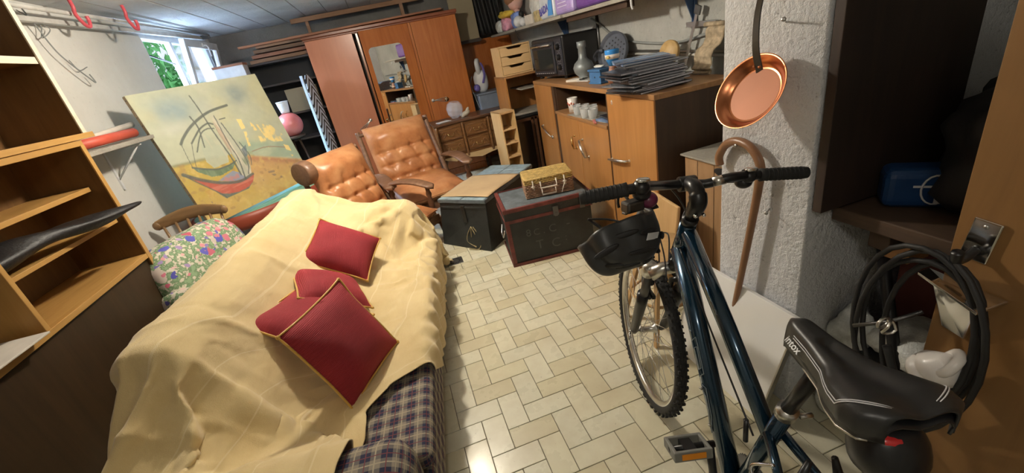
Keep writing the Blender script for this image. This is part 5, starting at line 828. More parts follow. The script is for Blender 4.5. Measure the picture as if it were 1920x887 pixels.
    for P in ([(.543, .852), (.628, .837), (.715, .858)], [(.552, .868), (.642, .879), (.72, .884)], [(.60, .80), (.68, .815)], [(.064, .712), (.079, .782), (.105, .858)]): lay(line(P, .006)*sstep(.5, .6, f3), (.30, .20, .12))
    C *= (.92+.16*f3)[..., None]
    vs = [(-w/2+w*U[i, j], h/2-h*V[i, j], 0) for i in range(NU+1) for j in range(NV+1)]
    fs = [(i*(NV+1)+j+1, (i+1)*(NV+1)+j+1, (i+1)*(NV+1)+j, i*(NV+1)+j) for i in range(NU) for j in range(NV)]
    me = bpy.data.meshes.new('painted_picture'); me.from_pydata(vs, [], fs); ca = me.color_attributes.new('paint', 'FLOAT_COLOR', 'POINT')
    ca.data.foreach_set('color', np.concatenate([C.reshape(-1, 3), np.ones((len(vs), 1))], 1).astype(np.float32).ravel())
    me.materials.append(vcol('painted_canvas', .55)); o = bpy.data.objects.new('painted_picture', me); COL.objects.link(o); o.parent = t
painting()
def round_table():
    t = thing('oval_table', 'oval padded table with teal streaked top and brick red rim under the painting', 'table', (-1.17, 4.60, 0), R(62))
    def ring(a, b_, z, n=64, p=2.3): return [(math.copysign(abs(math.cos(2*PI*k/n))**(2/p), math.cos(2*PI*k/n))*a, math.copysign(abs(math.sin(2*PI*k/n))**(2/p), math.sin(2*PI*k/n))*b_) for k in range(n)]
    A, Bb = .96, .49
    B().prism(ring(A, Bb, 0), .006, (0, 0, .652)).build('cover', 'teal', t, .002)
    b = B(); prof = [(-.04, .53), (0, .535), (.018, .57), (.02, .62), (.012, .652), (0, .658), (-.01, .659), (-.03, .651)]; vs = []; n = 64
    for (d, z) in prof:
        for x, y in ring(A+d, Bb+d, z): vs.append((x, y, z))
    b._add(vs, [(i*n+k, i*n+(k+1) % n, (i+1)*n+(k+1) % n, (i+1)*n+k) for i in range(len(prof)-1) for k in range(n)], True).build('rim', 'red_lacquer', t)
    for x in (-.7, .7):
        for y in (-.3, .3): B().tube([(x, y, .54), (x*1.05, y*1.05, 0)], [.028, .02], 10).build('leg', 'dark_brown', t)
round_table()

def spindle_chair():
    t = thing('spindle_chair', 'brown wooden spindle back chair between floral armchair and painting', 'chair', (-1.55, 3.25, 0), R(2))
    def crest(u, v):
        a = 2*PI*v; x = -.22+.44*u; return Vector((x, .17+.05*(1-(x/.25)**2)+.014*math.cos(a), .80+.03*math.sin(PI*u)+(.034+.012*math.sin(PI*u))*math.sin(a)))
    B().grid(crest, 24, 12).ell((-.22, .18, .80), (.05, .035, .06)).ell((.22, .18, .80), (.05, .035, .06)).build('crest_rail', 'chair_wood', t)
    for k in range(6):
        x = -.19+.076*k; B().tube([(x, .17+.05*(1-(x/.25)**2), .80), (x*.9, .17, .60), (x*.8, .17, .44)], [.009, .012, .008], 8).build('spindle', 'chair_wood', t)
    B().ell((0, 0, .435), (.44, .42, .05), e=.6).build('seat', 'chair_wood', t)
    for x in (-1, 1):
        for y in (-1, 1): B().tube([(x*.15, y*.14, .42), (x*.19, y*.18, .2), (x*.21, y*.21, 0)], [.014, .019, .012], 10).build('leg', 'chair_wood', t)
spindle_chair()
def floral_chair():
    t = thing('floral_armchair', 'armchair upholstered in blue and pink floral fabric behind the sofa', 'armchair', (-1.19, 2.88, 0), R(70)); t.scale = (1, 1, .88)
    def fl(p): return p+Vector((0, 0, 1))*.012*noise.noise(p*9)+p.normalized()*.012*noise.noise(p*14+Vector((3, 1, 2)))
    B().ell((0, .22, .62), (.74, .26, .62), (R(-14), 0, 0), 16, .55, fl).build('backrest', 'floral', t)
    B().ell((0, -.06, .38), (.56, .60, .24), None, 14, .5, fl).build('seat', 'floral', t)
    B().ell((.33, -.02, .48), (.20, .66, .38), None, 14, .6, fl).build('armrest', 'floral', t)
    B().ell((-.33, -.02, .48), (.20, .66, .38), None, 14, .6, fl).build('armrest', 'floral', t)
    B().ell((0, 0, .22), (.70, .62, .30), None, 10, .4).build('base', 'floral', t)
    for x in (-.28, .28):
        for y in (-.24, .24): B().tube([(x, y, .12), (x, y, 0)], .022, 8).build('leg', 'dark_brown', t)
floral_chair()

# ------------------------------------------------------------------ sofa, throw, cushions
SOFA = Matrix.Translation((-.18, 1.10, 0)) @ Matrix.Rotation(R(83), 4, 'Z')
def sofa():
    t = thing('sofa', 'plaid navy and beige sofa mostly hidden under the cream throw', 'sofa', (-.18, 1.10, 0), R(83))
    B().bb((-.06, .012, .07), (1.76, .80, .27)).build('base', 'plaid', t, .02, 3, uv=1)
    B().bb((-.05, -.004, .275), (.84, .585, .355)).build('seat_cushion', 'plaid', t, .04, 4, uv=1); B().bb((.85, -.004, .275), (1.75, .585, .355)).build('seat_cushion', 'plaid', t, .04, 4, uv=1)
    def arm(x0, x1, h):
        b = B(); b.bb((x0, .01 if x0 < 1 else .085, .07), (x1, .78, h-.01)); b.build('armrest', 'plaid', t, .085, 6, uv=1)
    arm(-.295, -.068, .55); arm(1.775, 1.995, .61)
    P = [(.57, .28), (.69, .77), (.75, .84), (.84, .84), (.89, .77), (.91, .06), (.57, .06)]
    b = B(Matrix(((0, 0, 1, 0), (1, 0, 0, 0), (0, 1, 0, 0), (0, 0, 0, 1)))); b.prism(P, 1.82, (0, 0, .17)); b.build('backrest', 'plaid', t, .035, 3, uv=1)
    for x in (-.2, 1.9):
        for y in (.1, .8): B().tube([(x, y, .08), (x, y, 0)], [.03, .022], 10).build('foot', 'dark_brown', t)
sofa()
def throw():
    n, m, data = THROW
    q = np.array(data).reshape(3, n, m).transpose(1, 2, 0)
    q = np.cumsum(np.cumsum(q, 1), 0)/1000.
    q[..., 2] += .001
    K = 3; n2, m2 = (n-1)*K+1, (m-1)*K+1     # refine the cloth grid, then add creases
    def cub(arr, cnt):
        t_ = np.linspace(0, arr.shape[0]-1, cnt); i = np.clip(t_.astype(int), 0, arr.shape[0]-2); fr = (t_-i)[:, None, None]
        g = lambda k: arr[np.clip(i+k, 0, arr.shape[0]-1)]
        p0, p1, p2, p3 = g(-1), g(0), g(1), g(2)
        return .5*(2*p1+(p2-p0)*fr+(2*p0-5*p1+4*p2-p3)*fr**2+(3*p1-p0-3*p2+p3)*fr**3)
    q = cub(q, n2); q = cub(q.transpose(1, 0, 2), m2).transpose(1, 0, 2)
    du = np.gradient(q, axis=0); dv = np.gradient(q, axis=1); nr = np.cross(du, dv); nr /= np.linalg.norm(nr, axis=2, keepdims=True)+1e-9
    nr *= np.sign(nr[..., 2:3]+1e-6)*0+1
    if nr[n2//2, m2//2, 2] < 0: nr = -nr
    disp = np.zeros((n2, m2)); X, Y, Z = q[..., 0], q[..., 1], q[..., 2]
    for i in range(n2):
        for j in range(m2):
            x, y, z = float(X[i, j]), float(Y[i, j]), float(Z[i, j]); a_ = i/n2*3.4; b_ = j/m2*2.
            d = .007*noise.noise(Vector((a_*2.2, b_*5, .3)))+.004*noise.noise(Vector((a_*5, b_*9, 2.)))
            rg = 1-abs(noise.noise(Vector((a_*1.7+b_*1.1, b_*3.2-a_*.6, 5.)))*2.2); d += .010*max(0, rg-.55)**1.5/.3
            rg = 1-abs(noise.noise(Vector((a_*6+b_*2, b_*2.4, 9.)))*2.4); d += .005*max(0, rg-.6)
            r1 = math.hypot(x-1.20, y-.02); an = math.atan2(y-.02, -(x-1.20))
            if r1 < .75: d += .020*(1-abs(math.sin(an*5.2+2.2*noise.noise(Vector((x*4, y*4, 1))))))**2.2*min(1, r1/.05)*max(0, 1-r1/.75)*(1 if y > -.01 else .8)
            if y < .06: d += .010*math.sin(x*42+5*noise.noise(Vector((x*3, z*4, 3))))*min(1, (.06-y)/.06)
            disp[i, j] = d
    q = q+nr*disp[..., None]; n, m = n2, m2
    vs = q.reshape(-1, 3).tolist(); fs = [(i*m+j, (i+1)*m+j, (i+1)*m+j+1, i*m+j+1) for i in range(n-1) for j in range(m-1)]
    me = bpy.data.meshes.new('sofa_throw'); me.from_pydata(vs, [], fs)
    uv = me.uv_layers.new(name='UVMap'); li = np.empty(len(me.loops), np.int32); me.loops.foreach_get('vertex_index', li)
    U = np.stack([(li//m)/(n-1), (li % m)/(m-1)], 1).astype(np.float32); uv.data.foreach_set('uv', U.ravel())
    me.polygons.foreach_set('use_smooth', [True]*len(fs))
    k = N('cream_throw_with_stitched_lines'); uvn = k.n('ShaderNodeUVMap').outputs[0]; sp = k.n('ShaderNodeSeparateXYZ', {0: uvn}); v = k.coord()
    wob = k.math('MULTIPLY', k.noise(v, 3, 2), .02); s_ = k.math('ADD', sp.outputs[1], wob)
    fr = k.math('FRACT', k.math('MULTIPLY', s_, 9.)); ln = k.math('LESS_THAN', k.math('ABSOLUTE', k.math('SUBTRACT', fr, .5)), .022)
    f = k.noise(v, 5, 4); c = k.ramp(f, [(.3, (.62, .475, .23)), (.7, (.72, .58, .31))]); c = k.mix(k.math('MULTIPLY', ln, .35), c, (.85, .75, .52))
    wv = k.noise(v, 420, 2); cr = k.noise(k.coord((1, 3, 3)), 14, 4)
    k.bump(k.math('ADD', k.math('ADD', wv, k.math('MULTIPLY', ln, 3.)), k.math('MULTIPLY', cr, 3.)), .35, .004)
    me.materials.append(k.out(c, .9, Sheen_Weight=.3))
    o = bpy.data.objects.new('sofa_throw', me); COL.objects.link(o); o.matrix_world = SOFA
    d = o.modifiers.new('solid', 'SOLIDIFY'); d.thickness = .003; d.offset = 1
    tag(o, 'cream cotton throw draped over the sofa', 'throw')
    # fringe along near hem
throw()
def cushion(cor, label, sz=.38, th=.13, lift=0.):
    TL, TR, BR, BL = [Vector(c) for c in cor]; c = (TL+TR+BR+BL)/4; ex = (TR-TL+BR-BL).normalized(); ey = (TL-BL+TR-BR); ey = (ey-ex*ey.dot(ex)).normalized(); ez = ex.cross(ey)
    m = Matrix((ex, ey, ez)).transposed().to_4x4(); m.translation = c-ez*.02+Vector((0, 0, lift))
    t = thing('red_cushion', label, 'cushion', m.translation, rot=m.to_euler(), group='red cushions on the sofa')
    s = sz/2
    def edge(u): 
        k = abs(2*u-1); return 1-.05*math.sin(PI*u)**1.0
    def pt(u, v, sg):
        x = (2*u-1); y = (2*v-1); X = s*x*(1-.06*(1-y*y)); Y = s*y*(1-.06*(1-x*x))
        z = th/2*((1-abs(x)**2.6)*(1-abs(y)**2.6))**.62*sg
        return Vector((X, Y, z+.006*noise.noise(Vector((X*9, Y*9, sg+c.x*7)))))
    b = B(); b.grid(lambda u, v: pt(u, v, 1), 22, 22); b.grid(lambda u, v: pt(u, v, -1), 22, 22); b.build('cover', 'red_fabric', t)
    loop = [pt(k/16, 0, 0) for k in range(16)]+[pt(1, k/16, 0) for k in range(16)]+[pt(1-k/16, 1, 0) for k in range(16)]+[pt(0, 1-k/16, 0) for k in range(16)]
    b = B(); b.tube([p+Vector((p.x, p.y, 0)).normalized()*.004+Vector((0, 0, 1))*.0 for p in loop], .0045, 6, closed=True)
    for x in (-1, 1):
        for y in (-1, 1): b.ell((x*s*1.0, y*s*1.0, 0), (.018, .018, .012), n=5)
    b.build('piping', 'gold_piping', t)
cushion([(-.549, 2.567, .784), (-.26, 2.539, .579), (-.363, 2.213, .477), (-.651, 2.241, .682)], 'dark red cushion with gold piping farthest from the camera on the throw', sz=.355, lift=.012)
cushion([(-.694, 2.174, .69), (-.462, 2.251, .506), (-.323, 1.931, .457), (-.563, 1.862, .635)], 'dark red cushion second from the far end, half under the two nearer ones', sz=.34, lift=.015)
cushion([(-.64, 2.00, .66), (-.36, 1.86, .50), (-.48, 1.52, .54), (-.74, 1.67, .70)], 'dark red cushion mostly hidden behind the large nearest cushion', th=.10)
cushion([(-.39, 1.75, .74), (-.24, 1.67, .40), (-.42, 1.34, .40), (-.57, 1.42, .74)], 'nearest and largest looking dark red cushion standing on the others')

# ------------------------------------------------------------------ back of the room
def bow_handle(parent, p0, p1, out, mat='brass', r=.005, h=.03, name='handle'):
    p0, p1, out = Vector(p0), Vector(p1), Vector(out).normalized()
    b = B(); b.tube([p0, p0+out*h, p1+out*h, p1], [r, r*1.3, r*1.3, r], 8); b.ell(p0, (.02, .02, .02), n=5).ell(p1, (.02, .02, .02), n=5)
    d = (p1-p0); b.tube([p0+out*(h+.002), p0+d*.5+out*(h+.006), p1+out*(h+.002)], [r, r*2.0, r], 8)
    return b.build(name, mat, parent)
def wardrobe():
    t = thing('wardrobe', 'three door red brown wardrobe with a mirrored middle door at the back wall', 'wardrobe', (-.69, 5.76, 0))
    w, h, d = 1.79, 1.96, .5
    c = B().bb((0, .02, .06), (.02, d, h)).bb((w-.02, .02, .06), (w, d, h)).bb((0, .02, .06), (w, d, .09)).bb((0, .02, h-.025), (w, d, h)).bb((.575, .05, .06), (.60, d, h)).bb((1.195, .0, .06), (1.225, d, h)).bb((0, .02, 0), (w, d-.02, .06))
    c.build('body', 'mahogany', t, .002); B().bb((0, d-.012, .06), (w, d, h)).build('back_panel', 'dark_brown', t)
    B().bb((-.02, -.03, h), (w+.02, d, h+.035)).bb((-.01, -.015, h-.02), (w+.01, d, h)).build('cornice', 'mahogany_x', t, .006)
    # left door, slightly ajar
    lx = 0.008; m = Matrix.Translation((lx, .018, 0)) @ Matrix.Rotation(R(-2.5), 4, 'Z')
    ld = B(m).bb((0, -.022, .10), (.535, 0, h-.02)).build('door', 'door_pink', t, .003); tag(ld, 'pinkish left door standing slightly ajar')
    def vpull(parent, mm, x, z, ang, s=1):
        q = mm @ Matrix.Translation((x, -.024, z)) @ Matrix.Rotation(R(ang), 4, 'Y')
        b = B(q); b.lathe([(0, 0), (.02, 0), (.022, -.003), (.012, -.008), (0, -.010)], (0, 0, 0), 16, (-PI/2, 0, 0))
        for a in (-9, 0, 9): 
            e = Vector((math.sin(R(a))*.17, -.014, -math.cos(R(a))*.17))
            b.tube([(0, -.006, 0), e], [.004, .003], 6)
        b.box((0, -.012, -.168), (.058, .008, .010)); b.build('handle', 'alu', parent, .001)
    vpull(ld, m, .44, .96, 52)
    mm = Matrix.Translation((0, .018, 0))
    mm2 = Matrix.Translation((1.192, 0, 0)) @ Matrix.Rotation(R(11.5), 4, 'Z') @ Matrix.Translation((-1.192, 0, 0))
    md = B(mm2).bb((.603, -.004, .10), (1.192, .018, h-.02)).build('door', 'mahogany', t, .003); tag(md, 'middle door with tall mirror, slightly open')
    b = B(); x0, x1, z0, z1 = .655, 1.065, .50, 1.75; pr = []
    for cx, cz, a0 in ((x1-.05, z1-.05, 0), (x0+.05, z1-.05, 90), (x0+.05, z0+.05, 180), (x1-.05, z0+.05, 270)):
        for k in range(7): a = R(a0+15*k); pr.append((cx+.05*math.cos(a), cz+.05*math.sin(a)))
    mir = N('mirror_glass').out((.86, .87, .86), .015, 1.)
    B(mm2 @ Matrix(((1, 0, 0, 0), (0, 0, 1, 0), (0, 1, 0, 0), (0, 0, 0, 1)))).prism(pr, .003, (0, 0, -.0075)).build('mirror', mir, md)
    B(mm2).lathe([(0, 0), (.016, 0), (.018, -.004), (.006, -.012), (0, -.014)], (.635, -.006, .93), 14, (-PI/2, 0, 0)).box((.635, -.006, .90), (.014, .006, .05)).build('keyhole_plate', 'brass', md)
    rd = B().bb((1.228, -.004, .10), (w-.004, .018, h-.02)).build('door', 'mahogany', t, .003)
    vpull(rd, mm, 1.27, 1.02, -84)
    B(mm).lathe([(0, 0), (.026, 0), (.028, -.003), (0, -.006)], (1.445, -.024, 1.0), 14, (-PI/2, 0, 0)).build('handle_rosette', 'brass', rd)
wardrobe()
def planks():
    def pl(p0, p1, w, th, mat, lab, z0=None, g=None):
        a, b_ = Vector(p0), Vector(p1); L = (b_-a).length; d = b_-a
        t = tag(B(Matrix.Translation((a+b_)/2) @ Euler((0, -math.asin(d.z/L), math.atan2(d.y, d.x))).to_matrix().to_4x4()).box((0, 0, 0), (L, w, th)).build('plank', mat, bevel=.003), lab, 'plank', g)
        return t
    pl((-1.33, 5.62, 1.985), (.95, 5.84, 2.03), .09, .022, 'plank_red', 'long reddish plank along the front top edge of the wardrobe')
    pl((-.85, 5.95, 2.02), (1.0, 6.0, 2.025), .16, .025, 'plank', 'flat plank lying in the middle of the wardrobe top')
    pl((-.80, 6.15, 2.205), (.75, 6.2, 2.225), .045, .05, 'plank', 'square batten raised close under the ceiling above the wardrobe')
    tag(B().bb((-.64, 6.14, 2.0), (-.605, 6.2, 2.185)).build('timber_block', 'plank'), 'short upright timber propping the batten above the wardrobe', 'timber')
    tag(B().bb((.5, 6.14, 2.0), (.54, 6.2, 2.195)).build('timber_block', 'plank'), 'second upright timber propping the right end of the batten', 'timber')
    labs = ['bottom plank of the pile on the back rack under the ceiling', 'second plank from the bottom of the pile on the back rack', 'third plank from the bottom of the pile on the back rack', 'topmost plank of the pile on the back rack']
    for k in range(4):
        pl((-1.42+.04*k, 6.34, 1.865+.052*k), (.2-.05*k, 6.37, 1.865+.052*k+.008), .18, .038, ['plank', 'plank_red', 'plank', 'plank'][k], labs[k], g='planks piled on the back rack')
planks()
def rack():
    t = thing('storage_rack', 'dark wooden shelving rack on the back wall left of the wardrobe', 'rack', (-1.2, 6.4, 0))
    for x in (-1.80, -.72):
        for y in (6.22, 6.55): B().bb((x-.02, y-.02, 0), (x+.02, y+.02, 1.83)).build('post', 'dark_rack', t, world=True)
    for z in (.45, .86, 1.19, 1.56, 1.82): B().bb((-1.83, 6.2, z), (-.70, 6.58, z+.022)).build('shelf', 'dark_rack', t, .002, world=True)
    B().bb((-1.83, 6.585, .1), (-.70, 6.595, 1.85)).build('back_panel', 'black_matte', t, world=True)
    tag(B().box((-.98, 6.3, 1.352), (.38, .10, .28)).build('flat_box', 'beige_panel', bevel=.003), 'beige cardboard box on the middle shelf of the back rack', 'box')
    t = thing('white_box', 'white box with an orange wooden lid on top of the left end of the rack', 'box', (-1.60, 6.05, 1.72))
    B().bb((-.16, -.08, 0), (.16, .12, .13)).build('body', 'white_plastic', t, .003); B().bb((-.165, -.085, .13), (.165, .125, .155)).build('lid', 'plank_red', t, .002)
    tag(B().bb((-1.82, 5.93, 1.69), (-1.40, 6.22, 1.718)).build('wall_plank', 'dark_rack'), 'dark plank projecting from the rack under the white box', 'plank')
rack()
def back_bits():
    t = thing('ironing_board', 'upright ironing board with black and white chevron cover beside the wardrobe', 'ironing board', (-.76, 5.60, 0), R(79))
    B().ell((0, 0, .95), (.30, .03, 1.32), (0, 0, 0), 14, .6).build('cover', 'chevron', t)
    B().box((-.17, .012, .97), (.02, .03, 1.26), (0, R(1), 0)).build('frame_edge', plain('pale_blue_enamel', (.55, .68, .85), .4), t, .004)
    for x in (-.1, .1): B().tube([(x, .02, .5), (x*1.4, .05, 0)], .01, 8).build('leg', 'steel', t)
    tag(B().ell((-1.11, 5.55, 1.125), (.27, .27, .27), n=16).build('play_ball', 'red_plastic'), 'coral red ball behind the right edge of the painting', 'ball')
    t = thing('tall_stand', 'small dark stool under the coral ball', 'stool', (-1.13, 5.55, 0)); B().lathe([(0, .97), (.13, .97), (.14, .99), (.12, 1.0), (0, .995)]).build('top', 'dark_brown', t)
    for a in range(3): B().tube([(.05*math.cos(2.1*a), .05*math.sin(2.1*a), .98), (.16*math.cos(2.1*a), .16*math.sin(2.1*a), 0)], .012).build('leg', 'dark_brown', t)
    t = thing('plastic_beaker', 'ribbed whitish plastic beaker on the coral ball', 'cup', (-1.11, 5.55, 1.257)); B().lathe([(.0, 0), (.045, 0), (.05, .03), (.058, .08), (.062, .12), (.06, .125), (.055, .12), (.045, .02), (0, .015)]).build('body', 'white_plastic', t); B().lathe([(.062, .118), (.068, .122), (.062, .128)]).build('rim', 'white_plastic', t)
    # behind the dresser, right of the wardrobe
    tag(B().box((1.52, 6.36, .82), (.86, .025, 1.62), (R(-6), 0, 0)).build('plywood_sheet', 'mahogany', bevel=.003), 'tall red brown wood panel leaning at the back right of the wardrobe', 'panel')
    tag(B().box((1.30, 6.30, 1.94), (.33, .02, .60), (R(-4), 0, R(-3))).build('cardboard_sheet', 'beige_panel', bevel=.002), 'beige cardboard sheet standing behind the right end of the wardrobe top', 'cardboard')
    tag(B().bb((1.14, 6.18, 1.60), (1.46, 6.42, 1.635)).build('ledge_board', 'dark_rack'), 'dark ledge board carrying the beige cardboard sheet', 'board')
    t = thing('hanging_garment', 'black garment hanging at the back between cardboard sheet and toys shelf', 'garment', (1.66, 6.42, 2.2))
    def g(u, v): x = 1.47+.36*u; return Vector((x, 6.36+.03*math.sin(u*22+v*3), 1.66+.56*v))
    B().grid(g, 40, 8).build('cloth', 'black_matte', t, world=True, solid=.01)
    t = thing('storage_crate', 'smoky blue plastic storage box under the steam iron on the dresser', 'box', (1.42, 5.9, 0))
    B().bb((-.26, -.2, .745), (.24, .2, .96)).build('body', 'grey_plastic', t, .02, 3); B().bb((-.27, -.21, .955), (.25, .21, .975)).build('lid', 'grey_plastic', t, .006)
    B().bb((.14, -.203, .80), (.22, -.2, .95)).build('label_panel', 'white_plastic', t); text('M', .06, 'black_plastic', t, (.18, -.205, .85), (PI/2, 0, 0))
    t = thing('side_table', 'dark low table behind the dresser carrying the smoky box', 'table', (1.42, 5.95, 0))
    B().bb((-.3, -.2, .715), (.3, .25, .742)).build('top', 'walnut', t, .003)
    for x in (-.27, .27):
        for y in (-.17, .22): B().tube([(x, y, .72), (x, y, 0)], .018).build('leg', 'walnut', t)
    t = thing('steam_iron', 'white and violet steam iron standing upright on the smoky box', 'iron', (1.27, 5.88, .977), R(-20)).scale = (1.25, 1.25, 1.15)
    t = bpy.data.objects['steam_iron']
    B().ell((0, .02, .12), (.15, .15, .25), None, 14, .8).build('body', 'white_plastic', t)
    b = B(); b.tube(bez([(0, -.02, .20), (0, -.06, .27), (0, -.045, .33), (0, .01, .345), (0, .05, .31), (0, .055, .22)]), .024, 10); b.build('handle', 'white_plastic', t)
    B().tube(bez([(.03, -.06, .10), (.055, -.035, .18), (.05, 0, .26), (.03, .03, .31)]), [.012]*37, 8).ell((-.045, -.06, .06), (.07, .06, .08), n=8).build('accent', plain('violet_plastic', (.16, .13, .42), .4), t)
    B().ell((0, -.055, .25), (.03, .02, .05), n=8).build('dial', 'black_plastic', t)
    tag(B().tube(bez([(1.16, 5.86, 1.2), (1.12, 5.84, 1.1), (1.14, 5.78, .9), (1.16, 5.77, .80)]), .004, 6).build('power_cord', 'cable_grey'), 'grey power cord hanging from the steam iron to the dresser', 'cord')
back_bits()

def armchair(name_label, loc, rz):
    t = thing('leather_armchair', name_label, 'armchair', loc, rz, 'tan leather armchairs')
    def tuft(w, h, T, rows, cols, zoff=0):
        def f(u, v):
            x = 2*u-1; y = 2*v-1; X = w/2*x; Y = h/2*y; e = ((1-abs(x)**3.2)*(1-abs(y)**3.2))**.5
            z = T*e; lines = [(.08-.20*r_)*h for r_ in range(rows)]
            for r_, by in enumerate(lines):
                xs = [(c_-(cols-1)/2)*w*.235+(w*.05 if r_ % 2 else -w*.02) for c_ in range(cols)]
                z -= .012*math.exp(-((Y-by)/.013)**2)*(1 if abs(X) < w*.40 else max(0, 1-(abs(X)-w*.40)/(w*.08)))
                for bx in xs:
                    d2 = (X-bx)**2+(Y-by)**2; z -= .022*math.exp(-d2/.0004)+.014*math.exp(-d2/.0030)
                    if -.20*h < Y-by < 0 or (r_ == 0 and 0 < Y-by < .10*h): z -= .007*math.exp(-((X-bx+(Y-by)*.18)/.010)**2)
            z += .004*noise.noise(Vector((X*14, Y*14, zoff)))+.006*noise.noise(Vector((X*5, Y*5, zoff)))
            return X, Y, z
        return f
    bt = tuft(.56, .66, .11, 3, 4)
    mb = Matrix.Translation((0, .27, .66)) @ Matrix.Rotation(R(72), 4, 'X')
    def fb(u, v):
        X, Y, z = bt(u, v); z += .04*math.exp(-((Y-.20)/.075)**2)*(1-abs(2*u-1)**4); return Vector((X, Y, z))
    b = B(mb); b.grid(fb, 56, 60); b.grid(lambda u, v: Vector(((2*u-1)*.27, (2*v-1)*.32, -.05*((1-abs(2*u-1)**4)*(1-abs(2*v-1)**4))**.5)), 12, 12); b.build('back_cushion', 'leather', t)
    bs = tuft(.58, .58, .075, 0, 4, 5); ms = Matrix.Translation((0, -.06, .36)) @ Matrix.Rotation(R(5), 4, 'X')
    def fs(u, v): X, Y, z = bs(u, v); return Vector((X, Y, z*1.1+.015*math.sin(Y*7)))
    b = B(ms); b.grid(fs, 34, 34); b.grid(lambda u, v: Vector(((2*u-1)*.29, (2*v-1)*.29, -.09*((1-abs(2*u-1)**5)*(1-abs(2*v-1)**5))**.4)), 14, 14); b.build('seat_cushion', 'leather', t)
    for sgn in (-1, 1):
        x = sgn*.345
        def ar(u, v, x=x):
            a = 2*PI*v; y = .20-.52*u; z = .545+.035*math.sin(PI*u)-.03*u*u; ww = .045+.012*math.sin(PI*u*.9); 
            if u > .93: ww *= math.sqrt(max(0., 1-((u-.93)/.07)**2))+.02
            return Vector((x+ww*math.cos(a), y, z+.02*math.sin(a)))
        B().grid(ar, 26, 12).build('armrest', 'arm_wood', t)
        B().lathe([(.0, .22), (.018, .22), (.022, .25), (.014, .28), (.026, .33), (.028, .38), (.016, .42), (.026, .45), (.018, .48), (.02, .54), (0, .54)], (x, -.25, 0), 14).build('baluster', 'walnut', t)
        B().hexa([(x-.02, -.34, .17), (x+.02, -.34, .17), (x+.02, .36, .17), (x-.02, .36, .17), (x-.02, -.34, .24), (x+.02, -.34, .24), (x+.02, .36, .24), (x-.02, .36, .24)]).build('side_rail', 'arm_wood', t, .006)
        B().tube(bez([(x*.95, .18, .24), (x*.95, .26, .5), (x*.92, .36, .80), (x*.92, .40, .95)]), .020, 10).build('back_post', 'arm_wood', t)
        for y in (-.30, .32): B().tube([(x, y, .20), (x, y*1.05, .09), (x, y*1.08, 0)], [.026, .020, .028], 10).build('leg', 'walnut', t)
    B().tube([(-.32, .38, .92), (.32, .38, .92)], .016, 8).build('cross_rail', 'arm_wood', t); B().box((0, -.30, .235), (.66, .03, .07)).build('cross_rail', 'arm_wood', t)
    return t
ch = armchair('tan buttoned leather armchair facing the trunks in front of the wardrobe', (.12, 4.26, 0), R(17)); ch.scale = (1.16, 1.06, 1.03)
c2 = copy_tree(ch); c2.location = (-.29, 3.55, 0); c2.rotation_euler = (0, 0, R(48)); c2.scale = (1, 1, 1); c2['label'] = 'second tan leather armchair half hidden behind the far end of the draped sofa'
def roll():
    t = c2
    B().lathe([(0, -.04), (.085, -.04), (.095, -.025), (.095, .03), (.085, .045), (0, .045)], (-.335, .30, .90), 24, (0, PI/2, 0), sy=1.15).build('side_wing', 'arm_wood', t, .003)
roll()

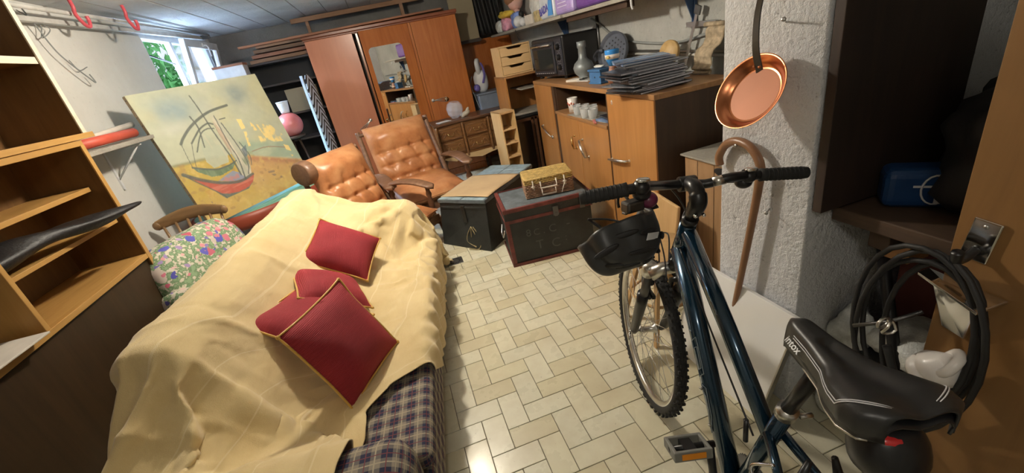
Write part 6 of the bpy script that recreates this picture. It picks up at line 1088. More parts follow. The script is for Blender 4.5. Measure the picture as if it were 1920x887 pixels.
def dresser():
    t = thing('dresser', 'carved dark oak chest of drawers with curved apron in front of the wardrobe', 'dresser', (.48, 5.30, 0), R(1))
    w, d, h = .98, .42, .775
    def fx(x): return -.012*math.cos(x/w*2*PI*1.5)
    pts = [(-.03, d+.0)]+[(-.03, -.02)]+[(x/20*(w+.06)-.03, -.03+fx(x/20*w)) for x in range(21)]+[(w+.03, d)]
    B().prism(pts, .028, (0, 0, h-.028)).build('top', 'walnut', t, .006)
    B().bb((.0, .015, .30), (w, d, h-.028)).build('body', 'carved', t, .004)
    for x in (.0, .325, .655, .98): B().box((x, .008, .53), (.035, .03, .44)).lathe([(.012, .32), (.02, .36), (.014, .45), (.02, .53), (.014, .62), (.02, .70), (.012, .74)], (x, -.008, 0), 10).build('pilaster', 'carved', t, .003)
    for r_, z in enumerate((.635, .46)):
        for k in range(3):
            x = .163+.328*k-.0; dr = B().bb((x-.14, -.012, z-.075), (x+.14, .012, z+.075)).build('drawer', 'carved', t, .006, 3)
            b = B(); m = Matrix.Translation((x, -.012, z))
            b.tube([(x-.125, -.014, z-.06), (x+.125, -.014, z-.06), (x+.125, -.014, z+.06), (x-.125, -.014, z+.06)], .005, 6, closed=True)
            for s in (-1, 1):
                b.tube(bez([(x+s*.115, -.014, z), (x+s*.09, -.018, z+.035), (x+s*.06, -.016, z+.02), (x+s*.075, -.018, z-.01), (x+s*.10, -.016, z-.035)]), .005, 6)
            b.build('carving', 'carved', dr)
            b = B(); b.ell((x-.035, -.018, z), (.018, .012, .018), n=5).ell((x+.035, -.018, z), (.018, .012, .018), n=5).tube(bez([(x-.035, -.02, z), (x-.03, -.034, z-.018), (x, -.036, z-.024), (x+.03, -.034, z-.018), (x+.035, -.02, z)]), .0035, 6); b.build('drawer_handle', 'brass', dr)
    ap = [(0, .35), (w, .35), (w, .33), (w*.92, .31), (w*.84, .285), (w*.75, .31), (w*.66, .30), (w*.5, .27), (w*.34, .30), (w*.25, .31), (w*.16, .285), (w*.08, .31), (0, .33)]
    B(Matrix(((1, 0, 0, 0), (0, 0, 1, 0), (0, 1, 0, 0), (0, 0, 0, 1)))).prism(ap, .025, (0, 0, -.01)).build('apron', 'pine_x', t, .004)
    for x in (.03, w-.03):
        for y in (.03, d-.04): B().tube(bez([(x, y, .34), (x+(-.03 if x < .5 else .03), y-.02, .24), (x, y, .10), (x+(-.02 if x < .5 else .02), y-.02, .0)]), [.04-.0006*k for k in range(37)], 10).build('leg', 'walnut', t)
    t = thing('glass_fish_bowl', 'round clear glass bowl standing tilted on the dresser', 'bowl', (.76, 5.47, .777))
    B().lathe([(0, .0), (.04, .002), (.09, .05), (.108, .11), (.095, .17), (.06, .205), (.055, .20), (.09, .165), (.102, .11), (.085, .055), (.035, .008), (0, .007)], seg=9, r=(R(6), R(10), 0), sm=False).build('bowl', 'thin_glass', t)
    t = thing('driftwood', 'pale piece of crumpled driftwood beside the glass bowl on the dresser', 'ornament', (.90, 5.47, .778)); B().ell((0, 0, .03), (.13, .07, .06), (0, R(-20), 0), 8, 1, lambda p: p*(1+.4*noise.noise(p*40))).ell((.03, 0, .06), (.04, .03, .10), (0, R(35), 0), 6).build('wood', 'beech_white', t)
    tag(B().box((.60, 5.38, .781), (.16, .12, .006), (0, 0, R(20))).build('paper_note', 'paper', bevel=.001), 'small pale paper lying on the left corner of the dresser', 'paper')
dresser()
def cd_shelf():
    t = thing('narrow_shelf', 'narrow pale pine shelf unit standing beside the dresser', 'shelf', (1.02, 4.18, 0), R(8))
    w, d, h = .165, .24, .90
    B().bb((0, 0, 0), (.014, d, h)).build('side_panel', 'pine', t, .001); B().bb((w-.014, 0, 0), (w, d, h)).build('side_panel', 'pine', t, .001); B().bb((0, d-.006, 0), (w, d, h)).build('back_panel', 'pine', t)
    for z in (.02, .30, .44, .58, .72, .886): B().bb((.014, .002, z-.008), (w-.014, d-.006, z+.008)).build('shelf', 'pine_x', t, .001)
    B().bb((0, 0, h-.014), (w, d, h)).build('top', 'pine_x', t, .001)
cd_shelf()
def trunks():
    t = thing('storage_chest', 'green black wooden trunk with a cardboard sheet on its lid', 'trunk', (.62, 3.65, 0))
    L0, F0 = Vector((.13, 3.53, 0)), Vector((.47, 3.09, 0)); D = Vector((.61, .62, 0)); z = .40
    L1, F1 = Vector((.185, 3.47, z)), Vector((.515, 3.13, z)); up = Vector((0, 0, .045))
    B().hexa([F0, F0+D, L0+D, L0, F1-Vector((.0, .0, 0)), F1+D, L1+D, L1]).build('body', 'trunk_black', t, .006, world=True)
    o = Vector((-.005, -.012, 0)); e = [F1+o, F1+D*1.02, L1+D*1.02, L1+Vector((-.012, 0, 0))]
    B().hexa([p for p in e]+[p+up*.75 for p in e]).build('lid', 'trunk_blue', t, .006, world=True)
    ex = (F1-L1).normalized(); nrm = Vector((-ex.y, ex.x, 0)); nrm = nrm if nrm.y < 0 else -nrm
    mid = (L1+F1)/2+nrm*.012; b = B(); b.hexa([mid-ex*.02+Vector((0, 0, -.17)), mid+ex*.02+Vector((0, 0, -.17)), mid+ex*.02-nrm*.012+Vector((0, 0, -.17)), mid-ex*.02-nrm*.012+Vector((0, 0, -.17)), mid-ex*.02-Vector((0, 0, .02)), mid+ex*.02-Vector((0, 0, .02)), mid+ex*.02-nrm*.015-Vector((0, 0, .02)), mid-ex*.02-nrm*.015-Vector((0, 0, .02))]); b.build('hasp', 'dark_steel', t, .002, world=True)
    for k in (0, 1):
        q = (L1+F1)/2+nrm*.006-Vector((0, 0, .03+.33*k)); B().hexa([q-ex*.23-Vector((0, 0, .02)), q+ex*.23-Vector((0, 0, .02)), q+ex*.23-nrm*.02-Vector((0, 0, .02)), q-ex*.23-nrm*.02-Vector((0, 0, .02)), q-ex*.23, q+ex*.23, q+ex*.23-nrm*.02, q-ex*.23-nrm*.02]).build('band', 'trunk_black', t, .003, world=True)
    c = L1*.5+F1*.5+nrm*.02+ex*.05+Vector((0, 0, -.20)); b = B()
    for s in (-1, -.3, .5): b.tube(bez([c, c+ex*.05*s+Vector((0, 0, -.07)), c+ex*.07*s+Vector((0, 0, -.14)), c+nrm*.02+ex*.02+Vector((0, 0, -.18))], 6), .004, 6)
    b.tube(bez([c+ex*.02, c+ex*.07+Vector((0, 0, -.1)), c+ex*.06+nrm*.03+Vector((0, 0, -.185)), c-ex*.04+nrm*.04+Vector((0, 0, -.19))], 6), .004, 6)
    tag(b.build('rope_loop', 'rope'), 'thin hemp rope loop hanging at the front of the green black trunk', 'rope')
    lt = plain('pale_blue_grey_tile', (.25, .34, .38), .5, var=.3, scale=18, bump=.4)
    for (u0, u1) in ((.0, .06), (.66, .82), (.83, 1.0)):
        for (v0, v1) in ((.02, .48), (.50, .98)):
            q = lambda u, v, h: (e[0].lerp(e[3], v)).lerp(e[1].lerp(e[2], v), u)+Vector((0, 0, .034+h))
            B().hexa([q(u0, v0, 0), q(u1, v0, 0), q(u1, v1, 0), q(u0, v1, 0), q(u0+.004, v0+.01, .004), q(u1-.004, v0+.01, .004), q(u1-.004, v1-.01, .004), q(u0+.004, v1-.01, .004)]).build('lid_tile', lt, t, .001, world=True)
    def cb(u, v): p = (e[0].lerp(e[3], v)).lerp(e[1].lerp(e[2], v), .06+.62*u-.05*v*u); return p+Vector((0, 0, .041+.004*math.sin(u*6+v*4)+.02*max(0, u-.7)*v))
    tag(B().grid(cb, 16, 12).build('cardboard_sheet', 'cardboard', solid=.004), 'brown cardboard sheet lying on the green black trunk', 'cardboard')
    # second trunk
    t = thing('storage_chest', 'black trunk with dark red trim and chalk scribbles under the wicker basket', 'trunk', (.93, 2.9, 0), rot=(0, 0, R(-7.0)))
    w, d, h = .63, .43, .45; x0, y0 = -.345, -.215
    B().bb((x0, y0, 0), (x0+w, y0+d, .355)).build('body', 'trunk_black', t, .004)
    B().bb((x0-.006, y0-.006, .357), (x0+w+.006, y0+d+.006, .447)).build('lid', 'trunk_black', t, .004)
    B().bb((x0+.02, y0+.015, .445), (x0+w-.02, y0+d-.015, .452)).build('lid_panel', 'trunk_blue', t, .001)
    b = B(); X1, Y1 = x0+w, y0+d
    for z, a in ((.440, .014), (.358, .012), (.012, .012)):
        b.bb((x0-.010, y0-.011, z-a), (X1+.010, y0-.005, z+a)); b.bb((x0-.010, Y1+.005, z-a), (X1+.010, Y1+.011, z+a)); b.bb((x0-.011, y0-.006, z-a), (x0-.005, Y1+.006, z+a)); b.bb((X1+.005, y0-.006, z-a), (X1+.011, Y1+.006, z+a))
    b.bb((x0-.008, y0-.009, 0), (x0+.022, y0-.004, .35)); b.bb((x0-.009, y0-.008, 0), (x0-.004, y0+.024, .35)); b.bb((x0-.008, y0-.01, .449), (x0+.016, Y1+.01, .4545)); b.bb((x0, y0-.01, .449), (X1, y0+.010, .4545))
    b.build('trim', 'trunk_red', t, .0015)
    B().box((0.02, y0-.014, .37), (.04, .010, .07)).box((0.02, y0-.018, .345), (.022, .01, .03)).build('latch', 'dark_steel', t, .002)
    B().box((.22, y0-.014, .39), (.035, .010, .09)).build('hasp', 'dark_steel', t, .002)
    ck = plain('faded_chalk', (.085, .09, .085), .9)
    for s, x, z, sz in (('8', -.20, .24, .08), ('C', -.14, .235, .07), ('.', -.085, .235, .07), ('C', -.02, .235, .085), ('-', .10, .25, .10), ('T', -.13, .13, .10), ('C', -.01, .115, .10), (':', .07, .14, .08)):
        text(s, sz, ck, t, (x, y0-.0015, z), (PI/2, 0, 0), 'chalk_mark', .0004)
    tag(B().tube([(x0-.012, y0+.1, .26), (x0-.03, y0+.12, .2), (x0-.03, y0+.22, .2), (x0-.012, y0+.24, .26)], .006, 8).build('side_handle', 'steel', t))
trunks()
def basket():
    t = thing('wicker_basket', 'small lidded wicker picnic basket on the red trimmed trunk', 'basket', (.965, 2.90, .4555), R(-12))
    w, d, h = .345, .245, .145
    wick = plain('golden_wicker', (.52, .37, .13), .6, var=.3, scale=30, bump=.3); wk2 = plain('pinkish_brown_wicker', (.33, .20, .13), .6, var=.4, scale=30, bump=.3)
    def weave(mat, z0, z1, name, topw=False):
        b = B(); n = 9
        b.bb((-w/2+.006, -d/2+.006, z0), (w/2-.006, d/2-.006, z1))
        rows = max(2, int((z1-z0)/.011))
        for r_ in range(rows):
            z = z0+(r_+.5)*(z1-z0)/rows; per = []
            P = [(-w/2, -d/2), (w/2, -d/2), (w/2, d/2), (-w/2, d/2)]
            for i in range(4):
                a, c = Vector(P[i]), Vector(P[(i+1) % 4]); L = (c-a).length; k_ = int(L/.012)
                nr = Vector(((c-a).y, -(c-a).x)).normalized()
                for k in range(k_): 
                    p = a.lerp(c, k/k_)+nr*(.003*math.sin(PI*(k+r_))*0+.003*(1 if (k+r_) % 2 else -1)); per.append((p.x, p.y, z))
            b.tube(per, .0055, 5, closed=True)
        b.build(name, mat, t)
    weave(wk2, 0, .098, 'body'); weave(wick, .10, .138, 'lid')
    b = B()
    nx, ny = 27, 19
    for j in range(ny):
        y = -d/2+d*(j+.5)/ny
        pts = [(-w/2+w*i/nx, y, .139+.003*(1 if (i+j) % 2 else -1)) for i in range(nx+1)]; b.tube(pts, .0052, 5)
    b.tube([(-w/2, -d/2, .138), (w/2, -d/2, .138), (w/2, d/2, .138), (-w/2, d/2, .138)], .008, 6, closed=True)
    tag(b.build('lid_weave', wick, t))
    B().tube([(-.06, -d/2-.008, .115), (-.062, -d/2-.02, .07), (.055, -d/2-.02, .07), (.055, -d/2-.008, .12)], .006, 8).tube([(-.055, -d/2-.006, .055), (-.055, -d/2-.01, .015), (.045, -d/2-.01, .015), (.045, -d/2-.006, .055)], .005, 8).build('handle', 'paper', t)
    for x in (-.115, .115): B().tube([(x, -d/2-.004, .13), (x, -d/2-.012, .10), (x+.005, -d/2-.008, .06)], .005, 6).ell((x, -d/2-.012, .085), (.03, .012, .02), n=5).build('fastener', 'paper', t)
    tag(B().tube(bez([(.122, -d/2-.01, .09), (.10, -d/2-.02, .05), (.085, -d/2-.015, .01)]), .0035, 6).build('tie_cord', 'paper', t))
basket()
t = thing('floor_drain', 'square grey floor drain cover set in the tiles before the trunk', 'drain', (.165, 3.12, .0), R(0))
b = B(); b.bb((-.062, -.062, -.001), (.062, .062, .0015)); b.build('plate', 'steel', t, .001)
b = B()
for k in range(18):
    a = 2*PI*k/18; b.box((.040*math.cos(a), .040*math.sin(a), .0018), (.016, .007, .001), (0, 0, a))
tag(b.build('slots', 'black_matte', t), kind='stuff')

# ------------------------------------------------------------------ sideboard and what stands on it
SB = Matrix.Translation((1.32, 2.0, 0)) @ Matrix.Rotation(R(-2.9), 4, 'Z')
def sideboard():
    t = thing('sideboard', 'long honey brown sideboard with an open niche along the right wall', 'sideboard', (1.32, 2.0, 0), R(-2.9))
    D, L, h = .50, 2.22, 1.12
    B().bb((-.006, -.004, h-.028), (D, L, h)).build('top', 'honey_y', t, .003)
    B().bb((0, 0, .0), (D, .022, h-.028)).build('side_panel', 'dark_brown', t, .002); B().bb((0, L-.022, 0), (D, L, h-.028)).build('side_panel', 'honey', t, .002)
    B().bb((.0, .575, 0), (D-.01, .595, h-.028)).build('partition', 'dark_brown', t, .002); B().bb((.02, 1.63, 0), (D-.01, 1.70, h-.028)).build('partition', 'dark_brown', t, .002)
    B().bb((D-.012, 0, .0), (D, L, h-.028)).build('back_panel', 'dark_brown', t); B().bb((.012, .02, .05), (D-.01, L-.02, .07)).build('bottom_panel', 'dark_brown', t)
    B().bb((-.012, .592, .862), (D-.01, 1.632, .884)).build('niche_shelf', 'honey_y', t, .002); 
    d1 = B().bb((-.004, .026, .03), (.016, .572, h-.03)).build('door', 'honey', t, .003)
    d2 = B().bb((-.002, .600, .03), (.018, 1.135, .858)).build('door', 'honey', t, .003); d3 = B().bb((-.002, 1.140, .03), (.018, 1.628, .858)).build('door', 'honey', t, .003)
    B().bb((.004, 1.64, .03), (.022, 1.70, h-.03)).build('filler_strip', 'dark_brown', t, .002)
    d4 = B().bb((-.004, 1.705, .03), (.016, L-.004, h-.03)).build('door', 'honey', t, .003)
    bow_handle(d1, (-.004, .58-.02, .665), (-.004, .32, .70), (-1, 0, .1), 'alu', .006, .03)
    bow_handle(d2, (-.002, 1.075, .715), (-.002, .98, .595), (-1, 0, 0), 'alu', .007, .032)
    bow_handle(d3, (-.002, 1.24, .72), (-.002, 1.22, .62), (-1, 0, 0), 'brass', .005, .028)
    bow_handle(d4, (-.004, 2.08, .70), (-.004, 1.83, .63), (-1, 0, 0), 'alu', .004, .022); B().lathe([(0, 0), (.02, 0), (.014, -.018), (0, -.022)], (-.004, 1.80, .625), 10, (0, PI/2, 0)).build('knob', 'chrome', d4)
    B().lathe([(0, 0), (.015, 0), (.015, .001), (0, .001)], (-.0045, .50, 1.045), 16, (0, -PI/2, 0), sy=.7).build('price_sticker', 'paper', d1); text('a', .018, 'red_refl', d1, (-.0062, .50, 1.045), (PI/2, 0, -PI/2), 'sticker_mark', .0002)
    B().bb((-.008, .0, 0), (.002, .024, h-.03)).build('edge_strip', 'honey', t, .001)
sideboard()
def SP(x, y, z): return SB @ Vector((x, y, z))
def niche():
    t = thing('beaker', 'white beaker with red print at the left of the niche', 'cup', SP(.07, 1.39, .885))
    B().lathe([(0, 0), (.036, 0), (.044, .115), (.041, .115), (.034, .006), (0, .006)]).build('body', 'ceramic_white', t)
    b = B()
    for k in range(4): b.ell((.041*math.cos(3.1+.45*k), .041*math.sin(3.1+.45*k), .075-.01*(k % 2)), (.014, .014, .022), n=5)
    b.build('print', plain('red_print', (.55, .12, .08), .4), t)
    gl = N('pressed_glass').out((.80, .84, .86), .10, 0., Alpha=.33)
    first = None
    spots = [(.06, 1.28), (.03, 1.20), (.10, 1.20), (.05, 1.11), (.12, 1.10), (.02, 1.02), (.09, 1.02), (.04, .93)]
    rows = ['leftmost clear pressed glass beside the beaker', 'second glass from the left in the niche front row', 'glass in the back row nearest the beaker', 'third glass from the left in the niche front row', 'middle glass of the niche back row', 'fourth glass from the left in the niche front row', 'rightmost glass of the niche back row', 'rightmost clear glass in the niche']
    for k, (x, y) in enumerate(spots):
        if first is None:
            o = thing('drinking_glass', rows[k], 'glass', SP(x, y, .885), 0, 'clear glasses in the sideboard niche')
            b = B(); n = 16; prof = [(.0, 0), (.026, 0), (.030, .02), (.034, .07), (.031, .07), (.026, .012), (0, .010)]; b.lathe(prof, seg=n, sm=False); b.build('bowl', gl, o); B().tube([(.034*math.cos(a*.4), .034*math.sin(a*.4), .07) for a in range(16)], .0015, 5, closed=True).build('rim', gl, o); first = o
        else: o = copy_tree(first); o.location = SP(x, y, .885); o['label'] = rows[k]
    tag(B(SB).box((.10, .72, .8945), (.15, .21, .018), (0, 0, R(8))).build('blue_booklet', 'magazine_blue', bevel=.002), 'dark blue booklet lying at the right of the niche', 'book')
    tag(B(SB).box((.11, .73, .9125), (.14, .19, .014), (0, 0, R(-6))).build('blue_booklet', 'magazine_dark', bevel=.002), 'thin black booklet on top of the blue booklet in the niche', 'book')
    tag(B(SB).box((-.005, .80, .889), (.02, .12, .008), (0, 0, R(-18))).build('red_pen', 'red_plastic', bevel=.003), 'red pen at the right front edge of the niche', 'pen')
    tag(B(SB).box((.10, 1.0, .8865), (.20, .62, .003), (0, 0, R(4))).build('niche_tray', 'dusty_top', bevel=.001), 'thin grey board under the glasses in the niche', 'board')
niche()
def oven():
    t = thing('toaster_oven', 'black countertop oven with three knobs on the far end of the sideboard', 'oven', (1.525, 3.98, 1.122), R(8))
    w, d, h = .58, .37, .355   # local: x depth, y width
    B().bb((.0, -w/2, .02), (d, w/2, h)).build('body', 'black_plastic', t, .018, 3)
    B().bb((-.012, -w/2+.145, .045), (.002, w/2-.02, h-.035)).build('door', 'oven_front', t, .006)
    B().bb((-.0135, -w/2+.175, .075), (-.011, w/2-.05, h-.09)).build('door_glass', N('dark_oven_glass').out((.01, .011, .012), .06), t, .002)
    B().tube([(-.012, -w/2+.18, h-.06), (-.04, -w/2+.18, h-.058), (-.04, w/2-.06, h-.058), (-.012, w/2-.06, h-.06)], .010, 8).build('door_handle', 'chrome', t)
    B().bb((-.006, -w/2+.012, .035), (.002, -w/2+.13, h-.02)).build('control_panel', 'oven_front', t, .003)
    for z in (.10, .185, .27):
        k = B().lathe([(0, -.03), (.016, -.03), (.022, -.02), (.024, 0), (0, 0)], (-.006, -w/2+.07, z), 18, (0, PI/2, 0)).build('knob', 'black_plastic', t, .001)
        B().box((-.037, -w/2+.07, z), (.004, .006, .038)).build('pointer', 'chrome', k)
        b = B()
        for a in range(12): b.box((-.0075, -w/2+.07+.036*math.cos(a*.5236), z+.036*math.sin(a*.5236)), (.001, .005, .003))
        tag(b.build('dial_marks', 'white_reflect', t), kind='stuff')
    b = B()
    for k in range(9): b.box((-.0145, -w/2+.19+.04*k, .056), (.002, .022, .004))
    tag(b.build('vent_marks', 'white_reflect', t), kind='stuff')
    for x in (.04, d-.04):
        for y in (-w/2+.06, w/2-.06): B().lathe([(.02, 0), (.022, .02)], (x, y, 0), 12).build('foot', 'black_plastic', t)
oven()
def drawers():
    t = thing('drawer_unit', 'small pale wooden desktop unit with three drawers beside the oven', 'drawer unit', (1.215, 4.52, 1.192), R(2))
    w, d, h = .345, .26, .29
    B().bb((0, 0, 0), (.012, d, h)).bb((w-.012, 0, 0), (w, d, h)).bb((0, 0, 0), (w, d, .012)).bb((0, 0, h-.014), (w, d, h)).bb((0, d-.006, 0), (w, d, h)).build('body', 'pine_x', t, .0015)
    for k in range(3):
        z0 = .015+k*.0875; z1 = z0+.083
        P = [(.015, z0), (w-.015, z0), (w-.015, z1), (w*.76, z1), (w*.68, z1-.022), (w*.32, z1-.022), (w*.24, z1), (.015, z1)]
        dr = B(Matrix(((1, 0, 0, 0), (0, 0, 1, 0), (0, 1, 0, 0), (0, 0, 0, 1)))).prism(P, .012, (0, 0, -.001)).build('drawer', 'pine_x', t, .001)
        B().bb((.02, .012, z0+.004), (w-.02, d-.01, z0+.05)).build('drawer_tray', 'dark_brown', dr)
    t = thing('open_cabinet', 'honey brown open cabinet under the small drawer unit', 'cabinet', (1.22, 4.50, 0), R(0))
    w, d = .47, .42
    B().bb((0, 0, .80), (.02, d, 1.17)).build('side_panel', 'honey', t, .002); B().bb((w-.02, 0, .80), (w, d, 1.17)).build('side_panel', 'honey', t, .002); B().bb((0, 0, 1.17), (w, d, 1.19)).build('top', 'honey_y', t, .002); B().bb((0, 0, .78), (w, d, .80)).build('bottom_panel', 'dusty_top', t, .002)
    B().bb((0, d-.01, .8), (w, d, 1.17)).build('back_panel', 'honey', t); B().bb((.16, .0, 1.03), (w-.02, d-.01, 1.042)).build('shelf', 'dusty_top', t, .001)
    t = thing('black_cabinet', 'low black glazed cabinet under the honey brown open cabinet', 'cabinet', (1.19, 4.48, 0))
    w, d = .54, .46
    B().bb((0, .02, .06), (w, d, .755)).bb((-.01, 0, .755), (w+.01, d, .778)).build('body', 'black_paint', t, .003)
    for x in (.02, .28): 
        dr = B().bb((x, .0, .08), (x+.03, .018, .74)).bb((x+.22, .0, .08), (x+.245, .018, .74)).bb((x, 0, .08), (x+.245, .018, .11)).bb((x, 0, .71), (x+.245, .018, .74)).build('door', 'walnut', t, .002)
        B().bb((x+.03, .008, .11), (x+.22, .011, .71)).build('pane', 'glass', dr)
    for x in (.03, w-.03):
        for y in (.05, d-.03): B().lathe([(.02, 0), (.02, .06)], (x, y, 0), 8).build('foot', 'black_paint', t)
drawers()
def on_top():
    z = 1.1215
    t = thing('pewter_vase', 'tall necked grey metal vase beside the oven', 'vase', (1.61, 3.42, z))
    B().lathe([(0, 0), (.05, 0), (.055, .01), (.045, .018), (.075, .05), (.085, .09), (.07, .125), (.04, .15), (.032, .17), (.030, .235), (.036, .24), (.036, .285), (.033, .285), (.03, .25), (0, .24)], seg=28).build('body', 'pewter', t)
    t = thing('foot_bath', 'dark grey oval perforated plastic tray leaning on the wall behind the blue tin', 'tray', (1.83, 3.30, z), R(12))
    m = Matrix.Translation((0, 0, .155)) @ Euler((0, R(-74), 0)).to_matrix().to_4x4()
    B(m).lathe([(0, 0), (.14, 0), (.15, .006), (.157, .03), (.163, .03), (.158, -.004), (.14, -.012), (0, -.012)], seg=36, sx=.95).build('plate', 'slate_grey', t)
    b = B(m)
    for i in range(-3, 4):
        for j in range(-3, 4):
            x, y = i*.036+.018*(j % 2), j*.034
            if math.hypot(x, y) < .12: b.ell((x, y, .001), (.013, .011, .004), n=5)
    tag(b.build('holes', 'black_matte', t), kind='stuff')
    B(m).tube(bez([(.02, .13, .01), (.02, .16, .03), (-.02, .20, .03), (-.06, .18, .02)]), .016, 8).build('side_lug', 'slate_grey', t)
    t = thing('blue_tin_box', 'small blue painted tin box with a keyhole at the front of the sideboard', 'tin', (1.505, 2.93, z), R(4))
    B().bb((-.05, -.075, .008), (.05, .075, .085)).bb((-.056, -.082, 0), (.056, .082, .010)).bb((-.058, -.083, .083), (.058, .083, .098)).build('body', 'blue_tin', t, .002); B().lathe([(0, 0), (.006, 0), (.006, .001), (0, .001)], (-.0505, 0, .045), 10, (0, -PI/2, 0)).build('keyhole', 'black_matte', t)
    tag(B().ell((1.50, 2.93, z+.112), (.06, .13, .022), n=7, f=lambda p: p*(1+.35*noise.noise(p*60))).build('folded_cloth', 'cloudy'), 'greenish crumpled scrap lying on the blue tin box', 'cloth')
    t = thing('stoneware_bottle', 'round bellied brown stoneware bottle beside the magazines', 'bottle', (1.50, 2.735, z)); B().lathe([(0, 0), (.03, 0), (.048, .03), (.046, .06), (.03, .085), (.026, .105), (.028, .115), (0, .115)], seg=22).build('body', 'ceramic_brown', t); B().lathe([(.0485, .03), (.0485, .045)], seg=22).build('pale_band', 'paper', t)
    t = thing('blue_tub', 'blue and white printed tub turned over on the brown bottle', 'tub', (1.50, 2.735, z+.1155)); B().lathe([(0, 0), (.024, 0), (.045, .045), (.048, .095), (.046, .10), (0, .10)], seg=26).build('body', 'blue_label', t)
    b = B(); b.lathe([(.0462, .044), (.0488, .072)], seg=26); b.build('white_band', 'ceramic_white', t); B().ell((-.040, -.012, .058), (.018, .05, .026), n=6).build('printed_emblem', plain('yellow_brown_print', (.55, .42, .16), .5), t)
    tag(B().tube(bez([(1.54, 2.70, 1.235), (1.56, 2.62, 1.235), (1.58, 2.55, 1.24)]), [.014]*25, 8).build('torch', plain('dark_violet', (.06, .05, .14), .4)), 'dark violet pen lying from the tub onto the magazines', 'pen')
    # papers, scissors
    for k, (x, y, r_, lab, mt) in enumerate(((1.53, 3.40, 20, 'cream booklet at the front edge beside the oven', 'paper'), (1.60, 3.18, -15, 'cream booklet under the scissors', 'paper'), (1.70, 3.15, 40, 'folded paper behind the scissors', 'paper'), (1.55, 3.25, 8, 'thin pale leaflet between vase and tin', 'cloudy'))):
        tag(B().box((x, y, z+.004+.0*k), (.10, .16, .008+.004*(k == 0)*3), (0, 0, R(r_))).build('paper_booklet', mt, bevel=.001), lab, 'paper', 'papers on the sideboard')
    t = thing('scissors', 'pair of black handled scissors lying on the papers by the vase', 'scissors', (1.55, 3.22, z+.016), R(-60))
    for s in (-1, 1):
        B().tube([(0, 0, 0), (.10, s*.012, .001)], [.005, .001], 6).build('blade', 'steel', t); B().tube([(-.03+.022*math.cos(a*.52)-.02, s*.02+.014*math.sin(a*.52), .002) for a in range(12)], .004, 6, closed=True).build('grip', 'black_plastic', t)
    # magazine pile
    r = random.Random(5); zz = z; n = 17
    words = ['lowest', 'second', 'third', 'fourth', 'fifth', 'sixth', 'seventh', 'eighth', 'ninth', 'tenth', 'eleventh', 'twelfth', 'thirteenth', 'fourteenth', 'fifteenth', 'sixteenth', 'seventeenth']
    for k in range(n):
        th = r.uniform(.006, .0125); cx, cy = 1.43+r.uniform(-.03, .04), 2.235+r.uniform(-.03, .04)
        if k >= n-4: cx, cy = 1.50-.01*(k-n+4), 2.30+.02*(k-n+4)
        a = R(r.uniform(-9, 9))+(R(-16) if k >= n-3 else 0); w_, h_ = .36+r.uniform(-.06, .03), .28+r.uniform(-.04, .03)
        if k >= n-3: w_, h_ = .30, .22
        if k > n-3: zz += .002
        mt = 'magazine_blue' if k >= n-2 else r.choice(['magazine_dark', 'magazine_dark', 'magazine_grey'])
        t = thing('magazine', ('%s magazine from the bottom of the tall pile on the sideboard' % words[k]) if k < n-1 else 'blue magazine topmost on the tall pile on the sideboard', 'magazine', (cx, cy, zz), a, 'magazines piled on the sideboard')
        B().box((0, 0, th/2), (w_-.006, h_-.006, th*.72)).build('pages', 'page_edge', t); bb_ = B().box((0, 0, th*.93), (w_, h_, th*.13)).box((0, 0, th*.07), (w_, h_, th*.13)).box((-w_/2, 0, th/2), (.002, h_, th)); bb_.build('cover', mt, t)
        zz += th+.0003
    global MAGTOP; MAGTOP = zz
    t = thing('wooden_disc', 'round golden wooden disc standing behind the magazine pile', 'ornament', (1.84, 2.60, z)); B().lathe([(0, -.015), (.070, -.015), (.075, -.008), (.075, .008), (.070, .015), (0, .015)], (0, 0, .13), 28, (0, R(-78), R(15))).build('disc', 'wood_disc', t)
    t = thing('scroll', 'aged woven paper scroll with curled ends leaning on the wall at the pillar', 'scroll', (1.86, 2.26, z))
    def sc(u, v):
        s = u; y = -.07+.15*v+.02*math.sin(s*5); 
        if s < .12: a = (s/.12)*1.6*PI; return Vector((-.045+.016*math.cos(a+PI), y, .018+.016*math.sin(a+PI)))
        k = (s-.12)/.88; return Vector((-.045+.10*k+.012*math.sin(12*k), y, .022+.23*k+.004*math.sin(30*k)))
    B().grid(sc, 70, 10).build('sheet', 'aged_paper', t, solid=.004, auto=True)
    B().tube([(.05, -.075, .255), (.052, .09, .262)], .014, 10).build('top_roll', 'aged_paper', t)
on_top()
